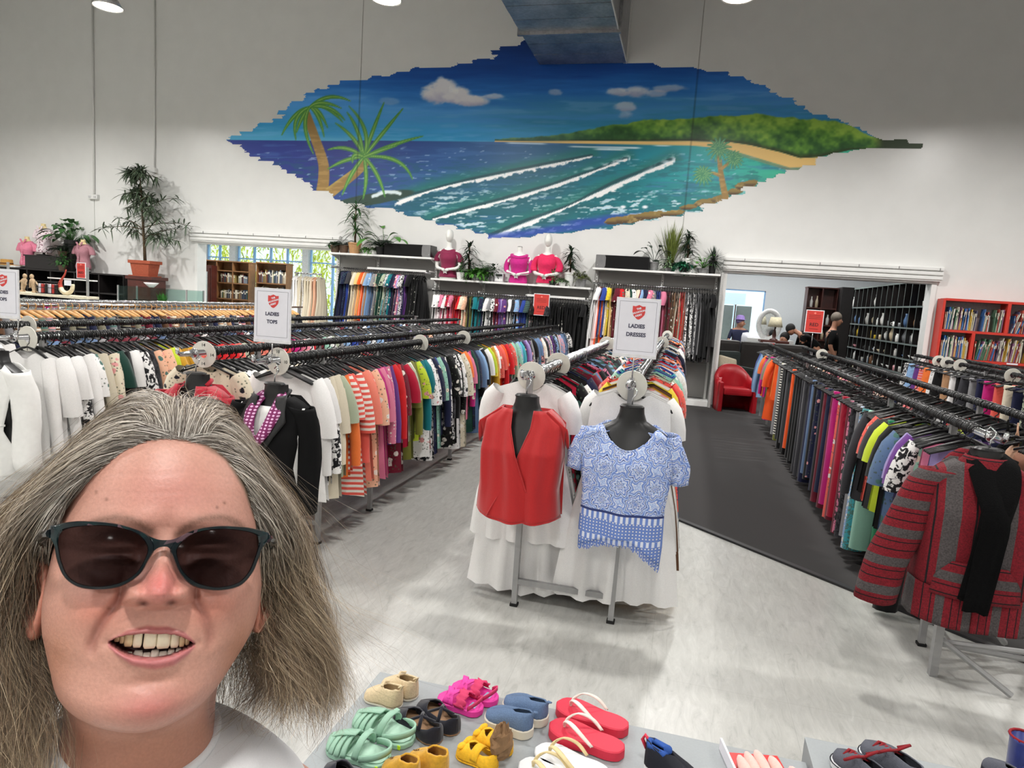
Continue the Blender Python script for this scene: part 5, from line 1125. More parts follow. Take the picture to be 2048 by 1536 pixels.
plant('bush', -.36, YS-.12, 2.37, 'small sage green ball plant under the tall grass', G_SAGE, m_gyp, .07, .06, .27, 20, 110)
plant('trail', -.10, YS-.12, 2.37, 'bushy blue-green plant before the tall white pot', G_BLU, m_blp, .08, .08, .40, 21, 170)
plant('bigleaf', .24, YS-.06, 2.37, 'bright green fern-like plant in a grey bowl', G_BRI, m_gyp, .10, .09, .30, 22, 16)
plant('ball', .40, YS, 2.37, 'spiky dark grass ball on a black vase at the shelf end', G_GREY, m_blp, .07, .24, .33, 23)
# speakers and the little radio
def speaker(xa, xb, z, label, flip):
    t = empty('speaker', ((xa+xb)/2, 12.60, z), 0, label, 'speaker'); h = (xb-xa)/2
    MB().box(-h, h, -.12, .22, 0, .235, .012).build('cabinet', m_blackplastic, t)
    g = -1 if flip else 1; px_ = [(g*h*.66, .006), (g*h*.985, .006), (g*h*.985, .229), (g*h*.66, .229)]+[(g*(h*.66-.035*math.sin(a)), .229-.223*i/8) for i, a in enumerate(np.linspace(0, math.pi, 9))][1:-1]
    MB().prism(px_, -.1235, -.118, 'y').build('baffle', mat('grey baffle', (.45, .45, .45), rough=.5, var=.08), t)
    MB().box(min(g*h*.62, -g*h*.985), max(g*h*.62, -g*h*.985), -.126, -.119, .008, .227, .004).build('grille', mat('black grille cloth', (.035, .035, .035), rough=1, var=.3, scale=400), t)
    MB().lathe([(.001, 0), (.012, 0), (.012, .004), (.001, .005)], 12).build('badge', m_chrome, t, False, (g*h*.93, -.1235, .05), (math.pi/2, 0, 0))
speaker(-5.85, -4.87, 2.39, 'long black loudspeaker lying on the left wall shelf, grey end to the right', False)
speaker(-1.66, -.70, 2.37, 'long black loudspeaker lying on the right wall shelf, grey end to the left', True)
t = empty('radio', (-3.48, 12.60, 2.0), 0, 'small silver radio on the middle shelf between ivy and mannequin', 'radio')
MB().box(-.085, .085, -.09, .06, 0, .165, .008).build('case', mat('silver plastic', (.72, .72, .73), rough=.35, metal=.3), t); MB().box(-.065, .065, -.094, -.089, .11, .15).build('display', m_blackplastic, t)
MB().box(-.075, .075, -.094, -.089, .02, .07).build('button_row', mat('pale buttons', (.88, .88, .88), rough=.4), t)

# ------------------------------------------------------------------ mannequins on the middle shelf
m_man = mat('white mannequin gloss', (.90, .90, .88), rough=.28, var=.02)
BZ = [(0, .155, .10), (.08, .165, .11), (.22, .125, .085), (.36, .155, .115), (.44, .16, .10), (.52, .165, .08), (.565, .10, .065), (.59, .055, .05), (.64, .048, .048), (.69, .047, .048)]
def bodyring(k, off=0.0):
    Z = np.array([b[0] for b in BZ]); return lambda z: (np.interp(z, Z, [b[1] for b in BZ])*k+off, np.interp(z, Z, [b[2] for b in BZ])*k+off)
def mannequin(x, y, z, label, head=True, s=1.0, tw=0.0):
    t = empty('mannequin', (x, y, z), tw, label, 'mannequin'); R_ = bodyring(s); P = []
    for q in np.linspace(0, .69, 40):
        w_, d_ = R_(q); P.append([(w_*math.cos(a), d_*math.sin(a)*(1 if math.sin(a) > 0 else 1)-(.015*math.exp(-((q-.40)/.06)**2)*abs(math.cos(2*a)) if math.sin(a) < 0 else 0), q*s) for a in np.linspace(0, 2*math.pi, 25)[:-1]])
    mb = MB(); mb.grid(np.array(P), True); mb.f.append(list(range(24))); mb.mi.append(0)
    mb.f.append([39*24+i for i in range(24)]); mb.mi.append(0)
    for sx in (-1, 1):                         # arms folded in front, one mesh with the trunk
        mb.tube([(sx*.13*s, 0, .52*s), (sx*.20*s, .0, .46*s), (sx*.235*s, .01, .34*s), (sx*.225*s, -.01, .235*s), (sx*.18*s, -.09, .20*s), (sx*.10*s, -.15, .185*s), (sx*.06*s, -.165, .18*s)], [.05, .052, .044, .038, .034, .026, .024], 12)
        mb.tube([(sx*.07*s, -.165, .18*s), (sx*.03*s, -.175, .165*s), (sx*.005, -.178, .15*s)], [.026, .032, .022], 10)
        for k in range(4): mb.tube([(sx*(.015+.004*k), -.18+.006*k, (.165-.013*k)*s), (-sx*(.015+.002*k), -.186+.006*k, (.152-.014*k)*s), (-sx*.034, -.183+.006*k, (.142-.015*k)*s)], [.009, .008, .006], 6)
        mb.tube([(sx*.045, -.18, .19*s), (sx*.02, -.198, .178*s), (sx*.0, -.2, .165*s)], [.010, .009, .006], 6)
    mb.build('body', m_man, t, True)
    if head:
        P = []
        for v in np.linspace(0, 1, 22):
            a_ = math.pi*v; rz = .125; w_ = .075*math.sin(a_)**.8*(1-.16*(v < .45)*(.45-v)/.45); P.append([(w_*math.cos(a), .088*math.sin(a_)**.8*math.sin(a)*(1.05)-.012*math.exp(-((v-.42)/.05)**2)*max(0, -math.sin(a))**12-.01, .815*s-rz*math.cos(a_)) for a in np.linspace(0, 2*math.pi, 25)[:-1]])
        m2 = MB(); m2.grid(np.array(P), True); m2.build('head', m_man, t, True)
    else: MB().lathe([(.001, 0), (.05, 0), (.05, .012), (.001, .014)], 20).build('neck_cap', m_chrome, t, False, (0, 0, .69*s))
    return t
def dress_up(x, y, z, label, m, s=1.0, neck=.56, sl='short', hem=.02, cowl=False, tw=0.0):
    t = empty('top', (x, y, z), tw, label, 'top'); R_ = bodyring(s, .014); P = []
    for q in np.linspace(hem, neck, 26):
        w_, d_ = R_(q); k = 1+.03*math.sin(q*40)*(q < .3); P.append([(w_*math.cos(a)*k+.004*math.sin(9*a+q*20), d_*math.sin(a)*k-(.02*math.exp(-((q-.40)/.06)**2) if math.sin(a) < 0 else 0), q*s+(-.03*max(0, -math.sin(a))**3 if q > neck-.05 else 0)) for a in np.linspace(0, 2*math.pi, 29)[:-1]])
    two_sided(MB().grid(np.array(P), True).build('body', m, t, True), .003)
    for sx in (-1, 1):
        if sl == 'short': pts, r0, r1 = [(sx*.075*s, 0, .535*s), (sx*.165*s, 0, .50*s), (sx*.228*s, .01, .41*s), (sx*.242*s, .01, .33*s)], .058, .064
        elif sl == 'elbow': pts, r0, r1 = [(sx*.075*s, 0, .535*s), (sx*.165*s, 0, .50*s), (sx*.24*s, .01, .37*s), (sx*.235*s, -.01, .25*s)], .062, .07
        else: pts, r0, r1 = [(sx*.075*s, 0, .53*s), (sx*.175*s, 0, .49*s), (sx*.24*s, .01, .34*s), (sx*.225*s, -.02, .235*s), (sx*.17*s, -.10, .20*s), (sx*.10*s, -.15, .187*s)], .062, .038
        two_sided(sleeve_mb(pts, r0, r1, .95, sx, wr=.003).build('sleeve', m, t, True), .003)
    if cowl: MB().tube([(.15*math.cos(a), -.01-.085*math.sin(a), (.535-.05*max(0, math.sin(a)))*s) for a in np.linspace(0, 2*math.pi, 25)[:-1]], .032, 8, closed=True).build('cowl', m, t, True)
    return t
m_maroon = mat('maroon jersey', (.50, .07, .25), rough=.8, var=.06, sheen=.2); m_fuch = mat('fuchsia jersey', (.76, .08, .50), rough=.8, var=.06, sheen=.2); m_hotp = mat('raspberry crepe', (.86, .10, .34), rough=.8, var=.07, sheen=.2)
for (x, z, hd, lab, m, tl, sl, cw, s) in ((-4.56, 2.0, True, 'white headed mannequin wearing the maroon top, leftmost on the middle shelf', m_maroon, 'maroon short-sleeved top on the leftmost white mannequin', 'short', False, 1.02),
                                          (-3.14, 1.99, False, 'white headless mannequin wearing the fuchsia top', m_fuch, 'fuchsia long-sleeved cowl top on the headless white mannequin', 'long', True, 1.0),
                                          (-2.60, 2.0, True, 'white headed mannequin wearing the raspberry top beside the headless one', m_hotp, 'raspberry elbow-sleeved top on the right-hand white mannequin', 'elbow', False, 1.02)):
    mannequin(x, 12.66, z+.002, lab, hd, s); dress_up(x, 12.66, z+.002, tl, m, s, .57 if not cw else .55, sl, .03 if not cw else .0, cw)
    if hd: MB().lathe([(.12, 0), (.12, .008), (.02, .01), (.001, .012)], 20)
for (x, z, lab, rz) in ((-2.57, 1.43, 'red price sign hanging before the middle wall dresses', 0),): MB().box(-.012, .012, -.002, .225, .34, .375).build('hook_bar', m_white_metal, red_sign(x, 12.27, z, lab, z-.0, rz, .30, .40, False))
# ------------------------------------------------------------------ left corner: dark shelving with plants and shirts on top
m_dkwood = mat('dark stained board', (0.10, 0.085, 0.085), rough=.45, var=.2, scale=12)
m_redwood = mat('mahogany board', (0.30, 0.13, 0.10), rough=.4, var=.2, scale=10)
m_oak = mat('oak veneer', (0.52, 0.36, 0.22), rough=.5, var=.18, scale=9)
def cubby(name, x0, x1, y0, y1, z0, z1, nx, zs, label, cat, m, back=True, th=.03):
    """open shelving: sides, uprights, shelves and a back, all separate boards"""
    t = empty(name, ((x0+x1)/2, (y0+y1)/2, z0), 0, label, cat); w = (x1-x0)/2; d = (y1-y0)/2; h = z1-z0
    for k in range(nx+1): x = -w+2*w*k/nx; MB().box(max(-w, x-th/2), min(w, x+th/2), -d, d, 0, h-th, .003).build('side_panel' if k in (0, nx) else 'divider', m, t)
    for z in [z0]+zs: MB().box(-w+th/2, w-th/2, -d+.005, d, z-z0, z-z0+th).build('shelf', m, t)
    MB().box(-w-.01, w+.01, -d-.01, d, h-th, h, .003).build('top', m, t)
    if back: MB().box(-w, w, d-.012, d, 0, h-th).build('back_panel', m, t)
    return t
cubby('shelving_unit', -16.6, -11.95, 12.38, 12.88, 0, 1.655, 7, [.42, .80, 1.2], 'long black open shelving along the back wall, plants and shirts on top', 'shelving', m_dkwood)
plant_box = empty('plant_stand', (-11.45, 12.5, 0), 0, 'reddish brown pedestal under the terracotta tree pot', 'stand')
MB().box(-.30, .30, -.22, .22, 0, 1.58, .01).build('body', m_redwood, plant_box); MB().box(-.34, .34, -.25, .25, 1.58, 1.65, .01).build('top', m_redwood, plant_box)
# the potted tree
t = empty('potted_tree', (-11.45, 12.45, 1.65), 0, 'tall potted tree with narrow leaves in a rectangular terracotta trough', 'plant')
P = []
for (w, d, z) in ((.20, .13, 0), (.24, .16, .27), (.285, .18, .275), (.285, .18, .34), (.25, .15, .34), (.23, .14, .29)): P.append([(-w, -d, z), (w, -d, z), (w, d, z), (-w, d, z)])
mb = MB(); mb.grid(np.array(P), True); mb.f.append([3, 2, 1, 0]); mb.mi.append(0); mb.build('pot', m_terra, t)
MB().box(-.23, .23, -.14, .14, .26, .30).build('soil', m_soil, t)
MB().box(-.27, .27, -.18, .18, 0, .02, .005).build('saucer', m_terra, t)
r = random.Random(3); st = MB(); lf = MB()
trunk_ = [(0, 0, .3), (-.02, 0, .7), (-.06, .0, 1.2), (-.10, 0, 1.8), (-.16, 0, 2.35)]; st.tube(trunk_, [.035, .03, .022, .014, .006], 7)
TK = catmull(trunk_, 50)
for q in range(34):
    f = r.uniform(.25, .98); p = TK[int(f*49)]; a = r.uniform(0, 2*math.pi); el = r.uniform(-.05, .7); L_ = (1.28 if f < .62 else .55)*(1.05-.45*abs(f-.45))*r.uniform(.55, 1.05)
    d = Vector((math.cos(a)*math.cos(el), .42*math.sin(a)*math.cos(el), math.sin(el))); br = [Vector(p)+d*L_*g_+Vector((0, 0, -.28*L_*g_*g_)) for g_ in (0, .35, .7, 1)]; st.tube([tuple(b_) for b_ in br], [.012, .009, .006, .003], 5)
    for k in range(30):
        g_ = r.uniform(.25, 1.0); b0 = Vector(p)+d*L_*g_+Vector((0, 0, -.28*L_*g_*g_)); blade(lf, b0, rdir(r, -60, 40)+d*.5, r.uniform(.18, .32), .017, .25, n=3)
st.build('trunk', m_bark, t, True); lf.v = [(p[0], min(p[1], .42), p[2]) for p in lf.v]; lf.build('foliage', leaf_mat((.33, .39, .31), 'dusty'), t, True, flip=False)
# shirts on bust forms, stand, hat, plants on the black shelving
m_pshirt = mat('pink cotton shirt', (.86, .50, .60), rough=.85, var=.06); m_ringham = mat('dusty pink check', (.66, .46, .50), rough=.85, var=.14, scale=90)
m_fl, nt, b_ = new_mat('pale floral blouse'); tc = N(nt, 'ShaderNodeTexCoord'); vo = N(nt, 'ShaderNodeTexVoronoi'); vo.inputs['Scale'].default_value = 20; nt.links.new(tc.outputs['Object'], vo.inputs['Vector'])
r1 = ramp(nt, [(.26, lin((.45, .22, .30))), (.34, lin((.90, .84, .86)))]); nt.links.new(vo.outputs['Distance'], r1.inputs[0]); nt.links.new(r1.outputs[0], b_.inputs['Base Color']); bsdf_set(b_, Roughness=.85)
m_cream = mat('cream bust form', (.86, .78, .58), rough=.6)
def bust(x, y, z, label, h=.62):
    t = empty('bust_form', (x, y, z), 0, label, 'display form'); R_ = bodyring(1.0); P = [[(R_(q)[0]*math.cos(a), R_(q)[1]*math.sin(a), q+.06) for a in np.linspace(0, 2*math.pi, 21)[:-1]] for q in np.linspace(0.0, .66, 24)]
    mb = MB(); mb.grid(np.array(P), True); mb.f.append([23*20+i for i in range(20)]); mb.mi.append(0); mb.build('bust', m_cream, t, True); MB().lathe([(.15, 0), (.15, .02), (.03, .03), (.02, .07), (.001, .07)], 18).build('base', m_blackplastic, t, True)
def shirt_on(x, y, z, label, m, cm=None):
    t = dress_up(x, y, z+.06, label, m, 1.0, .56, 'short', .0); 
    for s in (-1, 1): MB().prism([(s*.01, .50), (s*.085, .56), (s*.10, .60), (s*.06, .60), (s*.03, .56)], -.105, -.095, 'y').build('collar', m, t)
    MB().box(-.012, .012, -.135, -.125, .02, .50).build('placket', m, t)
    for k in range(5): MB().lathe([(.001, 0), (.006, 0), (.006, .003), (.001, .003)], 8).build('button', m_paper, t, False, (0, -.135, .08+.09*k), (math.pi/2, 0, 0))
    return t
bust(-14.78, 12.55, 1.655, 'bust form under the plain pink shirt'); shirt_on(-14.78, 12.55, 1.655, 'plain pink short-sleeved shirt on a bust at the left end of the black shelving', m_pshirt)
st_ = empty('display_box', (-14.05, 12.55, 1.655), 0, 'low black display box between the pink shirts on the black shelving', 'box'); MB().box(-.62, .45, -.16, .2, 0, .30, .01).build('body', m_dkwood, st_); MB().box(-.64, .47, -.18, .22, .28, .31, .005).build('lid', m_dkwood, st_)
bust(-14.36, 12.6, 1.968, 'bust form on the black box under the floral blouse'); shirt_on(-14.36, 12.6, 1.968, 'pale floral blouse on a bust standing on the low black box', m_fl)
bust(-13.20, 12.55, 1.655, 'bust form under the checked dusty pink shirt'); shirt_on(-13.20, 12.55, 1.655, 'dusty pink checked shirt on a bust left of the potted tree', m_ringham)
plant('bigleaf', -13.66, 12.68, 1.655, 'big-leaved green plant rising behind the black display box', G_MID, m_blp, .14, .7, .62, 40, 40)
plant('fern', -13.72, 12.5, 1.97, 'dark drooping palm between the floral blouse and the checked shirt', G_DARK, m_bronze, .10, .12, .62, 41, 18)
plant('bush', -13.62, 12.40, 1.655, 'small bright bush in front of the black display box', G_MID, m_bronze, .09, .12, .40, 42, 110)
t = empty('straw_hat', (-15.33, 12.5, 1.70), 0, 'straw boater hat at the left edge on a white cloth', 'hat'); MB().lathe([(.30, 0), (.30, .012), (.125, .016), (.12, .12), (.10, .13), (.001, .132)], 26).build('straw', mat('straw', (.76, .58, .30), rough=.9, var=.2, scale=90, bump=.3), t, True); MB().lathe([(.127, .02), (.128, .05), (.122, .05), (.122, .02)], 26).build('ribbon', mat('brown ribbon', (.40, .26, .15), rough=.7), t)
tag(MB().box(-15.75, -14.92, 12.37, 12.8, 1.656, 1.70, .02).build('cloth', m_wc), 'folded white cloth lying under the straw hat', 'cloth')
# white display shelf with figures, basket and a curled ornament, in front of it
t = empty('display_shelf', (-10.45, 9.3, 0), 0, 'cream display shelf with figurines behind the wooden hangers', 'shelf')
for k, z in enumerate((1.265, .80)): MB().box(-.95, .78, -.2, .2, z-.045, z, .006).build('shelf', mat('cream laminate', (.86, .83, .74), rough=.4), t)
for x in (-.93, .75): MB().box(x-.015, x+.015, -.015, .015, 0, 1.75).build('upright', m_steel, t)
MB().box(-.2, .75, .1, .2, 1.52, 1.54).build('upper_shelf', m_shelf, t)
def figure(x, lean, k):
    t = empty('figurine', (x, 9.22, 1.268), 0, 'carved wooden figurine on the cream display shelf, %s of two' % k, 'figurine'); mb = MB(); P = []
    for (w, z) in ((.05, 0), (.055, .02), (.035, .03), (.045, .10), (.05, .15), (.06, .19), (.04, .22), (.02, .235)): P.append([(w*math.cos(a)+lean*z, w*.7*math.sin(a), z) for a in np.linspace(0, 2*math.pi, 15)[:-1]])
    mb.grid(np.array(P), True); mb.tube([(.05+lean*.18, 0, .19), (.09, -.02, .14), (.12, -.03, .12)], .014, 6); mb.tube([(-.05+lean*.18, 0, .19), (-.08, -.02, .13), (-.06, -.03, .08)], .014, 6); mb.build('figure', mat('carved pale wood', (.68, .58, .46), rough=.7, var=.25, scale=30), t, True)
    s = MB(); s.sphere((lean*.28, 0, .265), (.034, .034, .042), 12, 8); s.build('head', mat('carved pale wood', (0, 0, 0)), t, True)
figure(-10.98, .2, 'left'); figure(-10.72, -.2, 'right')
t = empty('wire_basket', (-10.36, 9.22, 1.268), 0, 'black wire basket of small boxes on the cream display shelf', 'basket'); mb = MB()
for z in (.0, .1, .2): mb.tube([(-.22, -.1, z), (.22, -.1, z), (.22, .1, z), (-.22, .1, z)], .006, 5, closed=True)
for k in range(9): x = -.22+.055*k; mb.tube([(x, -.1, 0), (x, -.1, .2)], .004, 4); mb.tube([(x, .1, 0), (x, .1, .2)], .004, 4)
tag(mb.build('wires', m_blackplastic, t), kind='stuff'); MB().box(-.22, .22, -.1, .1, 0, .008).build('floor_panel', m_blackplastic, t)
for k in range(6): o = MB().box(-.03, .03, -.07, .07, 0, .15, .004).build('box', [m_paper, m_redpaper, m_dkwood][k % 3]); o.location = (-10.54+.07*k, 9.22, 1.278); tag(o, 'small packed box in the black wire basket, %s from the left' % ordn(k+1), 'box', 'boxes in the wire basket')
t = empty('ornament', (-10.03, 9.2, 1.268), 0, 'red and cream curled horn ornament with a white card on the display shelf', 'ornament')
cp = [(.13*math.cos(a)*1.0, 0, .16+.13*math.sin(a)) for a in np.linspace(.2, -math.pi*1.15, 14)]+[(-.09, 0, .26), (-.03, 0, .34), (.0, 0, .42)]
mb = MB(); mb.tube(catmull(cp[:11], 24), list(np.linspace(.03, .042, 24)), 10); mb.build('curl', mat('cream glaze', (.85, .80, .68), rough=.25), t, True); mb = MB(); mb.tube(catmull(cp[10:], 14), list(np.linspace(.042, .008, 14)), 10); mb.build('horn_tip', mat('red glaze', (.70, .24, .18), rough=.3, var=.2), t, True)
MB().box(.02, .16, -.06, -.055, .16, .25).build('card', m_paper, t)
red_sign(-9.67, 9.15, 1.56, 'red price sign above the cream display shelf by the potted tree', 1.56, .1, .17, .26, True)
for k, c_ in enumerate(['navy', 'denim', 'white', 'black', 'grey', 'maroon', 'magenta', 'pink', 'white', 'mint', 'grey']):
    o = bpy.data.objects.new('folded_garment', garment_mb('kidtop', k).mesh()); COL.objects.link(o); o.data.materials.append(cloth_mat('plain')); o.color = (*lin(CN[c_]), 1); o.location = (-11.25+.15*k, 9.3, 1.235); o.rotation_euler = (0, 0, 1.2); tag(o, '%s garment hanging under the cream display shelf, %s from the left' % (c_, ordn(k+1)), 'garment', 'garments under the display shelf')
    o.scale = (.85, 1, .8)
# glass counter
m_glass, nt, b_ = new_mat('clear glass'); trn = N(nt, 'ShaderNodeBsdfTransparent'); trn.inputs[0].default_value = (.82, .90, .88, 1); gls = N(nt, 'ShaderNodeBsdfGlossy'); gls.inputs['Roughness'].default_value = .03; lw = N(nt, 'ShaderNodeLayerWeight'); lw.inputs[0].default_value = .15
ms = N(nt, 'ShaderNodeMixShader'); nt.links.new(lw.outputs['Fresnel'], ms.inputs[0]); nt.links.new(trn.outputs[0], ms.inputs[1]); nt.links.new(gls.outputs[0], ms.inputs[2]); nt.links.new(ms.outputs[0], nt.nodes['Material Output'].inputs['Surface'])
t = empty('glass_cabinet', (-9.40, 10.6, 0), 0, 'glass display cabinet with green plant behind the wooden hangers', 'cabinet')
MB().box(-.74, .74, -.22, .22, 0, .7, .01).build('base', m_shelf, t); MB().box(-.75, .75, -.23, .23, 1.455, 1.467).build('glass_top', m_glass, t); MB().box(-.72, .72, -.2, .2, 1.10, 1.108).build('glass_shelf', m_glass, t)
for a, b, c_, d in ((-.74, .74, -.225, -.217), (-.74, .74, .217, .225)): MB().box(a, b, c_, d, .7, 1.455).build('glass_pane', m_glass, t)
for x in (-.74, .74):
    MB().box(x-.004, x+.004, -.217, .217, .7, 1.455).build('glass_pane', m_glass, t)
    for y in (-.222, .222): MB().box(x-.012, x+.012, y-.012, y+.012, .7, 1.47).build('corner_post', m_steel, t)
MB().lathe([(.04, 0), (.05, .005), (.13, .085), (.125, .085), (.05, .012), (.001, .012)], 24).build('bowl', m_whp, None, True, (-9.52, 10.5, 1.468)); tag(bpy.data.objects['bowl'], 'white bowl standing on the glass display cabinet', 'bowl')
plant('grass', -9.35, 10.58, 1.11, 'small bright green plant inside the glass display cabinet', G_BRI, m_whp, .05, .06, .24, 50, 90)
for k in range(6):
    o = MB().lathe([(.03, 0), (.032, .005), (.03, .12), (.028, .12), (.028, .01), (.001, .01)], 12).build('tumbler', m_glass, None, True, (-9.95+.09*k, 10.58, 1.11)); tag(o, 'glass tumbler in the glass display cabinet, %s from the left' % ordn(k+1), 'glass', 'tumblers in the glass cabinet')

# ------------------------------------------------------------------ the window room behind the left opening
YW = 17.8
struct(MB().box(X0, -6.0, YW, YW+.2, 0, .72).build('wall_window_sill', m_wall_in)); struct(MB().box(X0, -6.0, YW, YW+.2, 2.92, 3.4).build('wall_window_head', m_wall_in))
m_wblue = mat('pale blue window frame', (.52, .68, .86), rough=.4, var=.03)
wx = [(-17.2, -14.35, 4), (-14.15, -13.32, 2), (-13.10, -10.88, 4), (-10.68, -8.5, 3), (-8.3, -6.1, 3)]
for k, (a, b) in enumerate(zip([X0]+[w_[1] for w_ in wx], [w_[0] for w_ in wx]+[-6.0])): struct(MB().box(a, b, YW-.06, YW+.2, .72, 2.92).build('wall_pier_%d' % (k+1), mat('grey white pier', (.78, .79, .80), rough=.6)))
for k, (a, b, n) in enumerate(wx):
    w_ = struct(empty('window_%d' % (k+1), ((a+b)/2, YW+.08, .72))); h = (b-a)/2
    for x in np.linspace(-h, h, n+1): MB().box(x-.028, x+.028, -.03, .03, 0, 2.2).build('mullion', m_wblue, w_)
    for z in (0, 1.62, 2.17): MB().box(-h, h, -.028, .028, z, z+.035).build('transom', m_wblue, w_)
    for i in range(n): MB().box(-h+2*h*i/n+.028, -h+2*h*(i+1)/n-.028, -.003, .003, .03, 2.17).build('pane', m_glass, w_)
# garden outside the windows
r = random.Random(8); lf = MB()
for q in range(9000):
    x = r.uniform(-19, -7); z = r.uniform(.1, 5.2); y = 21.2+1.6*r.random()+.5*math.sin(x*1.7); blade(lf, (x, y, z), rdir(r, -70, 60), r.uniform(.2, .4), .09, .3, n=1)
m_gl = mat('sunlit foliage', (.86, .86, .40), rough=.6, var=.45, scale=3); o = lf.build('hedge', m_gl, None, False, flip=False); tag(o, 'sunlit yellow-green foliage outside the shop windows', 'hedge', None, 'stuff')
struct(MB().box(-24, 12, 18.2, 30, -.3, -.02).build('ground_outside', mat('pale paving', (.70, .68, .64), rough=.9)))
# bookcases
BOOKC = [(.30, .22, .18), (.70, .66, .58), (.20, .24, .32), (.50, .44, .36), (.80, .76, .68), (.36, .16, .14), (.22, .30, .24), (.60, .52, .30), (.14, .14, .17), (.44, .46, .50)]
def books(x0, x1, yf, z, hmax, face, label_fmt, group, seed, dep=.17, cols=BOOKC, th=(.018, .042), lean=0.0, mini=.6):
    """spines in a row; face 'y' looks towards -Y"""
    r = random.Random(seed); x = x0; i = 0
    while x < x1-.02:
        w_ = r.uniform(*th); h = hmax*r.uniform(mini, .97); a = r.uniform(-.03, .03)+(lean if r.random() < .7 else 0); i += 1
        t = empty('book', (x+w_/2, yf, z), 0, label_fmt % ordn(i), 'book', group, rot=(0, a, 0)); c_ = r.choice(cols); cm = mat('cover %.2f %.2f %.2f' % c_, c_, rough=.5, var=.15, scale=60)
        MB().box(-w_/2+.001, w_/2-.001, 0, dep, .0, h).build('cover', cm, t); MB().box(-w_/2-.0005, w_/2-.003, -.001, .0, h*.7, h*.86).build('title_patch', mat('spine patch', (.86, .83, .76), rough=.6), t)
        x += w_+.003+abs(lean)*.035+(r.uniform(.05, .12) if r.random() < .03 else 0)
cubby('bookcase', -12.75, -11.25, 15.8, 16.1, 0, 2.20, 3, [.40, .80, 1.18, 1.60, 1.92], 'brown bookcase seen through the left opening, glass-doored end', 'bookcase', m_oak)
t = empty('cabinet', (-12.42, 15.62, 0), 0, 'narrow mahogany cabinet with a mirrored door before the brown bookcase', 'cabinet'); MB().box(-.24, .24, -.1, .12, 0, 2.05, .008).build('body', m_redwood, t); d_ = MB().box(-.20, .20, -.125, -.1, .9, 1.98, .006).build('door', m_redwood, t); MB().box(-.14, .14, -.13, -.124, .98, 1.88).build('mirror', mat('mirror glass', (.85, .87, .88), rough=.05, metal=1.0), d_)
cubby('bookcase', -11.0, -10.1, 15.75, 16.05, 0, 2.22, 1, [.40, .80, 1.22, 1.66], 'dark bookcase nearer the window, right of the brown one', 'bookcase', m_oak); 
for k, z in enumerate((1.25, 1.69)): books(-10.96, -10.16, 15.8, z+.002, .36, 'y', ('%s book on the top shelf' if k else '%s book on the second shelf')+' of the dark bookcase by the windows', 'books by the windows', 60+k)
for k, z in enumerate((1.21, 1.63)): books(-12.12, -11.3, 15.82, z+.002, .27, 'y', ('%s book on the upper shelf' if k else '%s book on the lower shelf')+' of the brown glass-doored bookcase', 'books in the brown bookcase', 70+k)
_ws = red_sign(-9.32, 15.6, 1.42, 'red price sign standing before the shop windows', .9, .1, .34, .44, True)
MB().tube([(0, .004, -.9), (0, .004, 0), (0, .004, .53)], .010, 8).build('pole', m_steel, _ws, True); MB().lathe([(.001, -.9), (.16, -.9), (.15, -.88), (.001, -.875)], 20).build('base', m_steel, _ws)
# ------------------------------------------------------------------ room behind the right opening
YR = 20.0
m_rw = mat('pale blue grey wall', (.80, .82, .83), rough=.6, var=.02)
for a, b, z0, z1 in ((-5.85, .92, 0, 3.6), (2.12, 9.0, 0, 3.6), (.92, 2.12, 0, .75), (.92, 2.12, 2.38, 3.6)): struct(MB().box(a, b, YR, YR+.2, z0, z1).build('wall_far', m_rw))
w_ = struct(empty('window_6', (1.52, YR+.06, .75)))
for x in (-.6, .6): MB().box(x-.03, x+.03, -.05, .05, 0, 1.63).build('frame', m_wblue, w_)
for z in (0, 1.6): MB().box(-.6, .6, -.05, .05, z, z+.04).build('frame', m_wblue, w_)
MB().box(-.57, .57, -.003, .003, .04, 1.6).build('pane', m_glass, w_)
t = empty('garden_screen', (1.45, 21.6, 0), 0, 'grey panelled screen standing outside the right-hand window', 'screen')
for k, x in enumerate((-.42, .05)): MB().box(x, x+.44, -.02, .02, 0, 1.95, .01).build('panel', mat('weathered grey board', (.46, .44, .43), rough=.8, var=.1), t)
MB().box(.0, .035, -.05, -.02, 0, 2.0).build('post', m_redwood, t)
_nb = MB().box(1.12, 1.72, 21.4, 21.43, 1.98, 2.32, .005).box(1.40, 1.44, 21.43, 21.46, -.02, 2.3).build('notice_board', m_paper); tag(_nb, 'white notice board outside the right-hand window', 'board')
# pigeonhole shelving along the right-hand wall with crockery
m_greyedge = mat('light shelf edge', (.40, .44, .43), rough=.35)
SX = 4.06; ZL = [.18, .50, .80, 1.08, 1.36, 1.66, 2.06]
t = empty('pigeonhole_shelving', (SX, 13.35, 0), 0, 'long dark pigeonhole shelving of crockery beyond the right opening', 'shelving')
for z in ZL: MB().box(0, .36, 0, 6.0, z-.025, z).build('shelf', m_dkwood, t); MB().box(-.006, 0, 0, 6.0, z-.027, z+.002).build('shelf_edge', m_greyedge, t)
MB().box(0, .36, 0, 6.0, 2.50, 2.53).build('top', m_dkwood, t); MB().box(.345, .36, 0, 6.0, 0, 2.5).build('back_panel', m_redwood, t); MB().box(-.006, 0, 0, 6.0, 2.498, 2.532).build('shelf_edge', m_greyedge, t)
for k in range(16): y = 6.0*k/15; MB().box(0, .345, max(0, y-.01), min(6, y+.01), 0, 2.5).build('divider', m_dkwood, t); MB().box(-.004, 0, max(0, y-.008), min(6, y+.008), 0, 2.5).build('divider_edge', m_greyedge, t)
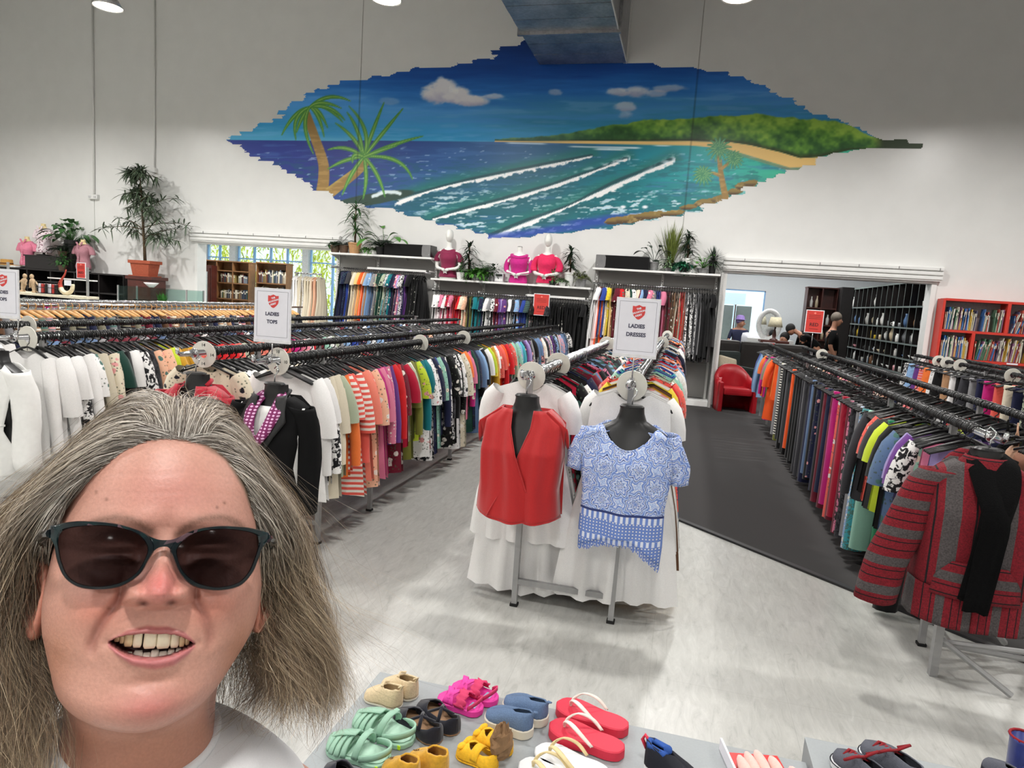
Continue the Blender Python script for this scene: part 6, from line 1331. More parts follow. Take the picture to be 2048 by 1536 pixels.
PROF = {'mug': [(.035, 0), (.04, .006), (.041, .09), (.037, .09), (.036, .012), (.001, .012)], 'vase': [(.03, 0), (.05, .06), (.055, .12), (.03, .2), (.035, .24), (.028, .24), (.02, .2), (.001, .19)], 'jar': [(.045, 0), (.05, .01), (.05, .12), (.035, .14), (.04, .16), (.001, .16)], 'bottle': [(.035, 0), (.036, .14), (.012, .2), (.012, .26), (.001, .26)], 'bowl': [(.03, 0), (.075, .06), (.07, .06), (.03, .012), (.001, .012)]}
PM = {}; CC = {'white': (.88, .88, .86), 'cream': (.80, .74, .62), 'brown': (.45, .32, .22), 'grey': (.45, .46, .47), 'pink': (.80, .55, .58), 'blue': (.35, .48, .65), 'black': (.07, .07, .08), 'yellow': (.88, .75, .20)}
r = random.Random(5); cnt = {}
for si, z in enumerate(ZL[:-1]+[ZL[-1]]):
    y = 13.5; n = 0
    while y < 19.2:
        if r.random() < (.28 if si in (6, 0) else .86):
            k = r.choice(['mug', 'mug', 'bowl', 'jar'] if si in (1, 2, 3) else ['vase', 'bottle', 'jar', 'mug', 'vase']); cn = r.choice(['white', 'white', 'white', 'cream', 'grey', 'brown', 'pink', 'blue', 'black'] if si != 4 else ['white', 'grey', 'brown', 'yellow', 'cream', 'black'])
            n += 1; key = (k, cn)
            if key not in PM:
                mb = MB(); mb.lathe(PROF[k], 12)
                if k == 'mug': mb.tube([(-.04, 0, .07), (-.065, 0, .065), (-.065, 0, .035), (-.04, 0, .025)], .006, 5)
                PM[key] = mb.mesh(k); PM[key].materials.append(mat('glaze '+cn, CC[cn], rough=.25, var=.05)); PM[key].polygons.foreach_set('use_smooth', [True]*len(PM[key].polygons))
            o = bpy.data.objects.new(k, PM[key]); COL.objects.link(o); o.location = (SX+r.uniform(.07, .14), y, z+.001); o.rotation_euler = (0, 0, r.uniform(0, 6)); s = r.uniform(.9, 1.25); o.scale = (s, s, s)
            tag(o, '%s %s, %s from the near end on the %s shelf of the pigeonhole shelving' % (cn, k, ordn(n), ordn(7-si)), k if k != 'jar' else 'jar', 'crockery on the pigeonhole shelving')
        y += r.uniform(.11, .20)*(1.0 if si else 1.6)
cubby('bookcase', 2.78, 3.45, 17.4, 17.8, 0, 2.46, 2, [.45, .85, 1.2, 1.55, 1.95], 'tall dark bookcase beyond the standing man', 'bookcase', m_redwood)
tag(MB().box(3.46, 3.72, 17.1, 17.8, 0, 2.48, .01).build('wardrobe', m_dkwood), 'plain dark cupboard side next to the tall dark bookcase', 'cupboard')
for k, (x, z, h) in enumerate(((2.9, 1.955, .28), (3.02, 1.955, .30), (2.95, 1.585, .30), (3.05, 1.585, .26), (3.3, 1.585, .24), (3.22, 1.235, .22))): o = MB().lathe([(.035, 0), (.037, h*.6), (.015, h*.8), (.015, h), (.001, h)], 12).build('bottle', mat('glaze '+['white', 'cream', 'white', 'grey', 'white', 'cream'][k], CC['white']), None, True, (x, 17.5, z)); tag(o, 'pale bottle in the tall dark bookcase, %s counted from the top left' % ordn(k+1), 'bottle', 'bottles in the tall dark bookcase')
# sofa, armchairs, side table with lamp, mirror
m_sofa = mat('dark brown leather', (.17, .15, .14), rough=.5, var=.12, scale=10); m_dkgreen = mat('dark green velvet', (.10, .14, .13), rough=.9, var=.1); m_cush = mat('beige cushion', (.62, .58, .50), rough=.9, var=.1)
t = empty('sofa', (1.55, 15.2, 0), 0, 'dark brown high-backed sofa seen from behind beyond the right opening', 'sofa')
for k in range(3): MB().box(-1.0+.67*k, -.345+.67*k, -.16, .12, .42, 1.14, .07).build('back_cushion', m_sofa, t)
MB().box(-1.02, 1.02, -.18, .75, .10, .44, .05).build('base', m_sofa, t)
for s in (-1, 1): MB().box(min(s*1.0, s*1.2), max(s*1.0, s*1.2), -.18, .78, .08, .72, .07).build('arm', m_sofa, t)
for x in (-.95, .95): MB().box(x-.04, x+.04, -.14, -.06, 0, .1).build('foot', m_blackplastic, t); MB().box(x-.04, x+.04, .6, .68, 0, .1).build('foot', m_blackplastic, t)
t = empty('armchair', (1.02, 13.9, 0), math.radians(35), 'dark green armchair with a beige cushion behind the red tub chair', 'armchair')
MB().box(-.40, .40, -.38, .40, .16, .44, .06).build('seat', m_dkgreen, t); MB().box(-.40, .40, .28, .44, .40, .95, .06).build('back', m_dkgreen, t); 
for s in (-1, 1): MB().box(min(s*.36, s*.48), max(s*.36, s*.48), -.38, .42, .14, .66, .05).build('arm', m_dkgreen, t)
for x in (-.36, .36):
    for y in (-.32, .36): MB().box(x-.02, x+.02, y-.02, y+.02, 0, .16).build('leg', m_redwood, t)
o = MB().box(-.22, .22, -.06, .06, 0, .36, .05).build('cushion', m_cush, None, True, (.92, 13.98, .50), (-.4, .2, .6)); tag(o, 'beige cushion leaning in the dark green armchair', 'cushion')
t = empty('side_table', (1.98, 16.1, 0), 0, 'dark wooden side table under the table lamp behind the sofa', 'table'); MB().box(-.30, .30, -.25, .25, 1.12, 1.17, .008).build('top', m_redwood, t); MB().box(-.27, .27, -.22, .22, .85, 1.12).build('drawer_box', m_redwood, t)
for x in (-.26, .26):
    for y in (-.2, .2): MB().box(x-.025, x+.025, y-.025, y+.025, 0, .86).build('leg', m_redwood, t)
red_sign(1.86, 15.82, 1.16-.27, 'small red sign on the front of the side table below the table lamp', .88, 0, .26, .24, False)
t = empty('table_lamp', (1.98, 16.1, 1.17), 0, 'table lamp with a cream shade behind the sofa', 'lamp'); MB().lathe([(.09, 0), (.09, .02), (.03, .05), (.045, .12), (.03, .2), (.012, .26), (.012, .34), (.001, .34)], 16).build('base', m_redwood, t, True); MB().lathe([(.16, .30), (.11, .52), (.105, .52), (.155, .30)], 20).build('shade', mat('cream lamp shade', (.90, .86, .74), rough=.8), t, True)
t = empty('mirror', (2.02, 17.6, 1.15), 0, 'round white-framed mirror standing behind the table lamp', 'mirror'); MB().tube([(.24*math.cos(a), 0, .34+.34*math.sin(a)) for a in np.linspace(0, 2*math.pi, 29)[:-1]], .06, 10, closed=True).build('frame', m_whp, t, True); MB().lathe([(.001, 0), (.24, 0), (.24, .01), (.001, .01)], 24, sy=1.4).build('glass', mat('mirror glass', (0, 0, 0)), t, False, (0, .02, .34), (math.pi/2, 0, 0))
tag(MB().box(1.55, 2.6, 17.4, 17.8, 0, 1.148, .01).build('sideboard', m_shelf), 'white sideboard under the round mirror', 'sideboard')
# red tub chair
m_redv = mat('red vinyl', (.62, .06, .11), rough=.42, var=.06, scale=8)
t = empty('tub_chair', (.97, 12.46, 0), math.radians(12), 'red vinyl tub chair beside the right wall shelving', 'chair')
AR = np.linspace(math.radians(200), math.radians(-20), 22); P = []
for f in np.linspace(0, 1, 6):
    row = []
    for a in AR:
        top = .80-.26*abs(math.cos(a))**3 if True else 0; row.append((.30*math.cos(a)*(1+.05*f), .03+.29*math.sin(a)*(1+.08*f)-(.18 if abs(math.cos(a)) > .93 and math.sin(a) < .3 else 0)*(abs(math.cos(a))-.93)/.07, top*f))
    P.append(row)
o = MB().grid(np.array(P)).build('shell', m_redv, t, True); two_sided(o, .07)
MB().box(-.245, .245, -.27, .24, .30, .42, .035).build('seat', m_redv, t); 
for s in (-1, 1): MB().box(min(s*.26, s*.33), max(s*.26, s*.33), -.30, -.02, 0.0, .52, .02).build('arm', m_redv, t)
# red bookcase with children's books
m_redbc = mat('orange red painted board', (.80, .22, .17), rough=.45, var=.04)
t = empty('bookcase', (4.95, 12.74, 0), 0, 'orange-red bookcase of thin picture books right of the opening', 'bookcase'); W2 = .85
MB().box(-W2, W2, .13, .145, 0, 2.15).build('back_panel', mat('grey inner back', (.60, .56, .56), rough=.6), t)
for x in (-W2+.02, W2-.02): MB().box(x-.02, x+.02, -.14, .14, 0, 2.18, .003).build('side_panel', m_redbc, t)
for z in (2.15, 1.64, 1.17, .74, .34, .03): MB().box(-W2+.04, W2-.04, -.14, .13, z, z+.04, .003).build('shelf', m_redbc, t)
for x, z0, z1 in ((.11, 1.68, 2.15), (-.34, 1.21, 1.64), (.10, .78, 1.17), (-.2, .38, .74)): MB().box(x-.025, x+.025, -.14, .13, z0, z1, .003).build('divider', m_redbc, t)
for x, z in ((-.62, 1.185), (.25, 1.185)): MB().box(x-.06, x+.10, -.143, -.14, z-.005, z+.02).build('label_strip', m_paper, t)
KC = [(.86, .84, .80), (.80, .78, .70), (.25, .45, .70), (.70, .30, .25), (.82, .68, .30), (.35, .50, .40), (.55, .38, .50), (.88, .88, .88), (.30, .30, .42), (.75, .55, .45)]
for (a, b, z, le, nm) in ((4.17, 5.03, 1.685, .06, 'top left'), (5.10, 5.74, 1.685, .28, 'top right'), (4.17, 4.57, 1.215, .02, 'second-row left'), (4.66, 5.74, 1.215, .12, 'second-row right')): books(a, b, 12.63, z, .40, 'y', '%s thin picture book in the '+nm+' compartment of the red bookcase', 'picture books in the red bookcase', int(a*10), .17, KC, (.007, .018), le, .62)
# signs
red_sign(1.93, 11.2, 1.49, 'red price sign over the carpet racks before the standing man', 1.235, .05, .26, .35, True)

# ------------------------------------------------------------------ the other shoppers
def person(label, joints, top, skin_c, hair_c, trouser=(.12, .12, .15), sleeve_to='elbow'):
    """one skinned body grown over a posed skeleton, clothes and hair on top"""
    t = empty('person', joints['pelvis'][:2]+(0,), 0, label, 'person'); off = Vector(t.location)
    J = {k: Vector(v)-off for k, v in joints.items()}; J['collar'] = J['chest'].lerp(J['neck'], .55)
    def grow(name, chain, m, parent=t, sub=1):
        names = []; ed = []; rad = []
        for seq in chain:
            for a, b in zip(seq[:-1], seq[1:]):
                for q in (a, b):
                    if q not in names: names.append(q)
                ed.append((names.index(a), names.index(b)))
        me = bpy.data.meshes.new(name); me.from_pydata([tuple(J[n.split('/')[0]]) for n in names], ed, []); o = link_mesh(name, me, m, parent)
        sk = o.modifiers.new('skin', 'SKIN'); sk.use_smooth_shade = True; su = o.modifiers.new('sub', 'SUBSURF'); su.levels = su.render_levels = sub
        for v, n in zip(me.skin_vertices[0].data, names): k = RAD[n.split('/')[0]]*GK; v.radius = (k, k*.85); v.use_root = n == names[0]
        return o
    RAD = {'collar': .105, 'pelvis': .15, 'waist': .13, 'chest': .155, 'neck': .055, 'head': .085, 'crown': .075, 'ls': .07, 'le': .045, 'lw': .032, 'lh': .038, 'rs': .07, 're': .045, 'rw': .032, 'rh': .038, 'lk': .07, 'la': .045, 'lf': .045, 'rk': .07, 'ra': .045, 'rf': .045, 'lhip': .10, 'rhip': .10}
    body = [('pelvis', 'waist', 'chest', 'neck', 'head', 'crown'), ('chest', 'ls', 'le', 'lw', 'lh'), ('chest', 'rs', 're', 'rw', 'rh'), ('pelvis', 'lhip', 'lk', 'la', 'lf'), ('pelvis', 'rhip', 'rk', 'ra', 'rf')]
    GK = 1.0; sm_ = mat('skin tone %.2f' % skin_c[0], skin_c, rough=.5, var=.04); grow('body', body, sm_)
    GK = 1.13; grow('shirt', [('pelvis', 'waist', 'chest', 'collar'), ('chest', 'ls', 'le') if sleeve_to == 'elbow' else ('chest', 'ls', 'le', 'lw'), ('chest', 'rs', 're') if sleeve_to == 'elbow' else ('chest', 'rs', 're', 'rw')], top)
    GK = 1.15; grow('trousers', [('pelvis', 'lhip', 'lk', 'la'), ('pelvis', 'rhip', 'rk', 'ra')], mat('trousers %.2f' % trouser[0], trouser, rough=.9))
    h = J['crown']; d = (J['crown']-J['head']).normalized(); c_ = J['head']*.35+J['crown']*.65; mb = MB(); mb.sphere(tuple(c_+Vector((0, .02, .015))), (.108, .115, .115), 16, 10); mb.build('hair', mat('hair %.2f' % hair_c[0], hair_c, rough=.7, var=.25, scale=60), t, True)
    f = FACE.get(label, Vector((-.2, -1, 0))).normalized(); fc = J['head']*.6+J['crown']*.4; mb = MB(); mb.sphere(tuple(fc+f*.035-d*.02), (.082, .085, .105), 14, 10); mb.sphere(tuple(fc+f*.125-d*.03), (.016, .016, .024), 8, 6); mb.build('face', sm_, t, True)
    sd = f.cross(d).normalized(); mb = MB()
    for s in (-1, 1): mb.sphere(tuple(fc+f*.108+sd*s*.032+d*.005), (.010, .010, .007), 8, 6)
    mb.build('eyes', m_ink, t, True); 
    return t
FACE = {}
L1 = 'standing man in a black T-shirt with grey hair before the pigeonhole shelving'; FACE[L1] = Vector((1, .2, 0))
x, y = 2.95, 15.0
person(L1, {'pelvis': (x+.02, y, .95), 'waist': (x+.02, y, 1.10), 'chest': (x, y, 1.36), 'neck': (x+.02, y, 1.56), 'head': (x+.04, y, 1.65), 'crown': (x+.05, y, 1.80), 'ls': (x-.02, y+.2, 1.46), 'le': (x-.04, y+.25, 1.18), 'lw': (x+.08, y+.22, .95), 'lh': (x+.12, y+.2, .88), 'rs': (x-.02, y-.2, 1.46), 're': (x-.06, y-.26, 1.18), 'rw': (x+.06, y-.25, .95), 'rh': (x+.12, y-.24, .88), 'lhip': (x, y+.1, .88), 'lk': (x, y+.1, .5), 'la': (x, y+.1, .09), 'lf': (x+.14, y+.1, .05), 'rhip': (x, y-.1, .88), 'rk': (x, y-.1, .5), 'ra': (x, y-.1, .09), 'rf': (x+.14, y-.1, .05)}, m_blk, (.72, .52, .42), (.42, .38, .34))
L2 = 'dark-haired person in black bending forward beside the sofa'; FACE[L2] = Vector((-1, -.2, -.6)); x, y = 2.88, 16.6
person(L2, {'pelvis': (x+.15, y, .98), 'waist': (x+.02, y, 1.15), 'chest': (x-.2, y, 1.31), 'neck': (x-.36, y, 1.38), 'head': (x-.43, y, 1.41), 'crown': (x-.54, y, 1.46), 'ls': (x-.24, y+.2, 1.29), 'le': (x-.3, y+.24, 1.0), 'lw': (x-.42, y+.2, .78), 'lh': (x-.46, y+.2, .72), 'rs': (x-.24, y-.2, 1.29), 're': (x-.3, y-.24, 1.0), 'rw': (x-.42, y-.2, .78), 'rh': (x-.46, y-.2, .72), 'lhip': (x+.15, y+.1, .9), 'lk': (x+.1, y+.1, .5), 'la': (x+.15, y+.1, .09), 'lf': (x+.02, y+.1, .05), 'rhip': (x+.15, y-.1, .9), 'rk': (x+.1, y-.1, .5), 'ra': (x+.15, y-.1, .09), 'rf': (x+.02, y-.1, .05)}, m_blk, (.66, .46, .36), (.07, .06, .06), sleeve_to='wrist')
def seated(L, x, y, top, hc, seat=.5, f=(-.3, -1, 0), hat=None, sk=(.70, .50, .40)):
    FACE[L] = Vector(f); q = seat-.45
    t = person(L, {'pelvis': (x, y, .55+q), 'waist': (x, y, .72+q), 'chest': (x, y, .95+q), 'neck': (x, y, 1.13+q), 'head': (x, y-.01, 1.2+q), 'crown': (x, y, 1.34+q), 'ls': (x-.19, y, 1.03+q), 'le': (x-.25, y-.06, .78+q), 'lw': (x-.12, y-.28, .72+q), 'lh': (x-.06, y-.32, .72+q), 'rs': (x+.19, y, 1.03+q), 're': (x+.25, y-.06, .78+q), 'rw': (x+.12, y-.28, .72+q), 'rh': (x+.06, y-.32, .72+q), 'lhip': (x-.1, y, .52+q), 'lk': (x-.11, y-.42, .5+q), 'la': (x-.11, y-.42, .09), 'lf': (x-.11, y-.54, .05), 'rhip': (x+.1, y, .52+q), 'rk': (x+.11, y-.42, .5+q), 'ra': (x+.11, y-.42, .09), 'rf': (x+.11, y-.54, .05)}, top, sk, hc)
    s = empty('stool', (x, y, 0), 0, 'low stool under the '+L.split(' in ')[0].split(' with ')[0], 'stool'); MB().lathe([(.001, .0), (.18, 0), (.18, .05), (.001, .05)], 18).build('seat', m_redwood, s, False, (0, 0, .36+q))
    for a in (.8, 2.4, 3.9, 5.5): MB().tube([(.13*math.cos(a), .13*math.sin(a), .36+q), (.18*math.cos(a), .18*math.sin(a), 0)], .016, 6).build('leg', m_redwood, s)
    return t
seated('seated dark-haired person in a grey top behind the sofa', 2.27, 16.53, mat('grey jersey', (.50, .50, .50), rough=.9), (.06, .05, .05), .40, (-.8, -.6, -.1))
t = seated('seated person in navy with a lilac hat near the far window', 1.42, 18.6, mat('navy jersey', (.12, .14, .25), rough=.9), (.45, .38, .55), .68, (.9, -.3, 0))
o = MB().lathe([(.15, 0), (.15, .012), (.105, .02), (.10, .09), (.06, .12), (.001, .125)], 20).build('hat', mat('lilac felt', (.48, .40, .62), rough=.9), None, True, (1.42, 18.6, 1.56)); tag(o, 'lilac hat on the seated person near the far window', 'hat')
o = MB().box(-.28, .28, -.2, .2, 0, .5, .12).build('white_bag', m_paper, None, True, (1.72, 17.9, .76)); tag(o, 'crumpled white bag on a box behind the sofa', 'bag')
tag(MB().box(1.4, 2.0, 17.6, 18.2, 0, .755, .01).build('crate', m_dkwood), 'dark crate under the crumpled white bag', 'crate')
# ------------------------------------------------------------------ shoes on the low grey display plinths
m_plinth = mat('grey painted plinth', (.60, .62, .63), rough=.55, var=.03, scale=160)
PZ = .45
tag(MB().box(-.862, .455, .55, 1.945, 0, PZ, .004).build('display_plinth', m_plinth), 'low grey display plinth covered with pairs of shoes', 'plinth')
PZ2 = .475
tag(MB().box(.462, 1.75, .60, 2.03, 0, PZ2, .004).build('display_plinth', m_plinth), 'second grey display plinth carrying the grey sneakers with red laces', 'plinth')
def foot(toe, heel, zt=PZ):
    a = on_z(*toe, zt); b = on_z(*heel, zt); d = a-b; L_ = float(np.hypot(d[0], d[1])); return (b[0], b[1], zt+.001), math.atan2(d[1], d[0]), L_
SS = np.array([0, .03, .10, .22, .38, .55, .70, .82, .92, .975, 1.0]); SWD = np.array([0, .17, .27, .31, .29, .345, .395, .385, .29, .16, 0])
def hw(s, W): return np.interp(s, SS, SWD)*W/.79
def outline(L_, W, grow=0.0, n=18):
    s = (1-np.cos(np.linspace(0, math.pi, n)))/2; R_ = [(L_*q+grow*(2*q-1), -hw(q, W)-grow*min(1, 8*q, 8*(1-q))) for q in s]; return R_+[(x, -y) for x, y in R_[::-1][1:-1]]
def sole(t, L_, W, h, m, grow=.002, name='sole'):
    O = outline(L_, W, grow); O2 = outline(L_, W, grow-.003); mb = MB(); n = len(O)
    mb.grid(np.array([[(x, y, 0) for x, y in O2], [(x, y, .003) for x, y in O], [(x, y, h-.003) for x, y in O], [(x, y, h) for x, y in O2]]), True); mb.f += [list(range(n))[::-1], list(range(3*n, 4*n))]; mb.mi += [0, 0]
    o = mb.build(name, m, t, True); o.data.set_sharp_from_angle(angle=.7); return o
def upper(t, L_, W, z0, hprof, rim, m, name='upper', th=.003, n=26, k=12):
    """hprof(s): arch height; rim(s): how far up the arch the cloth goes, 1 = closed on top"""
    for sg in (-1, 1):
        P = []
        for q in (1-np.cos(np.linspace(0.02, math.pi-.02, n)))/2:
            w_ = hw(q, W); h = hprof(q); r_ = rim(q); P.append([(L_*q, sg*w_*math.cos(f*r_*math.pi/2)**.75*(1+.03*math.sin(f*3)), z0+h*math.sin(f*r_*math.pi/2)**.9) for f in np.linspace(0, 1, k)])
        two_sided(MB().grid(np.array(P)).build(name, m, t, True), th)
def insole(t, L_, W, z, m): mb = MB(); O = outline(L_*.97, W*.93); mb.add([(x+L_*.015, y, z) for x, y in O], [list(range(len(O)))]); mb.build('insole', m, t)
def shoe(nm, toe, heel, label, group, zt=PZ): loc, a, L_ = foot(toe, heel, zt); t = empty(nm, loc, a, label, 'shoe', group); t.scale = (1, 1.10, 1) if nm == 'flip_flop' else (1, 1.12, .80); return t, L_
ip = lambda xs, ys: (lambda q: float(np.interp(q, xs, ys)))
m_cream_q = mat('cream quilted cloth', (.84, .76, .62), rough=.9, var=.08, scale=150, bump=.3); m_off = mat('off-white rubber', (.82, .80, .74), rough=.6, var=.04)
for i, (a, b) in enumerate((((735, 1390), (800, 1417)), ((770, 1368), (830, 1400)))):
    t, L_ = shoe('bootee', a, b, 'cream quilted baby bootee, %s of its pair' % ('front one' if i == 0 else 'rear one'), 'cream bootees'); W = L_*.5
    sole(t, L_, W, .012, m_off, .003); upper(t, L_, W, .010, ip([0, .1, .4, .6, 1], [.075, .078, .068, .05, .012]), ip([0, .08, .15, .42, .52, 1], [.62, .70, .62, .66, 1, 1]), m_cream_q, th=.005); insole(t, L_, W, .015, m_cream_q)
    MB().tube([(L_*.02, 0, .07), (-.008, 0, .095), (L_*.06, 0, .08)], .004, 6).build('pull_tab', m_cream_q, t); MB().tube([(L_*.46, -.016, .075), (L_*.50, 0, .082), (L_*.46, .016, .075)], .004, 6).build('lace_bow', m_cream_q, t)
m_nsu = mat('navy suede', (.07, .075, .13), rough=.95, var=.2, scale=200, sheen=.2); m_tanl = mat('tan leather lining', (.62, .48, .36), rough=.7, var=.12)
for i, (a, b) in enumerate((((797, 1428), (878, 1490)), ((842, 1412), (913, 1472)))):
    t, L_ = shoe('ballet_flat', a, b, 'navy suede ballet flat with crossed straps, %s of its pair' % ('front one' if i == 0 else 'rear one'), 'navy ballet flats'); W = L_*.40
    sole(t, L_, W, .010, m_tanl, .001); insole(t, L_, W, .014, m_tanl); upper(t, L_, W, .008, ip([0, .1, .3, .7, 1], [.058, .060, .036, .046, .015]), ip([0, .06, .12, .62, .74, 1], [.9, .82, .56, .50, 1, 1]), m_nsu)
    for s in (-1, 1): MB().tube([(L_*.30, s*W*.36, .034), (L_*.43, 0, .058), (L_*.58, -s*W*.34, .038)], .005, 6).build('strap', m_nsu, t, True)
m_pk = mat('hot pink foam', (.88, .22, .62), rough=.6, var=.05); m_pk2 = mat('raspberry strap', (.82, .20, .40), rough=.7, var=.08)
for i, (a, b) in enumerate((((880, 1400), (962, 1430)), ((908, 1378), (992, 1410)))):
    t, L_ = shoe('sandal', a, b, 'hot pink child sandal with frilled strap, %s of its pair' % ('front one' if i == 0 else 'rear one'), 'pink sandals'); W = L_*.46
    sole(t, L_, W, .026, m_pk, .004)
    for x, dx in ((.62, .10), (.74, -.10)):
        P = [[(L_*(x+dx*math.cos(f)*1.2)+u*.010, W*.46*math.cos(f), .024+.034*math.sin(f)) for u in np.linspace(-1, 1, 4)] for f in np.linspace(0, math.pi, 12)]; two_sided(MB().grid(np.array(P)).build('strap', m_pk, t, True), .004)
    P = [[(L_*.40+u*.016+.005*math.sin(f*9), W*.47*math.cos(f), .026+.040*math.sin(f)+.006*abs(u)*math.sin(f*12)) for u in np.linspace(-1, 1, 5)] for f in np.linspace(0, math.pi, 22)]; two_sided(MB().grid(np.array(P)).build('frill', m_pk2, t, True), .003)
    two_sided(MB().grid(np.array([[(L_*(.22-.2*math.sin(f)), W*.42*math.cos(f), .03+.03*math.sin(f)+u*.008) for u in (-1, 0, 1)] for f in np.linspace(0, math.pi, 14)])).build('heel_strap', m_pk2, t, True), .003)
    MB().box(L_*.12, L_*.26, -.012, .012, .0262, .027).build('label_patch', mat('pale blue label', (.62, .80, .90), rough=.5), t)
m_bk = mat('slate blue knit', (.36, .45, .58), rough=.9, var=.14, scale=260, bump=.25)
for i, (a, b) in enumerate((((974, 1440), (1062, 1474)), ((1012, 1412), (1090, 1452)))):
    t, L_ = shoe('slip_on', a, b, 'slate blue knitted slip-on with a white sole, %s of its pair' % ('front one' if i == 0 else 'rear one'), 'blue slip-ons'); W = L_*.47
    sole(t, L_, W, .034, m_off, .005); upper(t, L_, W, .030, ip([0, .1, .3, .6, 1], [.060, .062, .054, .042, .012]), ip([0, .06, .1, .36, .42, 1], [.95, .9, .84, .84, 1, 1]), m_bk, th=.004); insole(t, L_, W, .027, m_blk)
    MB().tube([(.004, 0, .078), (-.006, 0, .098), (-.016, 0, .100)], [.006, .005, .003], 6).build('pull_tab', m_bk, t)
def flipflop(a, b, label, group, ms, mst, th=.020, W=.40):
    t, L_ = shoe('flip_flop', a, b, label, group); W = L_*W; sole(t, L_, W, th, ms, .0, 'sole')
    for s in (-1, 1):
        C = catmull([(L_*.80, 0, th+.003), (L_*.765, s*.010, th+.024), (L_*.66, s*W*.30, th+.034), (L_*.50, s*W*.44, th+.022), (L_*.36, s*W*.43, th-.002)], 18); wd = np.interp(np.linspace(0, 1, 18), [0, .2, .6, 1], [.004, .007, .008, .005])
        P = [[(c_[0]+u*w_*.55, c_[1]-s*0+u*w_*.6, c_[2]+(1-u*u)*.002) for u in (-1, -.4, .4, 1)] for c_, w_ in zip(C, wd)]; two_sided(MB().grid(np.array(P)).build('strap', mst, t, True), .004)
    MB().tube([(L_*.80, 0, th-.002), (L_*.785, 0, th+.016)], .0035, 6).build('toe_post', mst, t)
    return t
m_rf = mat('red rubber', (.82, .17, .27), rough=.6, var=.03, scale=300); m_ws = mat('white rubber strap', (.92, .88, .84), rough=.5); m_wf = mat('white foam', (.88, .89, .90), rough=.7, var=.02); m_cs = mat('cream strap', (.86, .78, .58), rough=.5)
flipflop((1098, 1462), (1248, 1518), 'red flip-flop with white straps, front one of its pair', 'red flip-flops', m_rf, m_ws, .03); flipflop((1112, 1420), (1256, 1472), 'red flip-flop with white straps, rear one of its pair', 'red flip-flops', m_rf, m_ws, .03)
flipflop((1070, 1503), (1218, 1560), 'white flip-flop with a cream strap, rear one of its pair', 'white flip-flops', m_wf, m_cs, .015); flipflop((1038, 1532), (1180, 1590), 'white flip-flop with a cream strap, front one of its pair', 'white flip-flops', m_wf, m_cs, .015)
m_mint = mat('mint foam', (.58, .74, .65), rough=.55, var=.04); m_mint2 = mat('pale mint footbed', (.70, .84, .76), rough=.6, var=.05)
for i, (a, b) in enumerate((((662, 1488), (775, 1532)), ((716, 1440), (822, 1492)))):
    t, L_ = shoe('clog_sandal', a, b, 'mint green slotted clog sandal with buckle strap, %s of its pair' % ('front one' if i == 0 else 'rear one'), 'mint clog sandals'); W = L_*.46
    sole(t, L_, W, .020, m_mint, .004); insole(t, L_, W, .0225, m_mint2)
    for x0, x1, h in ((.86, .99, .028), (.76, .84, .040), (.66, .74, .048), (.56, .64, .054)):
        P = [[(L_*(x0+(x1-x0)*u), (hw(x0+(x1-x0)*u, W)+.003)*math.cos(f), .018+h*(1-.25*u)*math.sin(f)) for u in np.linspace(0, 1, 4)] for f in np.linspace(0, math.pi, 14)]; two_sided(MB().grid(np.array(P)).build('toe_band', m_mint, t, True), .005)
    two_sided(MB().grid(np.array([[(L_*(.52+.46*q)+0, u*.012, .020+.056*(1-q)**.5+.003) for u in (-1, 0, 1)] for q in np.linspace(0, .9, 8)])).build('centre_band', m_mint, t, True), .005)
    P = [[(L_*(.42-.04*math.sin(f)+u*.05), (W*.40+.003)*math.cos(f), .022+.062*math.sin(f)) for u in (-1, 0, 1)] for f in np.linspace(0, math.pi, 16)]; two_sided(MB().grid(np.array(P)).build('instep_strap', m_mint, t, True), .005)
    P = [[(L_*(.34-.36*math.sin(f)), (W*.40+.004)*math.cos(f), .030+.026*math.sin(f)+u*.011) for u in (-1, 0, 1)] for f in np.linspace(0, math.pi, 18)]; two_sided(MB().grid(np.array(P)).build('heel_strap', m_mint, t, True), .005)
    MB().box(L_*.40, L_*.48, -W*.46, -W*.30, .055, .068, .004).build('buckle', m_mint, t); MB().box(L_*.05, L_*.14, W*.34, W*.37, .004, .018).build('label_tab', mat('lime tab', (.72, .86, .10), rough=.5), t)
m_yl = mat('yellow canvas', (.93, .72, .15), rough=.9, var=.1, scale=120, bump=.2); m_mu = mat('mustard suede', (.80, .60, .16), rough=.95, var=.14, scale=90, sheen=.2)
for i, (a, b) in enumerate((((918, 1502), (992, 1542)), ((948, 1476), (1022, 1512)))):
    t, L_ = shoe('mary_jane', a, b, 'yellow canvas mary jane with a bow, %s of its pair' % ('front one' if i == 0 else 'rear one'), 'yellow mary janes'); W = L_*.48
    sole(t, L_, W, .010, m_yl, .002); insole(t, L_, W, .013, m_off); upper(t, L_, W, .009, ip([0, .1, .3, .7, 1], [.046, .048, .036, .042, .014]), ip([0, .06, .12, .60, .72, 1], [.95, .9, .72, .68, 1, 1]), m_yl)
    P = [[(L_*.46+u*.012, W*.42*math.cos(f), .02+.034*math.sin(f)) for u in (-1, 0, 1)] for f in np.linspace(0, math.pi, 12)]; two_sided(MB().grid(np.array(P)).build('strap', m_yl, t, True), .004)
    for s in (-1, 1): mb = MB(); mb.sphere((L_*.84, s*.014, .042), (.010, .015, .008), 10, 6); mb.build('bow_loop', m_yl, t, True)
    mb = MB(); mb.sphere((L_*.84, 0, .044), (.007, .006, .007), 8, 6); mb.build('bow_knot', m_yl, t, True)
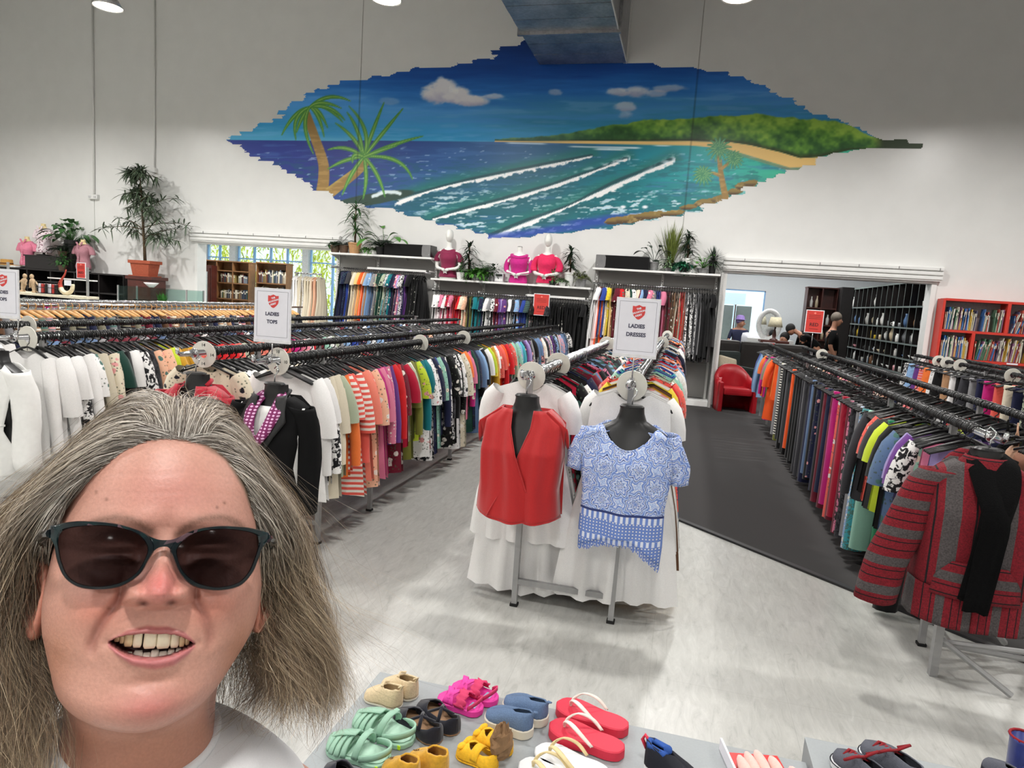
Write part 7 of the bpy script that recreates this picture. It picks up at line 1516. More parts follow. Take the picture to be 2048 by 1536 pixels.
pl_ = on_z(1000, 1528, PZ); r = random.Random(2); mb = MB(); mb.sphere((0, 0, .045), (.030, .036, .05), 18, 14); mb.v = [(x*(1+r.uniform(-.16, .16)), y*(1+r.uniform(-.16, .16)), max(0, z*(1+r.uniform(-.12, .12)))) for x, y, z in mb.v]
tag(mb.build('wrapping_paper', mat('brown crepe paper', (.52, .40, .28), rough=.9, var=.18, scale=40), None, False, (pl_[0], pl_[1], PZ+.02)), 'crumpled brown paper stuffed in the yellow mary jane', 'paper')
for i, (a, b, w) in enumerate((((772, 1535), (832, 1572), 'LEFT'), ((822, 1518), (890, 1556), 'RIGHT'))):
    t, L_ = shoe('toddler_boot', a, b, 'mustard suede toddler boot, %s of its pair' % ('left foot' if i == 0 else 'right foot'), 'mustard boots'); W = L_*.56
    sole(t, L_, W, .010, m_tanl, .002); upper(t, L_, W, .008, ip([0, .1, .4, .6, 1], [.085, .088, .080, .05, .016]), ip([0, .08, .15, .42, .52, 1], [.60, .66, .60, .62, 1, 1]), m_mu, th=.005); insole(t, L_, W, .012, m_tanl)
    text_part(w, .013, mat('brown stamp', (.36, .24, .08), rough=.8), t, (L_*.80, 0, .046), (0, math.radians(32), -math.pi/2))
m_bl = mat('royal blue lining', (.16, .32, .62), rough=.9, var=.1); m_nv = mat('black navy mesh', (.06, .07, .12), rough=.8, var=.2, scale=150)
t, L_ = shoe('sneaker', (1395, 1580), (1290, 1530), 'black and royal blue child sneaker with a red heel loop', 'odd shoes'); W = L_*.42
sole(t, L_, W, .022, m_wf, .003); upper(t, L_, W, .020, ip([0, .1, .35, .6, 1], [.080, .082, .074, .05, .014]), ip([0, .06, .12, .40, .5, 1], [.9, .85, .70, .72, 1, 1]), m_nv, th=.006); insole(t, L_, W, .025, m_bl)
MB().tube([(L_*.08, -W*.2, .088), (L_*.03, 0, .094), (L_*.08, W*.2, .088), (L_*.36, W*.22, .082), (L_*.42, 0, .086), (L_*.36, -W*.22, .082)], .009, 8, closed=True).build('collar', m_bl, t, True); MB().tube([(.0, 0, .06), (-.014, 0, .088), (-.008, 0, .108), (.008, 0, .09)], .005, 6).build('heel_loop', m_rf, t, True); mb = MB(); mb.sphere((L_*.40, 0, .09), (.012, .010, .016), 10, 8); mb.build('tongue', m_bl, t, True)
a = on_z(1446, 1508, PZ); b = on_z(1545, 1515, PZ); yw = math.atan2(b[1]-a[1], b[0]-a[0]); t = empty('slippers_on_card', (a[0], a[1]-.0, PZ+.001), yw, 'pale pink padded slippers on a red backing card', 'slippers')
MB().box(0, .155, -.30, .0, 0, .006, .002).build('card', mat('red glossy card', (.84, .12, .12), rough=.35), t); MB().box(-.006, .0, -.30, .02, 0, .035).build('card_edge', m_paper, t)
m_pp = mat('pale pink plush', (.92, .74, .70), rough=.95, var=.06, scale=120, sheen=.4)
for i, (x, y, ry) in enumerate(((.030, -.075, .07), (.056, -.062, .075), (.086, -.048, .07), (.120, -.060, .06), (.160, -.085, .045))): mb = MB(); mb.sphere((x, y-.03, .022), (.016 if i < 4 else .014, ry, .020), 14, 8); mb.build('padded_finger', m_pp, t, True)
mb = MB(); mb.sphere((.085, -.21, .022), (.075, .10, .024), 18, 10); mb.build('palm', m_pp, t, True)
m_gs = mat('charcoal canvas', (.33, .34, .38), rough=.9, var=.1, scale=300, bump=.2); m_rl = mat('dark red lace', (.52, .05, .10), rough=.85, var=.12)
for i, (a, b) in enumerate((((1672, 1520), (1768, 1600)), ((1728, 1502), (1840, 1590)))):
    t, L_ = shoe('sneaker', a, b, 'charcoal canvas sneaker with dark red laces, %s of its pair' % ('left one' if i == 0 else 'right one'), 'charcoal sneakers', PZ2); W = L_*.44
    sole(t, L_, W, .028, m_wf, .004); MB().tube([(x, y, .024) for x, y in outline(L_, W, .006)], .0016, 5, closed=True).build('sole_line', m_nv, t)
    upper(t, L_, W, .026, ip([0, .1, .35, .65, 1], [.060, .062, .062, .046, .016]), ip([0, .06, .12, .40, .5, 1], [.9, .85, .72, .74, 1, 1]), m_gs, th=.004); insole(t, L_, W, .03, m_blk)
    for k in range(5): q = .46+.07*k; MB().tube([(L_*q, -W*.26, .066-.02*(q-.4)), (L_*(q+.03), 0, .080-.028*(q-.4)), (L_*(q+.01), W*.26, .066-.02*(q-.4))], .0045, 6).build('lace', m_rl, t, True)
    for s in (-1, 1): MB().tube([(L_*.46, 0, .086), (L_*.43, s*.035, .10), (L_*.50, s*.055, .085), (L_*.54, s*.02, .08)], .0045, 6).build('lace_loop', m_rl, t, True)
for i, (a, b) in enumerate((((1975, 1533), (2040, 1600)),)):
    t, L_ = shoe('sneaker', a, b, 'dark grey sneaker cut by the bottom right corner', 'odd shoes', PZ2); W = L_*.42; sole(t, L_, W, .02, m_nv, .003); upper(t, L_, W, .018, ip([0, .1, .35, .6, 1], [.06, .062, .06, .045, .014]), ip([0, .06, .12, .40, .5, 1], [.9, .85, .70, .72, 1, 1]), m_gs, th=.005); insole(t, L_, W, .022, m_blk)
q = on_z(2040, 1540, PZ2); t = empty('toddler_boot', (q[0], q[1], PZ2), 0, 'small blue gumboot at the bottom right corner', 'boot'); MB().lathe([(.03, 0), (.034, .01), (.036, .09), (.041, .10), (.035, .10), (.03, .02), (.001, .02)], 18).build('shaft', mat('blue rubber', (.22, .26, .52), rough=.3), t, True); MB().tube([(.037*math.cos(a), .037*math.sin(a), .10) for a in np.linspace(0, 6.28, 17)[:-1]], .004, 6, closed=True).build('rim', m_rl, t, True); mb = MB(); mb.sphere((.03, -.03, .022), (.045, .035, .024), 12, 8); mb.build('toe', mat('blue rubber', (0, 0, 0)), t, True)
t, L_ = shoe('ballet_flat', (655, 1540), (730, 1600), 'black shoe below the mint clog sandals', 'odd shoes'); W = L_*.4; sole(t, L_, W, .01, m_blk, .002); upper(t, L_, W, .008, ip([0, .1, .3, .7, 1], [.058, .060, .040, .050, .015]), ip([0, .06, .12, .62, .74, 1], [.95, .9, .72, .66, 1, 1]), m_nsu)
# ------------------------------------------------------------------ the woman taking the picture
_d = px_ray(325, 1128); _d = _d/np.linalg.norm(_d)
HO = C_POS + _d*0.66; HN = -_d
_up = U_DIR - HN*(U_DIR @ HN); _up /= np.linalg.norm(_up); _rt = np.cross(_up, HN)
_t = math.radians(6.5)
HV = math.cos(_t)*_up + math.sin(_t)*_rt; HU = np.cross(HV, HN)
def to_world(P):      # millimetres right / up / towards her front -> metres
    P = np.asarray(P, float)/1000.0
    return HO + P[..., 0:1]*HU + P[..., 1:2]*HV + P[..., 2:3]*HN
woman = empty('person', (HO[0], HO[1], 0), 0, 'woman with shoulder-length grey hair and dark sunglasses smiling up at the lens', 'person')
WOFF = np.array([HO[0], HO[1], 0.0])
def wmesh(name, P, faces, m, smooth=True, cols=None):
    me = bpy.data.meshes.new(name)
    me.from_pydata([tuple(p) for p in (to_world(P)-WOFF)], [], faces); me.update()
    if cols is not None: set_colors(me, cols)
    return link_mesh(name, me, m, woman, smooth)

# profile rings: front (v, w), back (v, w), half width
RINGS = [(142,-15,142,-16,.5),(140,5,140,-35,22),(134,28,133,-58,44),(122,48,119,-78,60),(105,65,98,-93,69),(88,78,75,-100,74),(65,88,52,-103,77),
 (45,93,30,-103,78.5),(32,94,15,-102,79),(15,89,-5,-98,79.5),(0,90,-18,-94,80),(-15,92,-26,-90,80),(-30,93,-32,-86,79.5),(-45,95,-37,-82,78),
 (-60,95,-41,-79,76),(-75,91,-45,-76,73),(-88,90,-49,-74,70),(-99,90,-53,-72,67),(-108,85,-58,-71,65),(-114,76,-63,-70,63),(-117.5,62,-69,-70,61),
 (-119,46,-76,-70,60),(-126,34,-86,-70,58),(-140,27,-100,-73,57),(-160,20,-118,-78,58),(-176,14,-132,-85,64),(-192,14,-146,-92,88),
 (-208,18,-160,-100,128),(-230,22,-182,-108,160),(-262,20,-222,-118,172),(-340,-8,-300,-150,165),(-450,-62,-420,-205,155),(-560,-110,-540,-262,165),(-660,-150,-640,-310,178),(-720,-190,-710,-330,120)]
RA = np.array(RINGS, float)
def face_rings(n):
    s0 = np.concatenate([np.linspace(0, 5, 36, endpoint=False), np.linspace(5, 20, int(n*0.75), endpoint=False), np.linspace(20, 25, 40, endpoint=False), np.linspace(25, len(RA)-1, 30)])
    Q = catmull(RA, 4000); idx = np.clip((s0/(len(RA)-1)*3999).astype(int), 0, 3999)
    return Q[idx]
NT = 300
th = np.linspace(-1, 1, NT, endpoint=False)
th = np.pi*(0.55*th+0.45*th**3)          # denser at the front
RG = face_rings(300)
c = np.cos(th)[None, :]; s_ = np.sin(th)[None, :]
vF, wF, vB, wB, hw = [RG[:, i][:, None] for i in range(5)]
tt = (1+c)/2
g = np.power(np.clip(1-tt, 0, 1), 0.75)
U = hw*np.sign(s_)*np.abs(s_)**0.92
V = vF + (vB-vF)*g
W = wB + (wF-wB)*tt
front = sm(0.45, 0.7, tt)*np.ones_like(U)
face = front*sm(-121, -112, V)
def gau(u0, v0, su, sv, p=2.0): return np.exp(-(np.abs((U-u0)/su)**p+np.abs((V-v0)/sv)**p))
D = np.zeros_like(U)
# brow ridge, eye sockets, cheeks
D += 3.0*(gau(-24, 29, 20, 9)+gau(24, 29, 20, 9)) - 2*gau(0, 28, 6, 10)
for sx in (-1, 1):
    D += -9*gau(32*sx, 8, 17, 12) - 5*gau(14*sx, 8, 7, 12)
    D += 6.5*gau(32*sx, 7, 12, 9) + 1.6*gau(32*sx, 3, 15, 2.0) + 1.6*gau(32*sx, 12, 15, 2.2) - 1.0*gau(32*sx, 7.5, 12, 1.0)
    D += 7.5*gau(44*sx, -30, 19, 17) + 2.5*gau(50*sx, -60, 16, 22)
    D += -3*gau(66*sx, 48, 14, 20)
# nose
nv = np.array([26, 20, 12, 4, -4, -11, -16, -20, -23.5, -26.5, -29, -32]); nh = np.array([0, 2.5, 6.5, 11.5, 17, 22.5, 26.5, 28, 26.5, 21, 9, 0.0]); ns = np.array([9, 8.5, 8, 8.2, 9, 10.5, 12, 12.5, 12.5, 12, 11, 10.0])
hN = np.interp(-V, -nv, nh); sN = np.interp(-V, -nv, ns)
D += hN*np.exp(-np.abs(U/sN)**2.3)
D += 4.5*gau(0.5, -17.5, 11, 7.5, 2.4)
for sx in (-1, 1):
    D += 14.0*gau(16.2*sx, -20.5, 6.3, 6.4, 3.0)*sm(-29.5, -26.5, V)
    D += -2.6*gau(24*sx, -13, 3.2, 7) - 3.0*gau(24.4*sx, -21, 2.0, 6) - 2.2*gau(9.5*sx, -15.5, 2.6, 4.5)
    D += -7*gau(8.6*sx, -26.6, 3.6, 2.1, 2.4)
# smile folds
def curve_dist(pts, n=60):
    C = catmull(pts, n); d = np.full(U.shape, 1e9)
    m = (np.abs(U) < 60) & (V < 60) & (V > -125)
    uu = U[m]; vv = V[m]; best = np.full(uu.shape, 1e9)
    for a in C: best = np.minimum(best, (uu-a[0])**2+(vv-a[1])**2)
    d[m] = np.sqrt(best); return d
foldL = curve_dist([(-22.5, -19), (-28, -30), (-34, -42), (-37.5, -54), (-36, -66)])
foldR = curve_dist([(22, -20), (28, -31), (35, -44), (38, -56), (37, -68)])
fold = (np.exp(-(foldL/3.5)**2)+0.8*np.exp(-(foldR/3.5)**2))*sm(-66, -52, V)
D += -4.3*fold
D += -0.7*np.exp(-(curve_dist([(1.5, 21), (2.2, 30), (1.2, 40)])/1.0)**2)
for yy in (52, 66): D += -0.2*np.exp(-((V-yy-1.5*np.sin(U/14))/1.3)**2)*(np.abs(U) < 48)
# mouth
upx = [-27.8, -22.2, -13.2, -2.4, 11.9, 20.3, 28]; upy = [-52.4, -49.3, -47.7, -47.6, -48.9, -52.0, -56.8]
lox = [-27.8, -23, -16.3, -6.7, 2.7, 13.5, 21.2, 28]; loy = [-52.8, -56.6, -60.5, -63.4, -64.4, -63.0, -60.3, -57.0]
_cu = catmull(list(zip(upx, upy)), 200); _cl = catmull(list(zip(lox, loy)), 200)
up = np.interp(U, _cu[:, 0], _cu[:, 1]); lo = np.interp(U, _cl[:, 0], _cl[:, 1])
inm = (np.abs(U-0.1) < 27.9)
lt = np.interp(U, [-29, -16.5, -4.5, 1.9, 8.2, 19.9, 29], [-52, -44.6, -42.2, -43.2, -43.1, -47.6, -56.5])
lb = np.interp(U, [-29, -22, -10.8, 3.5, 15.7, 24, 29], [-53.5, -60.4, -68.0, -71.4, -69.8, -63.6, -57.5])
upl = sm(0, 1, (V-up)/np.maximum(lt-up, .5))*(V >= up)
ul_band = ((V > up-0.5) & (V < lt+1) & inm)
uh = np.clip((V-up)/np.maximum(lt-up, .5), -0.2, 1.2); lh = np.clip((lo-V)/np.maximum(lo-lb, .5), -0.2, 1.2)
D += 3.2*np.exp(-((uh-0.45)/0.42)**2)*inm*sm(28, 20, np.abs(U)) * (V > up-1)
D += 3.8*np.exp(-((lh-0.45)/0.45)**2)*inm*sm(28, 16, np.abs(U)) * (V < lo+1)
D += -3.4*gau(2, -80, 17, 5)                         # under the lower lip
D += 4.0*gau(3, -97, 19, 11)                         # chin
D += -1.8*(gau(-29, -53, 3, 3.5)+gau(29.5, -57, 3, 3.5))
hole = np.minimum(sm(0.0, 1.1, up-V), sm(0.0, 1.1, V-lo))*inm
D = D*face
D += -26*hole*face
arc = (U/28.0)**2*4.0*gau(0, -57, 40, 20)*face       # lips wrap round the teeth
D -= arc
W2 = W + D
U = U*(1-0.15*sm(-52, -108, V)*(U > 0)*sm(0.35, .6, tt)*sm(-150, -112, V))
P = np.stack([U, V, W2], -1)
nr = P.shape[0]
# colours
base = np.array(lin((0.785, 0.585, 0.52)))
cols = np.ones(U.shape+(3,))*base
def paint(mask, col, amt=1.0):
    global cols
    k = np.clip(mask*amt, 0, 1)[..., None]; cols = cols*(1-k)+np.array(lin(col))*k
ff = face
rn = np.random.RandomState(3)
paint(ff*(gau(0, 52, 34, 22)), (0.77, 0.49, 0.45), .6)
for sx in (-1, 1):
    paint(ff*gau(36*sx, -30, 20, 15), (0.74, 0.44, 0.37), .65)
    paint(ff*gau(60*sx, -62, 14, 22), (0.70, 0.48, 0.37), .6)
paint(ff*gau(0, -14, 13, 13), (0.79, 0.42, 0.41), .8)
paint(ff*gau(3, -96, 22, 11), (0.74, 0.43, 0.41), .75)
paint(ff*fold, (0.55, 0.32, 0.29), .55)  # crease shade of the smile folds painted into the skin colour
paint(ff*(gau(0, -36, 18, 5)), (0.68, 0.47, 0.40), .45)
for sx, pts in ((-1, [(-10, 23), (-20, 29), (-32, 32.5), (-44, 30.5), (-54, 26)]), (1, [(8, 22), (18, 30), (30, 34), (42, 34), (54, 28)])):
    paint(ff*np.exp(-(curve_dist(pts)/3.0)**2)*(0.6+0.4*rn.rand(*U.shape)), (0.40, 0.30, 0.24), .75)
lipc = (0.70, 0.40, 0.40)
paint(ff*sm(-1.4, .2, V-up)*sm(1.2, -1.0, V-lt)*inm, (0.66, 0.37, 0.38), .85)
paint(ff*sm(1.4, -.2, V-lo)*sm(-1.6, 1.6, V-lb)*inm, (0.75, 0.43, 0.45), .85)
paint(ff*sm(.25, .7, hole), (0.22, 0.05, 0.05), 1)
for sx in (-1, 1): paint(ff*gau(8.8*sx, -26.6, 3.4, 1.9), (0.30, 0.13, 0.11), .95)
for (mu, mv) in ((-42, 46), (38, 46), (33, 42), (-30, -30), (-50, 52)): paint(ff*gau(mu, mv, 1.2, 1.1), (0.45, 0.28, 0.22), .8)
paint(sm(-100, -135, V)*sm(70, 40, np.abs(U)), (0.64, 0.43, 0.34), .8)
hl = np.interp(U, [-79, -77, -70.7, -57, -39, -23, -6, 16, 36, 53, 65, 72, 79], [-5, 31, 60, 75, 88, 94.5, 96, 92, 81, 58, 34, 5, -20])
scalp = np.maximum(sm(-3, 4, V-hl), 1-sm(0.40, 0.5, tt)*np.ones_like(U))*sm(-105, -85, V)
paint(scalp, (0.42, 0.37, 0.31), .95)
faces = [[i*NT+j, i*NT+(j+1) % NT, (i+1)*NT+(j+1) % NT, (i+1)*NT+j] for i in range(nr-1) for j in range(NT)]
Pv = P.reshape(-1, 3); Cv = cols.reshape(-1, 3)
# ears: shells that join the side of the head
def ear(sx, u0, v0):
    A = 26; B = 12; pts = []; cc = []
    for i in range(B):
        r = i/(B-1)
        for j in range(A):
            a = 2*math.pi*j/A
            ex = 15*r*math.cos(a)*(1 if math.cos(a) > 0 else .9); ey = 31*r*math.sin(a)*(1.0 if math.sin(a) > 0 else 1.0)
            if math.sin(a) < 0: ex *= 0.80
            rim = 5.0*math.exp(-((r-0.88)/0.12)**2) - 5.0*math.exp(-(((ex-3)/6.5)**2+((ey+3)/10)**2)) + 2.6*math.exp(-((r-0.55)/0.13)**2)*(math.sin(a) > -0.3)
            if math.sin(a) < -0.75: rim *= 0.35
            pts.append((u0+sx*(ex*0.62+rim*0.75), v0+ey+ex*0.12, -4-ex*0.75+rim*0.75))
            dk = 1-0.28*math.exp(-(((ex-3)/6)**2+((ey+3)/10)**2)); cc.append([q*dk for q in lin((0.80, 0.54, 0.46))])
    fs = [[i*A+j, i*A+(j+1) % A, (i+1)*A+(j+1) % A, (i+1)*A+j] for i in range(B-1) for j in range(A)]
    n = len(pts); pts += [(p[0]-sx*3.5, p[1], p[2]-5) for p in pts]; cc += cc   # the back of the ear
    fs += [[n+q for q in f[::-1]] for f in fs]
    fs += [[(B-1)*A+j, (B-1)*A+(j+1) % A, n+(B-1)*A+(j+1) % A, n+(B-1)*A+j] for j in range(A)]
    return np.array(pts, float), fs, np.array(cc)
for sx, u0, v0 in ((-1, -85, -26), (1, 83, -28)):
    ep, ef, ec = ear(sx, u0, v0); b = len(Pv)
    Pv = np.vstack([Pv, ep]); Cv = np.vstack([Cv, ec]); faces += [[b+q for q in f] for f in ef]
# arms and hands, hanging beside her (out of the picture)
def limb(path, rad, n=12):
    mb = MB(); mb.tube(path, rad, n); return np.array(mb.v), mb.f
dn = np.array([HU @ np.array([0, 0, -1.]), HV @ np.array([0, 0, -1.]), HN @ np.array([0, 0, -1.])])
for sx in (-1, 1):
    s0 = np.array([125.0*sx, -215, -52.0]); out = np.array([sx*1.0, 0, 0])
    path = [s0, s0+out*22+dn*60, s0+out*38+dn*200, s0+out*45+dn*300, s0+out*48+dn*420, s0+out*46+dn*520, s0+out*46+dn*560, s0+out*46+dn*610]
    rad = [26, 32, 34, 33, 32, 25, 33, 30]
    lp, lf = limb(path, rad); b = len(Pv); Pv = np.vstack([Pv, lp]); Cv = np.vstack([Cv, np.ones((len(lp), 3))*base]); faces += [[b+q for q in f] for f in lf]
    hnd = s0+out*46+dn*600
    for k, (off, ln) in enumerate(((-24, 66), (-8, 76), (8, 70), (24, 54))):
        f0 = hnd+np.array([0, off*0.35, off*0.9])
        lp, lf = limb([f0, f0+dn*ln*.4, f0+dn*ln*.75-out*6, f0+dn*ln-out*14], [9, 8.5, 8, 6], 8); b = len(Pv)
        Pv = np.vstack([Pv, lp]); Cv = np.vstack([Cv, np.ones((len(lp), 3))*base]); faces += [[b+q for q in f] for f in lf]
    f0 = hnd-dn*40+np.array([0, 12, 28.])
    lp, lf = limb([f0, f0+dn*28+np.array([0, 4, 14.])-out*6, f0+dn*55+np.array([0, 4, 18.])-out*12], [11, 9.5, 7], 8); b = len(Pv)
    Pv = np.vstack([Pv, lp]); Cv = np.vstack([Cv, np.ones((len(lp), 3))*base]); faces += [[b+q for q in f] for f in lf]
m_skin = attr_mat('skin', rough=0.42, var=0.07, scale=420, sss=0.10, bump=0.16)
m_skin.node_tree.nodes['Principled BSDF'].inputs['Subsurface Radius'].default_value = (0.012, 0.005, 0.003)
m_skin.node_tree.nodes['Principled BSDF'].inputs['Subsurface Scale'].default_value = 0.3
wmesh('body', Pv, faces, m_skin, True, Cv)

# teeth
m_tooth = mat('tooth enamel', (0.93, 0.89, 0.78), rough=0.2, var=0.05, scale=300, coat=0.4)
m_tooth2 = mat('tooth enamel dull', (0.87, 0.79, 0.62), rough=0.25, var=0.08, scale=300, coat=0.4)
m_tooth3 = mat('lower tooth enamel', (0.82, 0.78, 0.73), rough=0.25, var=0.08, scale=300, coat=0.4)
m_gum = mat('gums', (0.45, 0.16, 0.16), rough=0.3, var=0.1, scale=200)
def tooth(u, vt, vb, wd, w, m, dep=5.0, rot=0.0, rr=0.0):
    A = 16; B = 9; pts = []
    for i in range(B):
        f = i/(B-1); v = vt+(vb-vt)*f
        k = (1.04-0.07*(1-f)) * (1 if f < 0.8 else (1-((f-0.8)/0.2)**2*0.25)); dk = (1 if f < .75 else (1-((f-.75)/.25)**2*0.45))
        for j in range(A):
            a = 2*math.pi*j/A; ca, sa = math.cos(a), math.sin(a)
            x = wd/2*k*np.sign(ca)*abs(ca)**0.55; z = dep/2*dk*np.sign(sa)*abs(sa)**0.8 - 1.1*f*f
            pts.append((u+x+rr*(f-.5)*3, v+rr*x*0.25, w+z+rot*x))
    fs = [[i*A+j, i*A+(j+1) % A, (i+1)*A+(j+1) % A, (i+1)*A+j] for i in range(B-1) for j in range(A)]+[[(B-1)*A+j for j in range(A)]]
    return wmesh('tooth', np.array(pts), fs, m)
for (ua, ub, vb, m, rr) in ((-25, -21.2, -53.2, m_tooth2, 0), (-21.2, -18.2, -54.2, m_tooth2, 0), (-18.2, -12.8, -56.3, m_tooth2, 0.02), (-12.6, -6.9, -57.0, m_tooth, -0.06), (-6.0, 2.2, -58.0, m_tooth, 0.05),
                            (2.4, 11.2, -58.5, m_tooth, 0), (11.3, 17.0, -58.6, m_tooth, 0.05), (17.0, 21.0, -58.4, m_tooth2, 0.05), (21.0, 24.0, -57.6, m_tooth2, 0.1)):
    u = (ua+ub)/2; tooth(u, -43.5, vb, ub-ua+0.1, 88.5-abs(u-0.5)**2/62, m, 5.5, -u/31.0*0.8, rr)
for (ua, ub, vt) in ((-17, -12, -60.2), (-11.6, -5.4, -59.4), (-5.6, -0.5, -60.9), (-0.6, 4.8, -59.2), (4.6, 10.3, -60.8), (10.2, 14.8, -59.6), (15.4, 19.5, -59.4)):
    u = (ua+ub)/2; tooth(u, -72, vt, ub-ua, 83.5-abs(u-1)**2/55, m_tooth3, 5.0, -u/28*.8, 0.05)
gp = np.array([[(u, v, 84.5-u*u/62-2) for u in np.linspace(-26, 25, 24)] for v in (-39, -46.5)]).reshape(-1, 3)
wmesh('gums', gp, [[j, j+1, 24+j+1, 24+j] for j in range(23)], m_gum)

# sunglasses
def gw(u): return 104.0 - u*u/260.0
shades_o = [(-73.4,25.5),(-70.8,26.9),(-57.2,29.4),(-38.4,28.9),(-22.4,25.0),(-10.5,19.2),(-6.2,10.9),(-9.3,2.1),(-13.7,-7.3),(-23.7,-14.8),(-36.2,-17),(-49.7,-15.3),(-59.3,-8.6),(-65.4,2.3),(-68.8,12.5),(-72.8,19.2)]
shades_i = [(-66.6,19.5),(-64.4,23.2),(-57,25.3),(-42,26.2),(-28.2,24.4),(-17.5,20.0),(-10.9,11.2),(-12.1,2.1),(-16.3,-6.4),(-25.4,-12.5),(-38,-14.7),(-49.8,-12.6),(-57.5,-7.2),(-62.6,2.0),(-65.3,10),(-66.6,15)]
shades_o2 = [(73.2,22.5),(70.4,24.2),(54,27.2),(35.6,27.6),(20,24.8),(9.5,19.4),(3.6,10.9),(6.4,4),(12.2,-7.2),(21.9,-15.8),(38.2,-19.2),(53.5,-16.6),(62.4,-7.2),(66.6,4.5),(69,12.1),(73,17.5)]
shades_i2 = [(65,18),(63,21.4),(54,24),(38,25),(24,23.4),(14.5,19),(8.7,11),(9.7,3.5),(14.8,-6),(24.4,-13.3),(38.2,-16.6),(52,-13.9),(59.5,-6.2),(63.2,4),(64.8,10.5),(65.4,14.5)]
m_frame, nt, b_ = new_mat('tortoise teal acetate')
tc = N(nt, 'ShaderNodeTexCoord'); vo = N(nt, 'ShaderNodeTexVoronoi'); vo.inputs['Scale'].default_value = 190; nt.links.new(tc.outputs['Object'], vo.inputs['Vector'])
r1 = ramp(nt, [(0.0, lin((0.03, 0.09, 0.11))), (0.45, lin((0.05, 0.08, 0.10))), (0.62, lin((0.07, 0.15, 0.16))), (0.80, lin((0.34, 0.26, 0.29))), (1, lin((0.06, 0.10, 0.12)))], 'CONSTANT')
nt.links.new(vo.outputs['Color'], r1.inputs[0])
va = N(nt, 'ShaderNodeAttribute', attribute_name='Col'); mx = N(nt, 'ShaderNodeMix', data_type='RGBA')
mx.inputs[6].default_value = (*lin((0.008, 0.055, 0.075)), 1); nt.links.new(va.outputs['Fac'], mx.inputs[0]); nt.links.new(r1.outputs[0], mx.inputs[7]); nt.links.new(mx.outputs[2], b_.inputs['Base Color'])
bsdf_set(b_, Roughness=0.12); b_.inputs['Coat Weight'].default_value = 0.15
m_lens, nt, b_ = new_mat('smoked lens')
tr = N(nt, 'ShaderNodeBsdfTransparent'); tr.inputs[0].default_value = (0.098, 0.088, 0.096, 1)
gl = N(nt, 'ShaderNodeBsdfGlossy'); gl.inputs['Roughness'].default_value = 0.08; gl.inputs[0].default_value = (1, 1, 1, 1)
lw = N(nt, 'ShaderNodeLayerWeight'); lw.inputs[0].default_value = 0.06
ms = N(nt, 'ShaderNodeMixShader'); nt.links.new(lw.outputs['Fresnel'], ms.inputs[0]); nt.links.new(tr.outputs[0], ms.inputs[1]); nt.links.new(gl.outputs[0], ms.inputs[2])
nt.links.new(ms.outputs[0], nt.nodes['Material Output'].inputs['Surface'])
glasses = empty('sunglasses', (0, 0, 0)); glasses.parent = woman
def gmesh(name, P, faces, m, cols=None):
    o = wmesh(name, P, faces, m, True, cols); o.parent = glasses; o.data.set_sharp_from_angle(angle=math.radians(40)); return o
fv = []; ffc = []; fcol = []
def rim(O, I):
    n = 96; a = closed_catmull(O, n); b = closed_catmull(I, n); base0 = len(fv)
    mid = (a*0.5+b*0.5)
    loops = [(a, 0, 2.2), (a*.8+b*.2, 0, 0.5), (b*.85+a*.15, 0, .5), (b, 0, 2.0), (b, 0, 4.0), (a, 0, 4.5)]
    for (L, _, dz) in loops:
        for p in L: fv.append((p[0], p[1], gw(p[0])+2-dz)); fcol.append(float(np.clip((p[1]-6)/10, 0, 1)))
    k = len(loops)
    for i in range(k):
        for j in range(n): ffc.append([base0+i*n+j, base0+i*n+(j+1) % n, base0+((i+1) % k)*n+(j+1) % n, base0+((i+1) % k)*n+j])
    return b
iL = rim(shades_o, shades_i); iR = rim(shades_o2, shades_i2)
bt = catmull([(-11.5, 19.5), (-5, 17.0), (0, 16.6), (5, 17.2), (11, 20.2)], 14); bb = catmull([(-8.5, 7), (-4.4, 10.9), (-.5, 12.0), (2.6, 11.4), (6.0, 7)], 14)
b0 = len(fv)
for L, dz in ((bt, 1.6), (bt, 4.4), (bb, 4.4), (bb, 1.6), ):
    for p in L: fv.append((p[0], p[1], gw(p[0])+2-dz)); fcol.append(0.8)
for i in range(4):
    for j in range(13): ffc.append([b0+i*14+j, b0+i*14+j+1, b0+((i+1) % 4)*14+j+1, b0+((i+1) % 4)*14+j])
gmesh('frame', np.array(fv, float), ffc, m_frame, np.repeat(np.array(fcol)[:, None], 3, 1))
for L in (iL, iR):
    cen = L.mean(0); n = len(L); pts = []; fs = []
    for k in range(6):
        f = k/5.0
        for p in L: q = cen+(p-cen)*(1-f); pts.append((q[0], q[1], gw(q[0])-1.0+2.0*(1-(1-f)**2)))
    for k in range(5):
        for j in range(n): fs.append([k*n+j, k*n+(j+1) % n, (k+1)*n+(j+1) % n, (k+1)*n+j])
    gmesh('lens', np.array(pts, float), fs, m_lens)
for sx, hv in ((-1, 21), (1, 19)):
    mb = MB(); mb.tube([(sx*72.3, hv, gw(73)+.5), (sx*76, hv-.5, gw(73)-8), (sx*82, hv-3, 50), (sx*84, hv-8, 8), (sx*84, hv-16, -8), (sx*82, hv-34, -20)], [3.2, 3.2, 2.6, 2.4, 2.2, 1.6], 8)
    gmesh('temple', np.array(mb.v), mb.f, m_frame, np.ones((len(mb.v), 3))*.3)

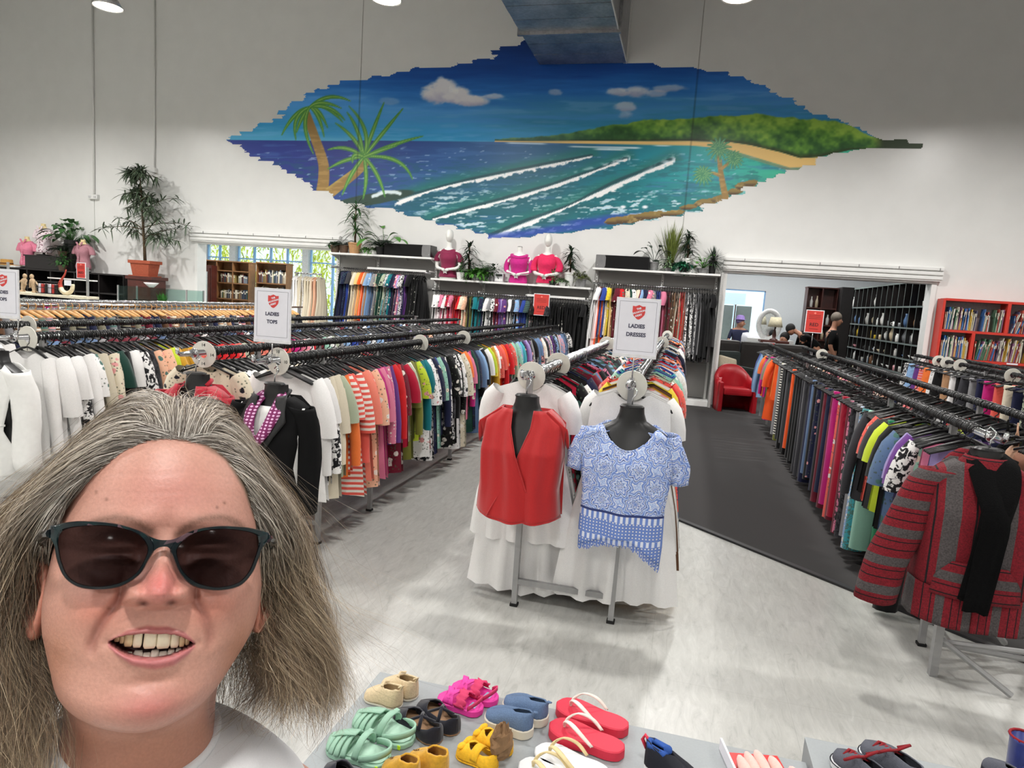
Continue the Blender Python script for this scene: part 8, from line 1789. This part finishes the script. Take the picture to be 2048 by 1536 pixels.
# T-shirt
SH = np.array([(-168,20,-112,-84,57),(-170,22,-112.5,-88,60),(-174,24,-115,-92,70),(-186,27,-124,-100,96),(-204,30,-142,-108,122),(-226,32,-164,-114,141),(-262,28,-212,-122,156),(-340,2,-300,-156,164),(-450,-50,-420,-210,166),(-560,-96,-540,-268,176),(-640,-134,-620,-306,186)], float)
SR = catmull(SH, 70); NS = 120; tsh = np.linspace(-np.pi, np.pi, NS, endpoint=False)
cs = np.cos(tsh)[None]; ss = np.sin(tsh)[None]; a_ = [SR[:, i][:, None] for i in range(5)]
t2 = (1+cs)/2; g2 = np.power(1-t2, 0.75)
PS = np.stack([a_[4]*np.sign(ss)*np.abs(ss)**0.9, a_[0]+(a_[2]-a_[0])*g2, a_[3]+(a_[1]-a_[3])*t2], -1)
PS[..., 2] += (np.sin(PS[..., 0]/17+PS[..., 1]/40)*1.6+np.sin(PS[..., 0]/9-PS[..., 1]/23)*0.8)*sm(-140, -200, PS[..., 1])
m_tee = mat('white cotton jersey', (0.86, 0.86, 0.87), rough=0.85, var=0.03, scale=900, bump=0.06, sheen=0.2)
rows = PS.shape[0]
tee = wmesh('shirt', PS.reshape(-1, 3), [[i*NS+j, i*NS+(j+1) % NS, (i+1)*NS+(j+1) % NS, (i+1)*NS+j] for i in range(rows-1) for j in range(NS)], m_tee)
cb = MB(); cb.tube([tuple(p) for p in PS[1]*1.0], 4.2, 8, closed=True)
neckb = wmesh('neckband', np.array(cb.v), cb.f, m_tee)
for sx in (-1, 1):
    s0 = np.array([122.0*sx, -196, -50.0]); out = np.array([sx*1.0, 0, 0]); mb = MB()
    mb.tube([s0-out*40-dn*2, s0-out*6+dn*26, s0+out*14+dn*75, s0+out*30+dn*150, s0+out*40+dn*215], [30, 44, 50, 54, 58], 20, cap=False)
    wmesh('sleeve', np.array(mb.v), mb.f, m_tee)
# trousers down to the floor
m_jean = mat('dark blue denim', (0.13, 0.17, 0.27), rough=0.9, var=0.15, scale=300)
hipc = to_world(np.array([0, -690., -250.]))[0:3]
mbj = MB(); hz = hipc[2]
for sx in (-1, 1):
    x0 = hipc-WOFF+HU*sx*0.085
    mbj.tube([(x0[0], x0[1], hz+0.10), (x0[0], x0[1], hz-0.02), (x0[0]*1.02, x0[1], hz*0.55), (x0[0]*1.05, x0[1], 0.10)], [0.11, 0.105, 0.075, 0.06], 16)
jeans = mbj.build('trousers', m_jean, woman, True)
for sx in (-1, 1):
    x0 = hipc-WOFF+HU*sx*0.09; mb = MB(); mb.sphere((x0[0], x0[1], 0.055), (0.05, 0.055, 0.055), 14, 8)
    mb.sphere((x0[0]*1.0+HN[0]*0.08, x0[1]+HN[1]*0.08, 0.04), (0.055, 0.06, 0.04), 14, 8); mb.build('shoe', m_tee, woman, True)

# hair
hr = np.random.RandomState(11)
def guides(side):
    if side < 0:
        G = [ # front / inner first: root ... tip
          [(-77,33,44),(-81,18,30),(-86,2,-10),(-90,-25,-34),(-93,-62,-32),(-82,-98,-4),(-66,-146,30)],
          [(-71,58,55),(-79,42,44),(-88,18,8),(-96,-16,-24),(-99,-60,-24),(-88,-108,10),(-74,-160,38)],
          [(-52,77,66),(-70,66,58),(-87,36,30),(-98,2,2),(-103,-50,-12),(-96,-108,16),(-88,-166,38)],
          [(-30,92,70),(-58,88,64),(-84,60,36),(-101,20,4),(-107,-40,-10),(-110,-100,4),(-112,-165,26)],
          [(-16,97,72),(-44,103,66),(-78,84,40),(-103,40,4),(-110,-25,-14),(-119,-95,-4),(-128,-165,14)],
          [(-12,110,58),(-40,120,50),(-76,104,26),(-102,58,-6),(-112,-10,-22),(-124,-90,-16),(-138,-160,0)],
          [(-10,122,40),(-38,134,28),(-72,120,6),(-98,78,-18),(-110,12,-32),(-120,-75,-34),(-136,-150,-20)],
          [(-10,132,20),(-34,143,6),(-62,134,-16),(-92,92,-38),(-106,20,-50),(-114,-70,-52),(-124,-150,-42)],
          [(-8,138,-8),(-28,144,-28),(-54,130,-56),(-82,84,-74),(-94,10,-84),(-100,-75,-84),(-106,-155,-80)],
          [(-4,140,-30),(-18,138,-60),(-36,112,-90),(-56,60,-112),(-64,-10,-116),(-66,-85,-110),(-68,-160,-112)],
          [(0,138,-40),(-4,128,-80),(-10,96,-108),(-16,44,-122),(-18,-20,-122),(-18,-90,-112),(-20,-160,-116)]]
    else:
        G = [
          [(66,33,44),(72,18,32),(80,0,8),(88,-28,-20),(92,-62,-26),(88,-98,-18),(66,-122,-6)],
          [(60,52,54),(72,36,42),(84,8,14),(93,-24,-16),(99,-62,-22),(104,-100,-14),(88,-130,2)],
          [(50,68,60),(68,54,50),(85,22,22),(98,-14,-8),(106,-58,-16),(118,-102,-10),(108,-138,4)],
          [(34,84,68),(60,76,58),(84,44,28),(100,4,-2),(110,-50,-14),(128,-104,-8),(124,-142,4)],
          [(14,94,72),(44,94,62),(78,66,34),(101,22,0),(114,-38,-14),(136,-100,-12),(140,-142,0)],
          [(4,104,64),(36,114,52),(74,90,26),(102,42,-6),(116,-24,-20),(138,-92,-20),(150,-134,-10)],
          [(0,118,44),(32,131,30),(70,112,6),(98,66,-20),(112,-8,-34),(130,-84,-36),(146,-128,-28)],
          [(-2,130,22),(28,142,8),(60,130,-16),(90,86,-40),(104,10,-54),(118,-78,-56),(130,-132,-48)],
          [(-3,138,-8),(22,144,-28),(50,128,-56),(80,80,-76),(92,4,-86),(98,-76,-86),(104,-140,-80)],
          [(-2,140,-30),(12,138,-60),(30,112,-90),(52,60,-112),(60,-10,-116),(62,-85,-110),(64,-150,-112)],
          [(0,138,-40),(4,128,-80),(8,96,-108),(12,44,-122),(14,-20,-122),(14,-90,-112),(16,-155,-116)]]
    return np.array(G, float)
SEG = 15
allv = []; allf = []; allc = []; nv_ = 0
def strands(side, n, wild=0.0, rad=0.30, rng=(0, 1)):
    global nv_
    G = guides(side) if side else np.array([[(q, 96-abs(q)*.08, 71-abs(q)*.2), (q*1.3, 113-abs(q)*.12, 63), (q*1.9, 127-abs(q)*.3, 44), (q*2.6, 136-abs(q)*.6, 14), (q*3.1, 134-abs(q)*.9, -24), (q*3.3, 116-abs(q), -66), (q*3.4, 80, -96)] for q in (-22, -15, -8, -2, 4, 10, 16, 22)], float); k = len(G)
    GS = np.stack([catmull(g_, SEG) for g_ in G])          # k x SEG x 3
    ncl = max(10, n//26)
    cl_t = hr.uniform(rng[0], rng[1], ncl); cl_ph = hr.uniform(0, 6.28, (ncl, 3)); cl_amp = hr.uniform(.4, 1.6, ncl); cl_tone = hr.normal(0, 1, ncl)
    lens_ = hr.uniform(0.74, 1.02, ncl) if side >= 0 else hr.uniform(.86, 1.03, ncl); cl_curl = hr.uniform(2, 17, ncl); cl_fr = hr.uniform(7, 12, ncl)
    sl = np.linspace(0, 1, SEG)
    ids = hr.randint(0, ncl, n)
    t = np.clip(cl_t[ids]+hr.normal(0, .022+.05*(hr.rand(n) < .3), n), 0, 1)
    x = t*(k-1); i = np.minimum(x.astype(int), k-2); f = (x-i)[:, None, None]
    S = GS[i]*(1-f)+GS[i+1]*f                                # n x SEG x 3
    # shorten or lengthen along the strand
    L = (lens_[ids]*hr.uniform(.93, 1.05, n))
    ss_ = np.clip(sl[None]*L[:, None], 0, 1.0)*(SEG-1); ii = np.minimum(ss_.astype(int), SEG-2); fr = (ss_-ii)[..., None]
    S = np.take_along_axis(S, ii[..., None], 1)*(1-fr)+np.take_along_axis(S, ii[..., None]+1, 1)*fr
    grow = sl[None, :, None]
    wob = np.sin(grow*(7+3*cl_ph[ids][:, None, :]/6.28)+cl_ph[ids][:, None, :])*cl_amp[ids][:, None, None]
    S = S + wob*grow**1.2*np.array([10.0, 5.0, 9.0])
    S = S + hr.normal(0, 1, (n, 1, 3))*(1.2+5.0*np.sin(np.clip(grow*1.25, 0, 1)*np.pi*.62)*(1-.35*grow))*np.array([1, .6, 1])
    S = S + np.sin(grow*hr.uniform(4, 9, (n, 1, 1))+hr.uniform(0, 6.28, (n, 1, 3)))*grow*hr.uniform(.1, 1.0+7*wild, (n, 1, 1))
    if wild:
        S = S + np.array([side*1.0, .25, .2])*grow**2*hr.uniform(0, 26*wild, (n, 1, 1)) + hr.normal(0, 1, (n, 1, 3))*grow**2*12*wild
    wv = t[:, None, None]*9+side+np.array([0, 1.2, 1.6]); S = S + np.sin(grow*9.5+wv)*grow**1.4*np.array([8.5, 2.5, 8.0])*(1 if side else .3)
    S[:, 0] += hr.normal(0, 1.0, (n, 3))
    dec = np.array([1, .75, .3]+[0]*(SEG-3))[None, :]; mid_ = (np.abs(S[:, :1, 0]) < 26)
    S[..., 0] += -side*np.abs(hr.normal(6, 7, (n, 1)))*dec*mid_
    curl = sm(.45, 1, sl)[None, :, None]*(cl_curl[ids]*hr.uniform(.75, 1.25, n))[:, None, None]; ph = cl_ph[ids][:, None, :1]+hr.normal(0, .25, (n, 1, 1))+grow*(cl_fr[ids])[:, None, None]
    S = S + curl*np.concatenate([np.sin(ph), np.cos(ph)*.8, np.cos(ph+.8)], 2)
    S[..., 0] *= 1-.26*sm(20, 130, S[..., 1])
    # keep out of the skull
    r0 = np.sqrt((S[..., 0]/80)**2+((S[..., 1]-25)/112)**2+((S[..., 2]+4)/97)**2)
    push = np.clip(1.03-r0, 0, None)*(S[..., 1] > -45)*(sl[None] > 0.1)
    S = S + push[..., None]*np.stack([S[..., 0], S[..., 1]-25, S[..., 2]+4], -1)/np.maximum(r0, .3)[..., None]
    T = np.gradient(S, axis=1); T /= np.linalg.norm(T, axis=2, keepdims=True)+1e-9
    No = S-np.array([0, 15.0, -10]); A = np.cross(T, No); A /= np.linalg.norm(A, axis=2, keepdims=True)+1e-9; B = np.cross(T, A); tl = hr.normal(0, .5, (n, 1, 1)); A = A*np.cos(tl)+B*np.sin(tl)
    R = (rad*hr.uniform(.7, 1.3, n))[:, None, None]*(1-0.75*sl[None, :, None]**3)
    ring = np.stack([S-R*A, S+R*A], 2)   # flat fine ribbons that lie along the head
    allv.append(ring.reshape(-1, 3))
    q = np.arange(n*SEG).reshape(n, SEG); a0 = (q[:, :-1]*2); b0_ = (q[:, 1:]*2)
    for e, e2 in ((0, 1),):
        allf.append(np.stack([a0+e, a0+e2, b0_+e2, b0_+e], -1).reshape(-1, 4)+nv_)
    tone = np.clip(0.45+0.26*cl_tone[ids]+hr.normal(0, .30, n), 0, 1)
    fronty = np.clip(1-sl*1.6, 0, 1)                          # greyer near the roots, sandier at the ends
    ca = np.array(lin((0.36, 0.32, 0.28))); cb_ = np.array(lin((0.93, 0.91, 0.88))); cd = np.array(lin((0.38, 0.30, 0.23))); ce = np.array(lin((0.80, 0.72, 0.60)))
    g0 = ca+(cb_-ca)*tone[:, None]; g1 = cd+(ce-cd)*tone[:, None]
    cc = g0[:, None, :]*fronty[None, :, None]+g1[:, None, :]*(1-fronty[None, :, None])
    allc.append(np.repeat(cc[:, :, None, :], 2, 2).reshape(-1, 3)); nv_ += n*SEG*2
HN_SCALE = 1.0
strands(0, 3000, 0.0, 0.22, (0, 1)); strands(0, 300, 1.2, 0.13, (0.1, .9))
for sd in (-1, 1):
    strands(sd, 8200, 0.0, 0.24, (0, .75)); strands(sd, 2200, 0, .34, (.6, 1)); strands(sd, 900, 0.8, 0.13, (0.05, .75)); strands(sd, 240, 2.2, 0.11, (0.15, .7))
hv_ = np.vstack(allv); hf_ = np.vstack(allf); hc_ = np.vstack(allc)
hm = bpy.data.meshes.new('hair'); hw_ = to_world(hv_)-WOFF
hm.vertices.add(len(hw_)); hm.vertices.foreach_set('co', hw_.astype(np.float32).ravel())
hm.loops.add(hf_.size); hm.loops.foreach_set('vertex_index', hf_.astype(np.int32).ravel())
hm.polygons.add(len(hf_)); hm.polygons.foreach_set('loop_start', np.arange(0, hf_.size, 4, dtype=np.int32))
hm.update(calc_edges=True); set_colors(hm, hc_)
m_hair = attr_mat('grey blonde hair', rough=0.38, spec=0.6)
m_hair.node_tree.nodes['Principled BSDF'].inputs['Sheen Weight'].default_value = 0.15
hair_o = link_mesh('hair', hm, m_hair, woman, True); tag(hair_o, kind='stuff')
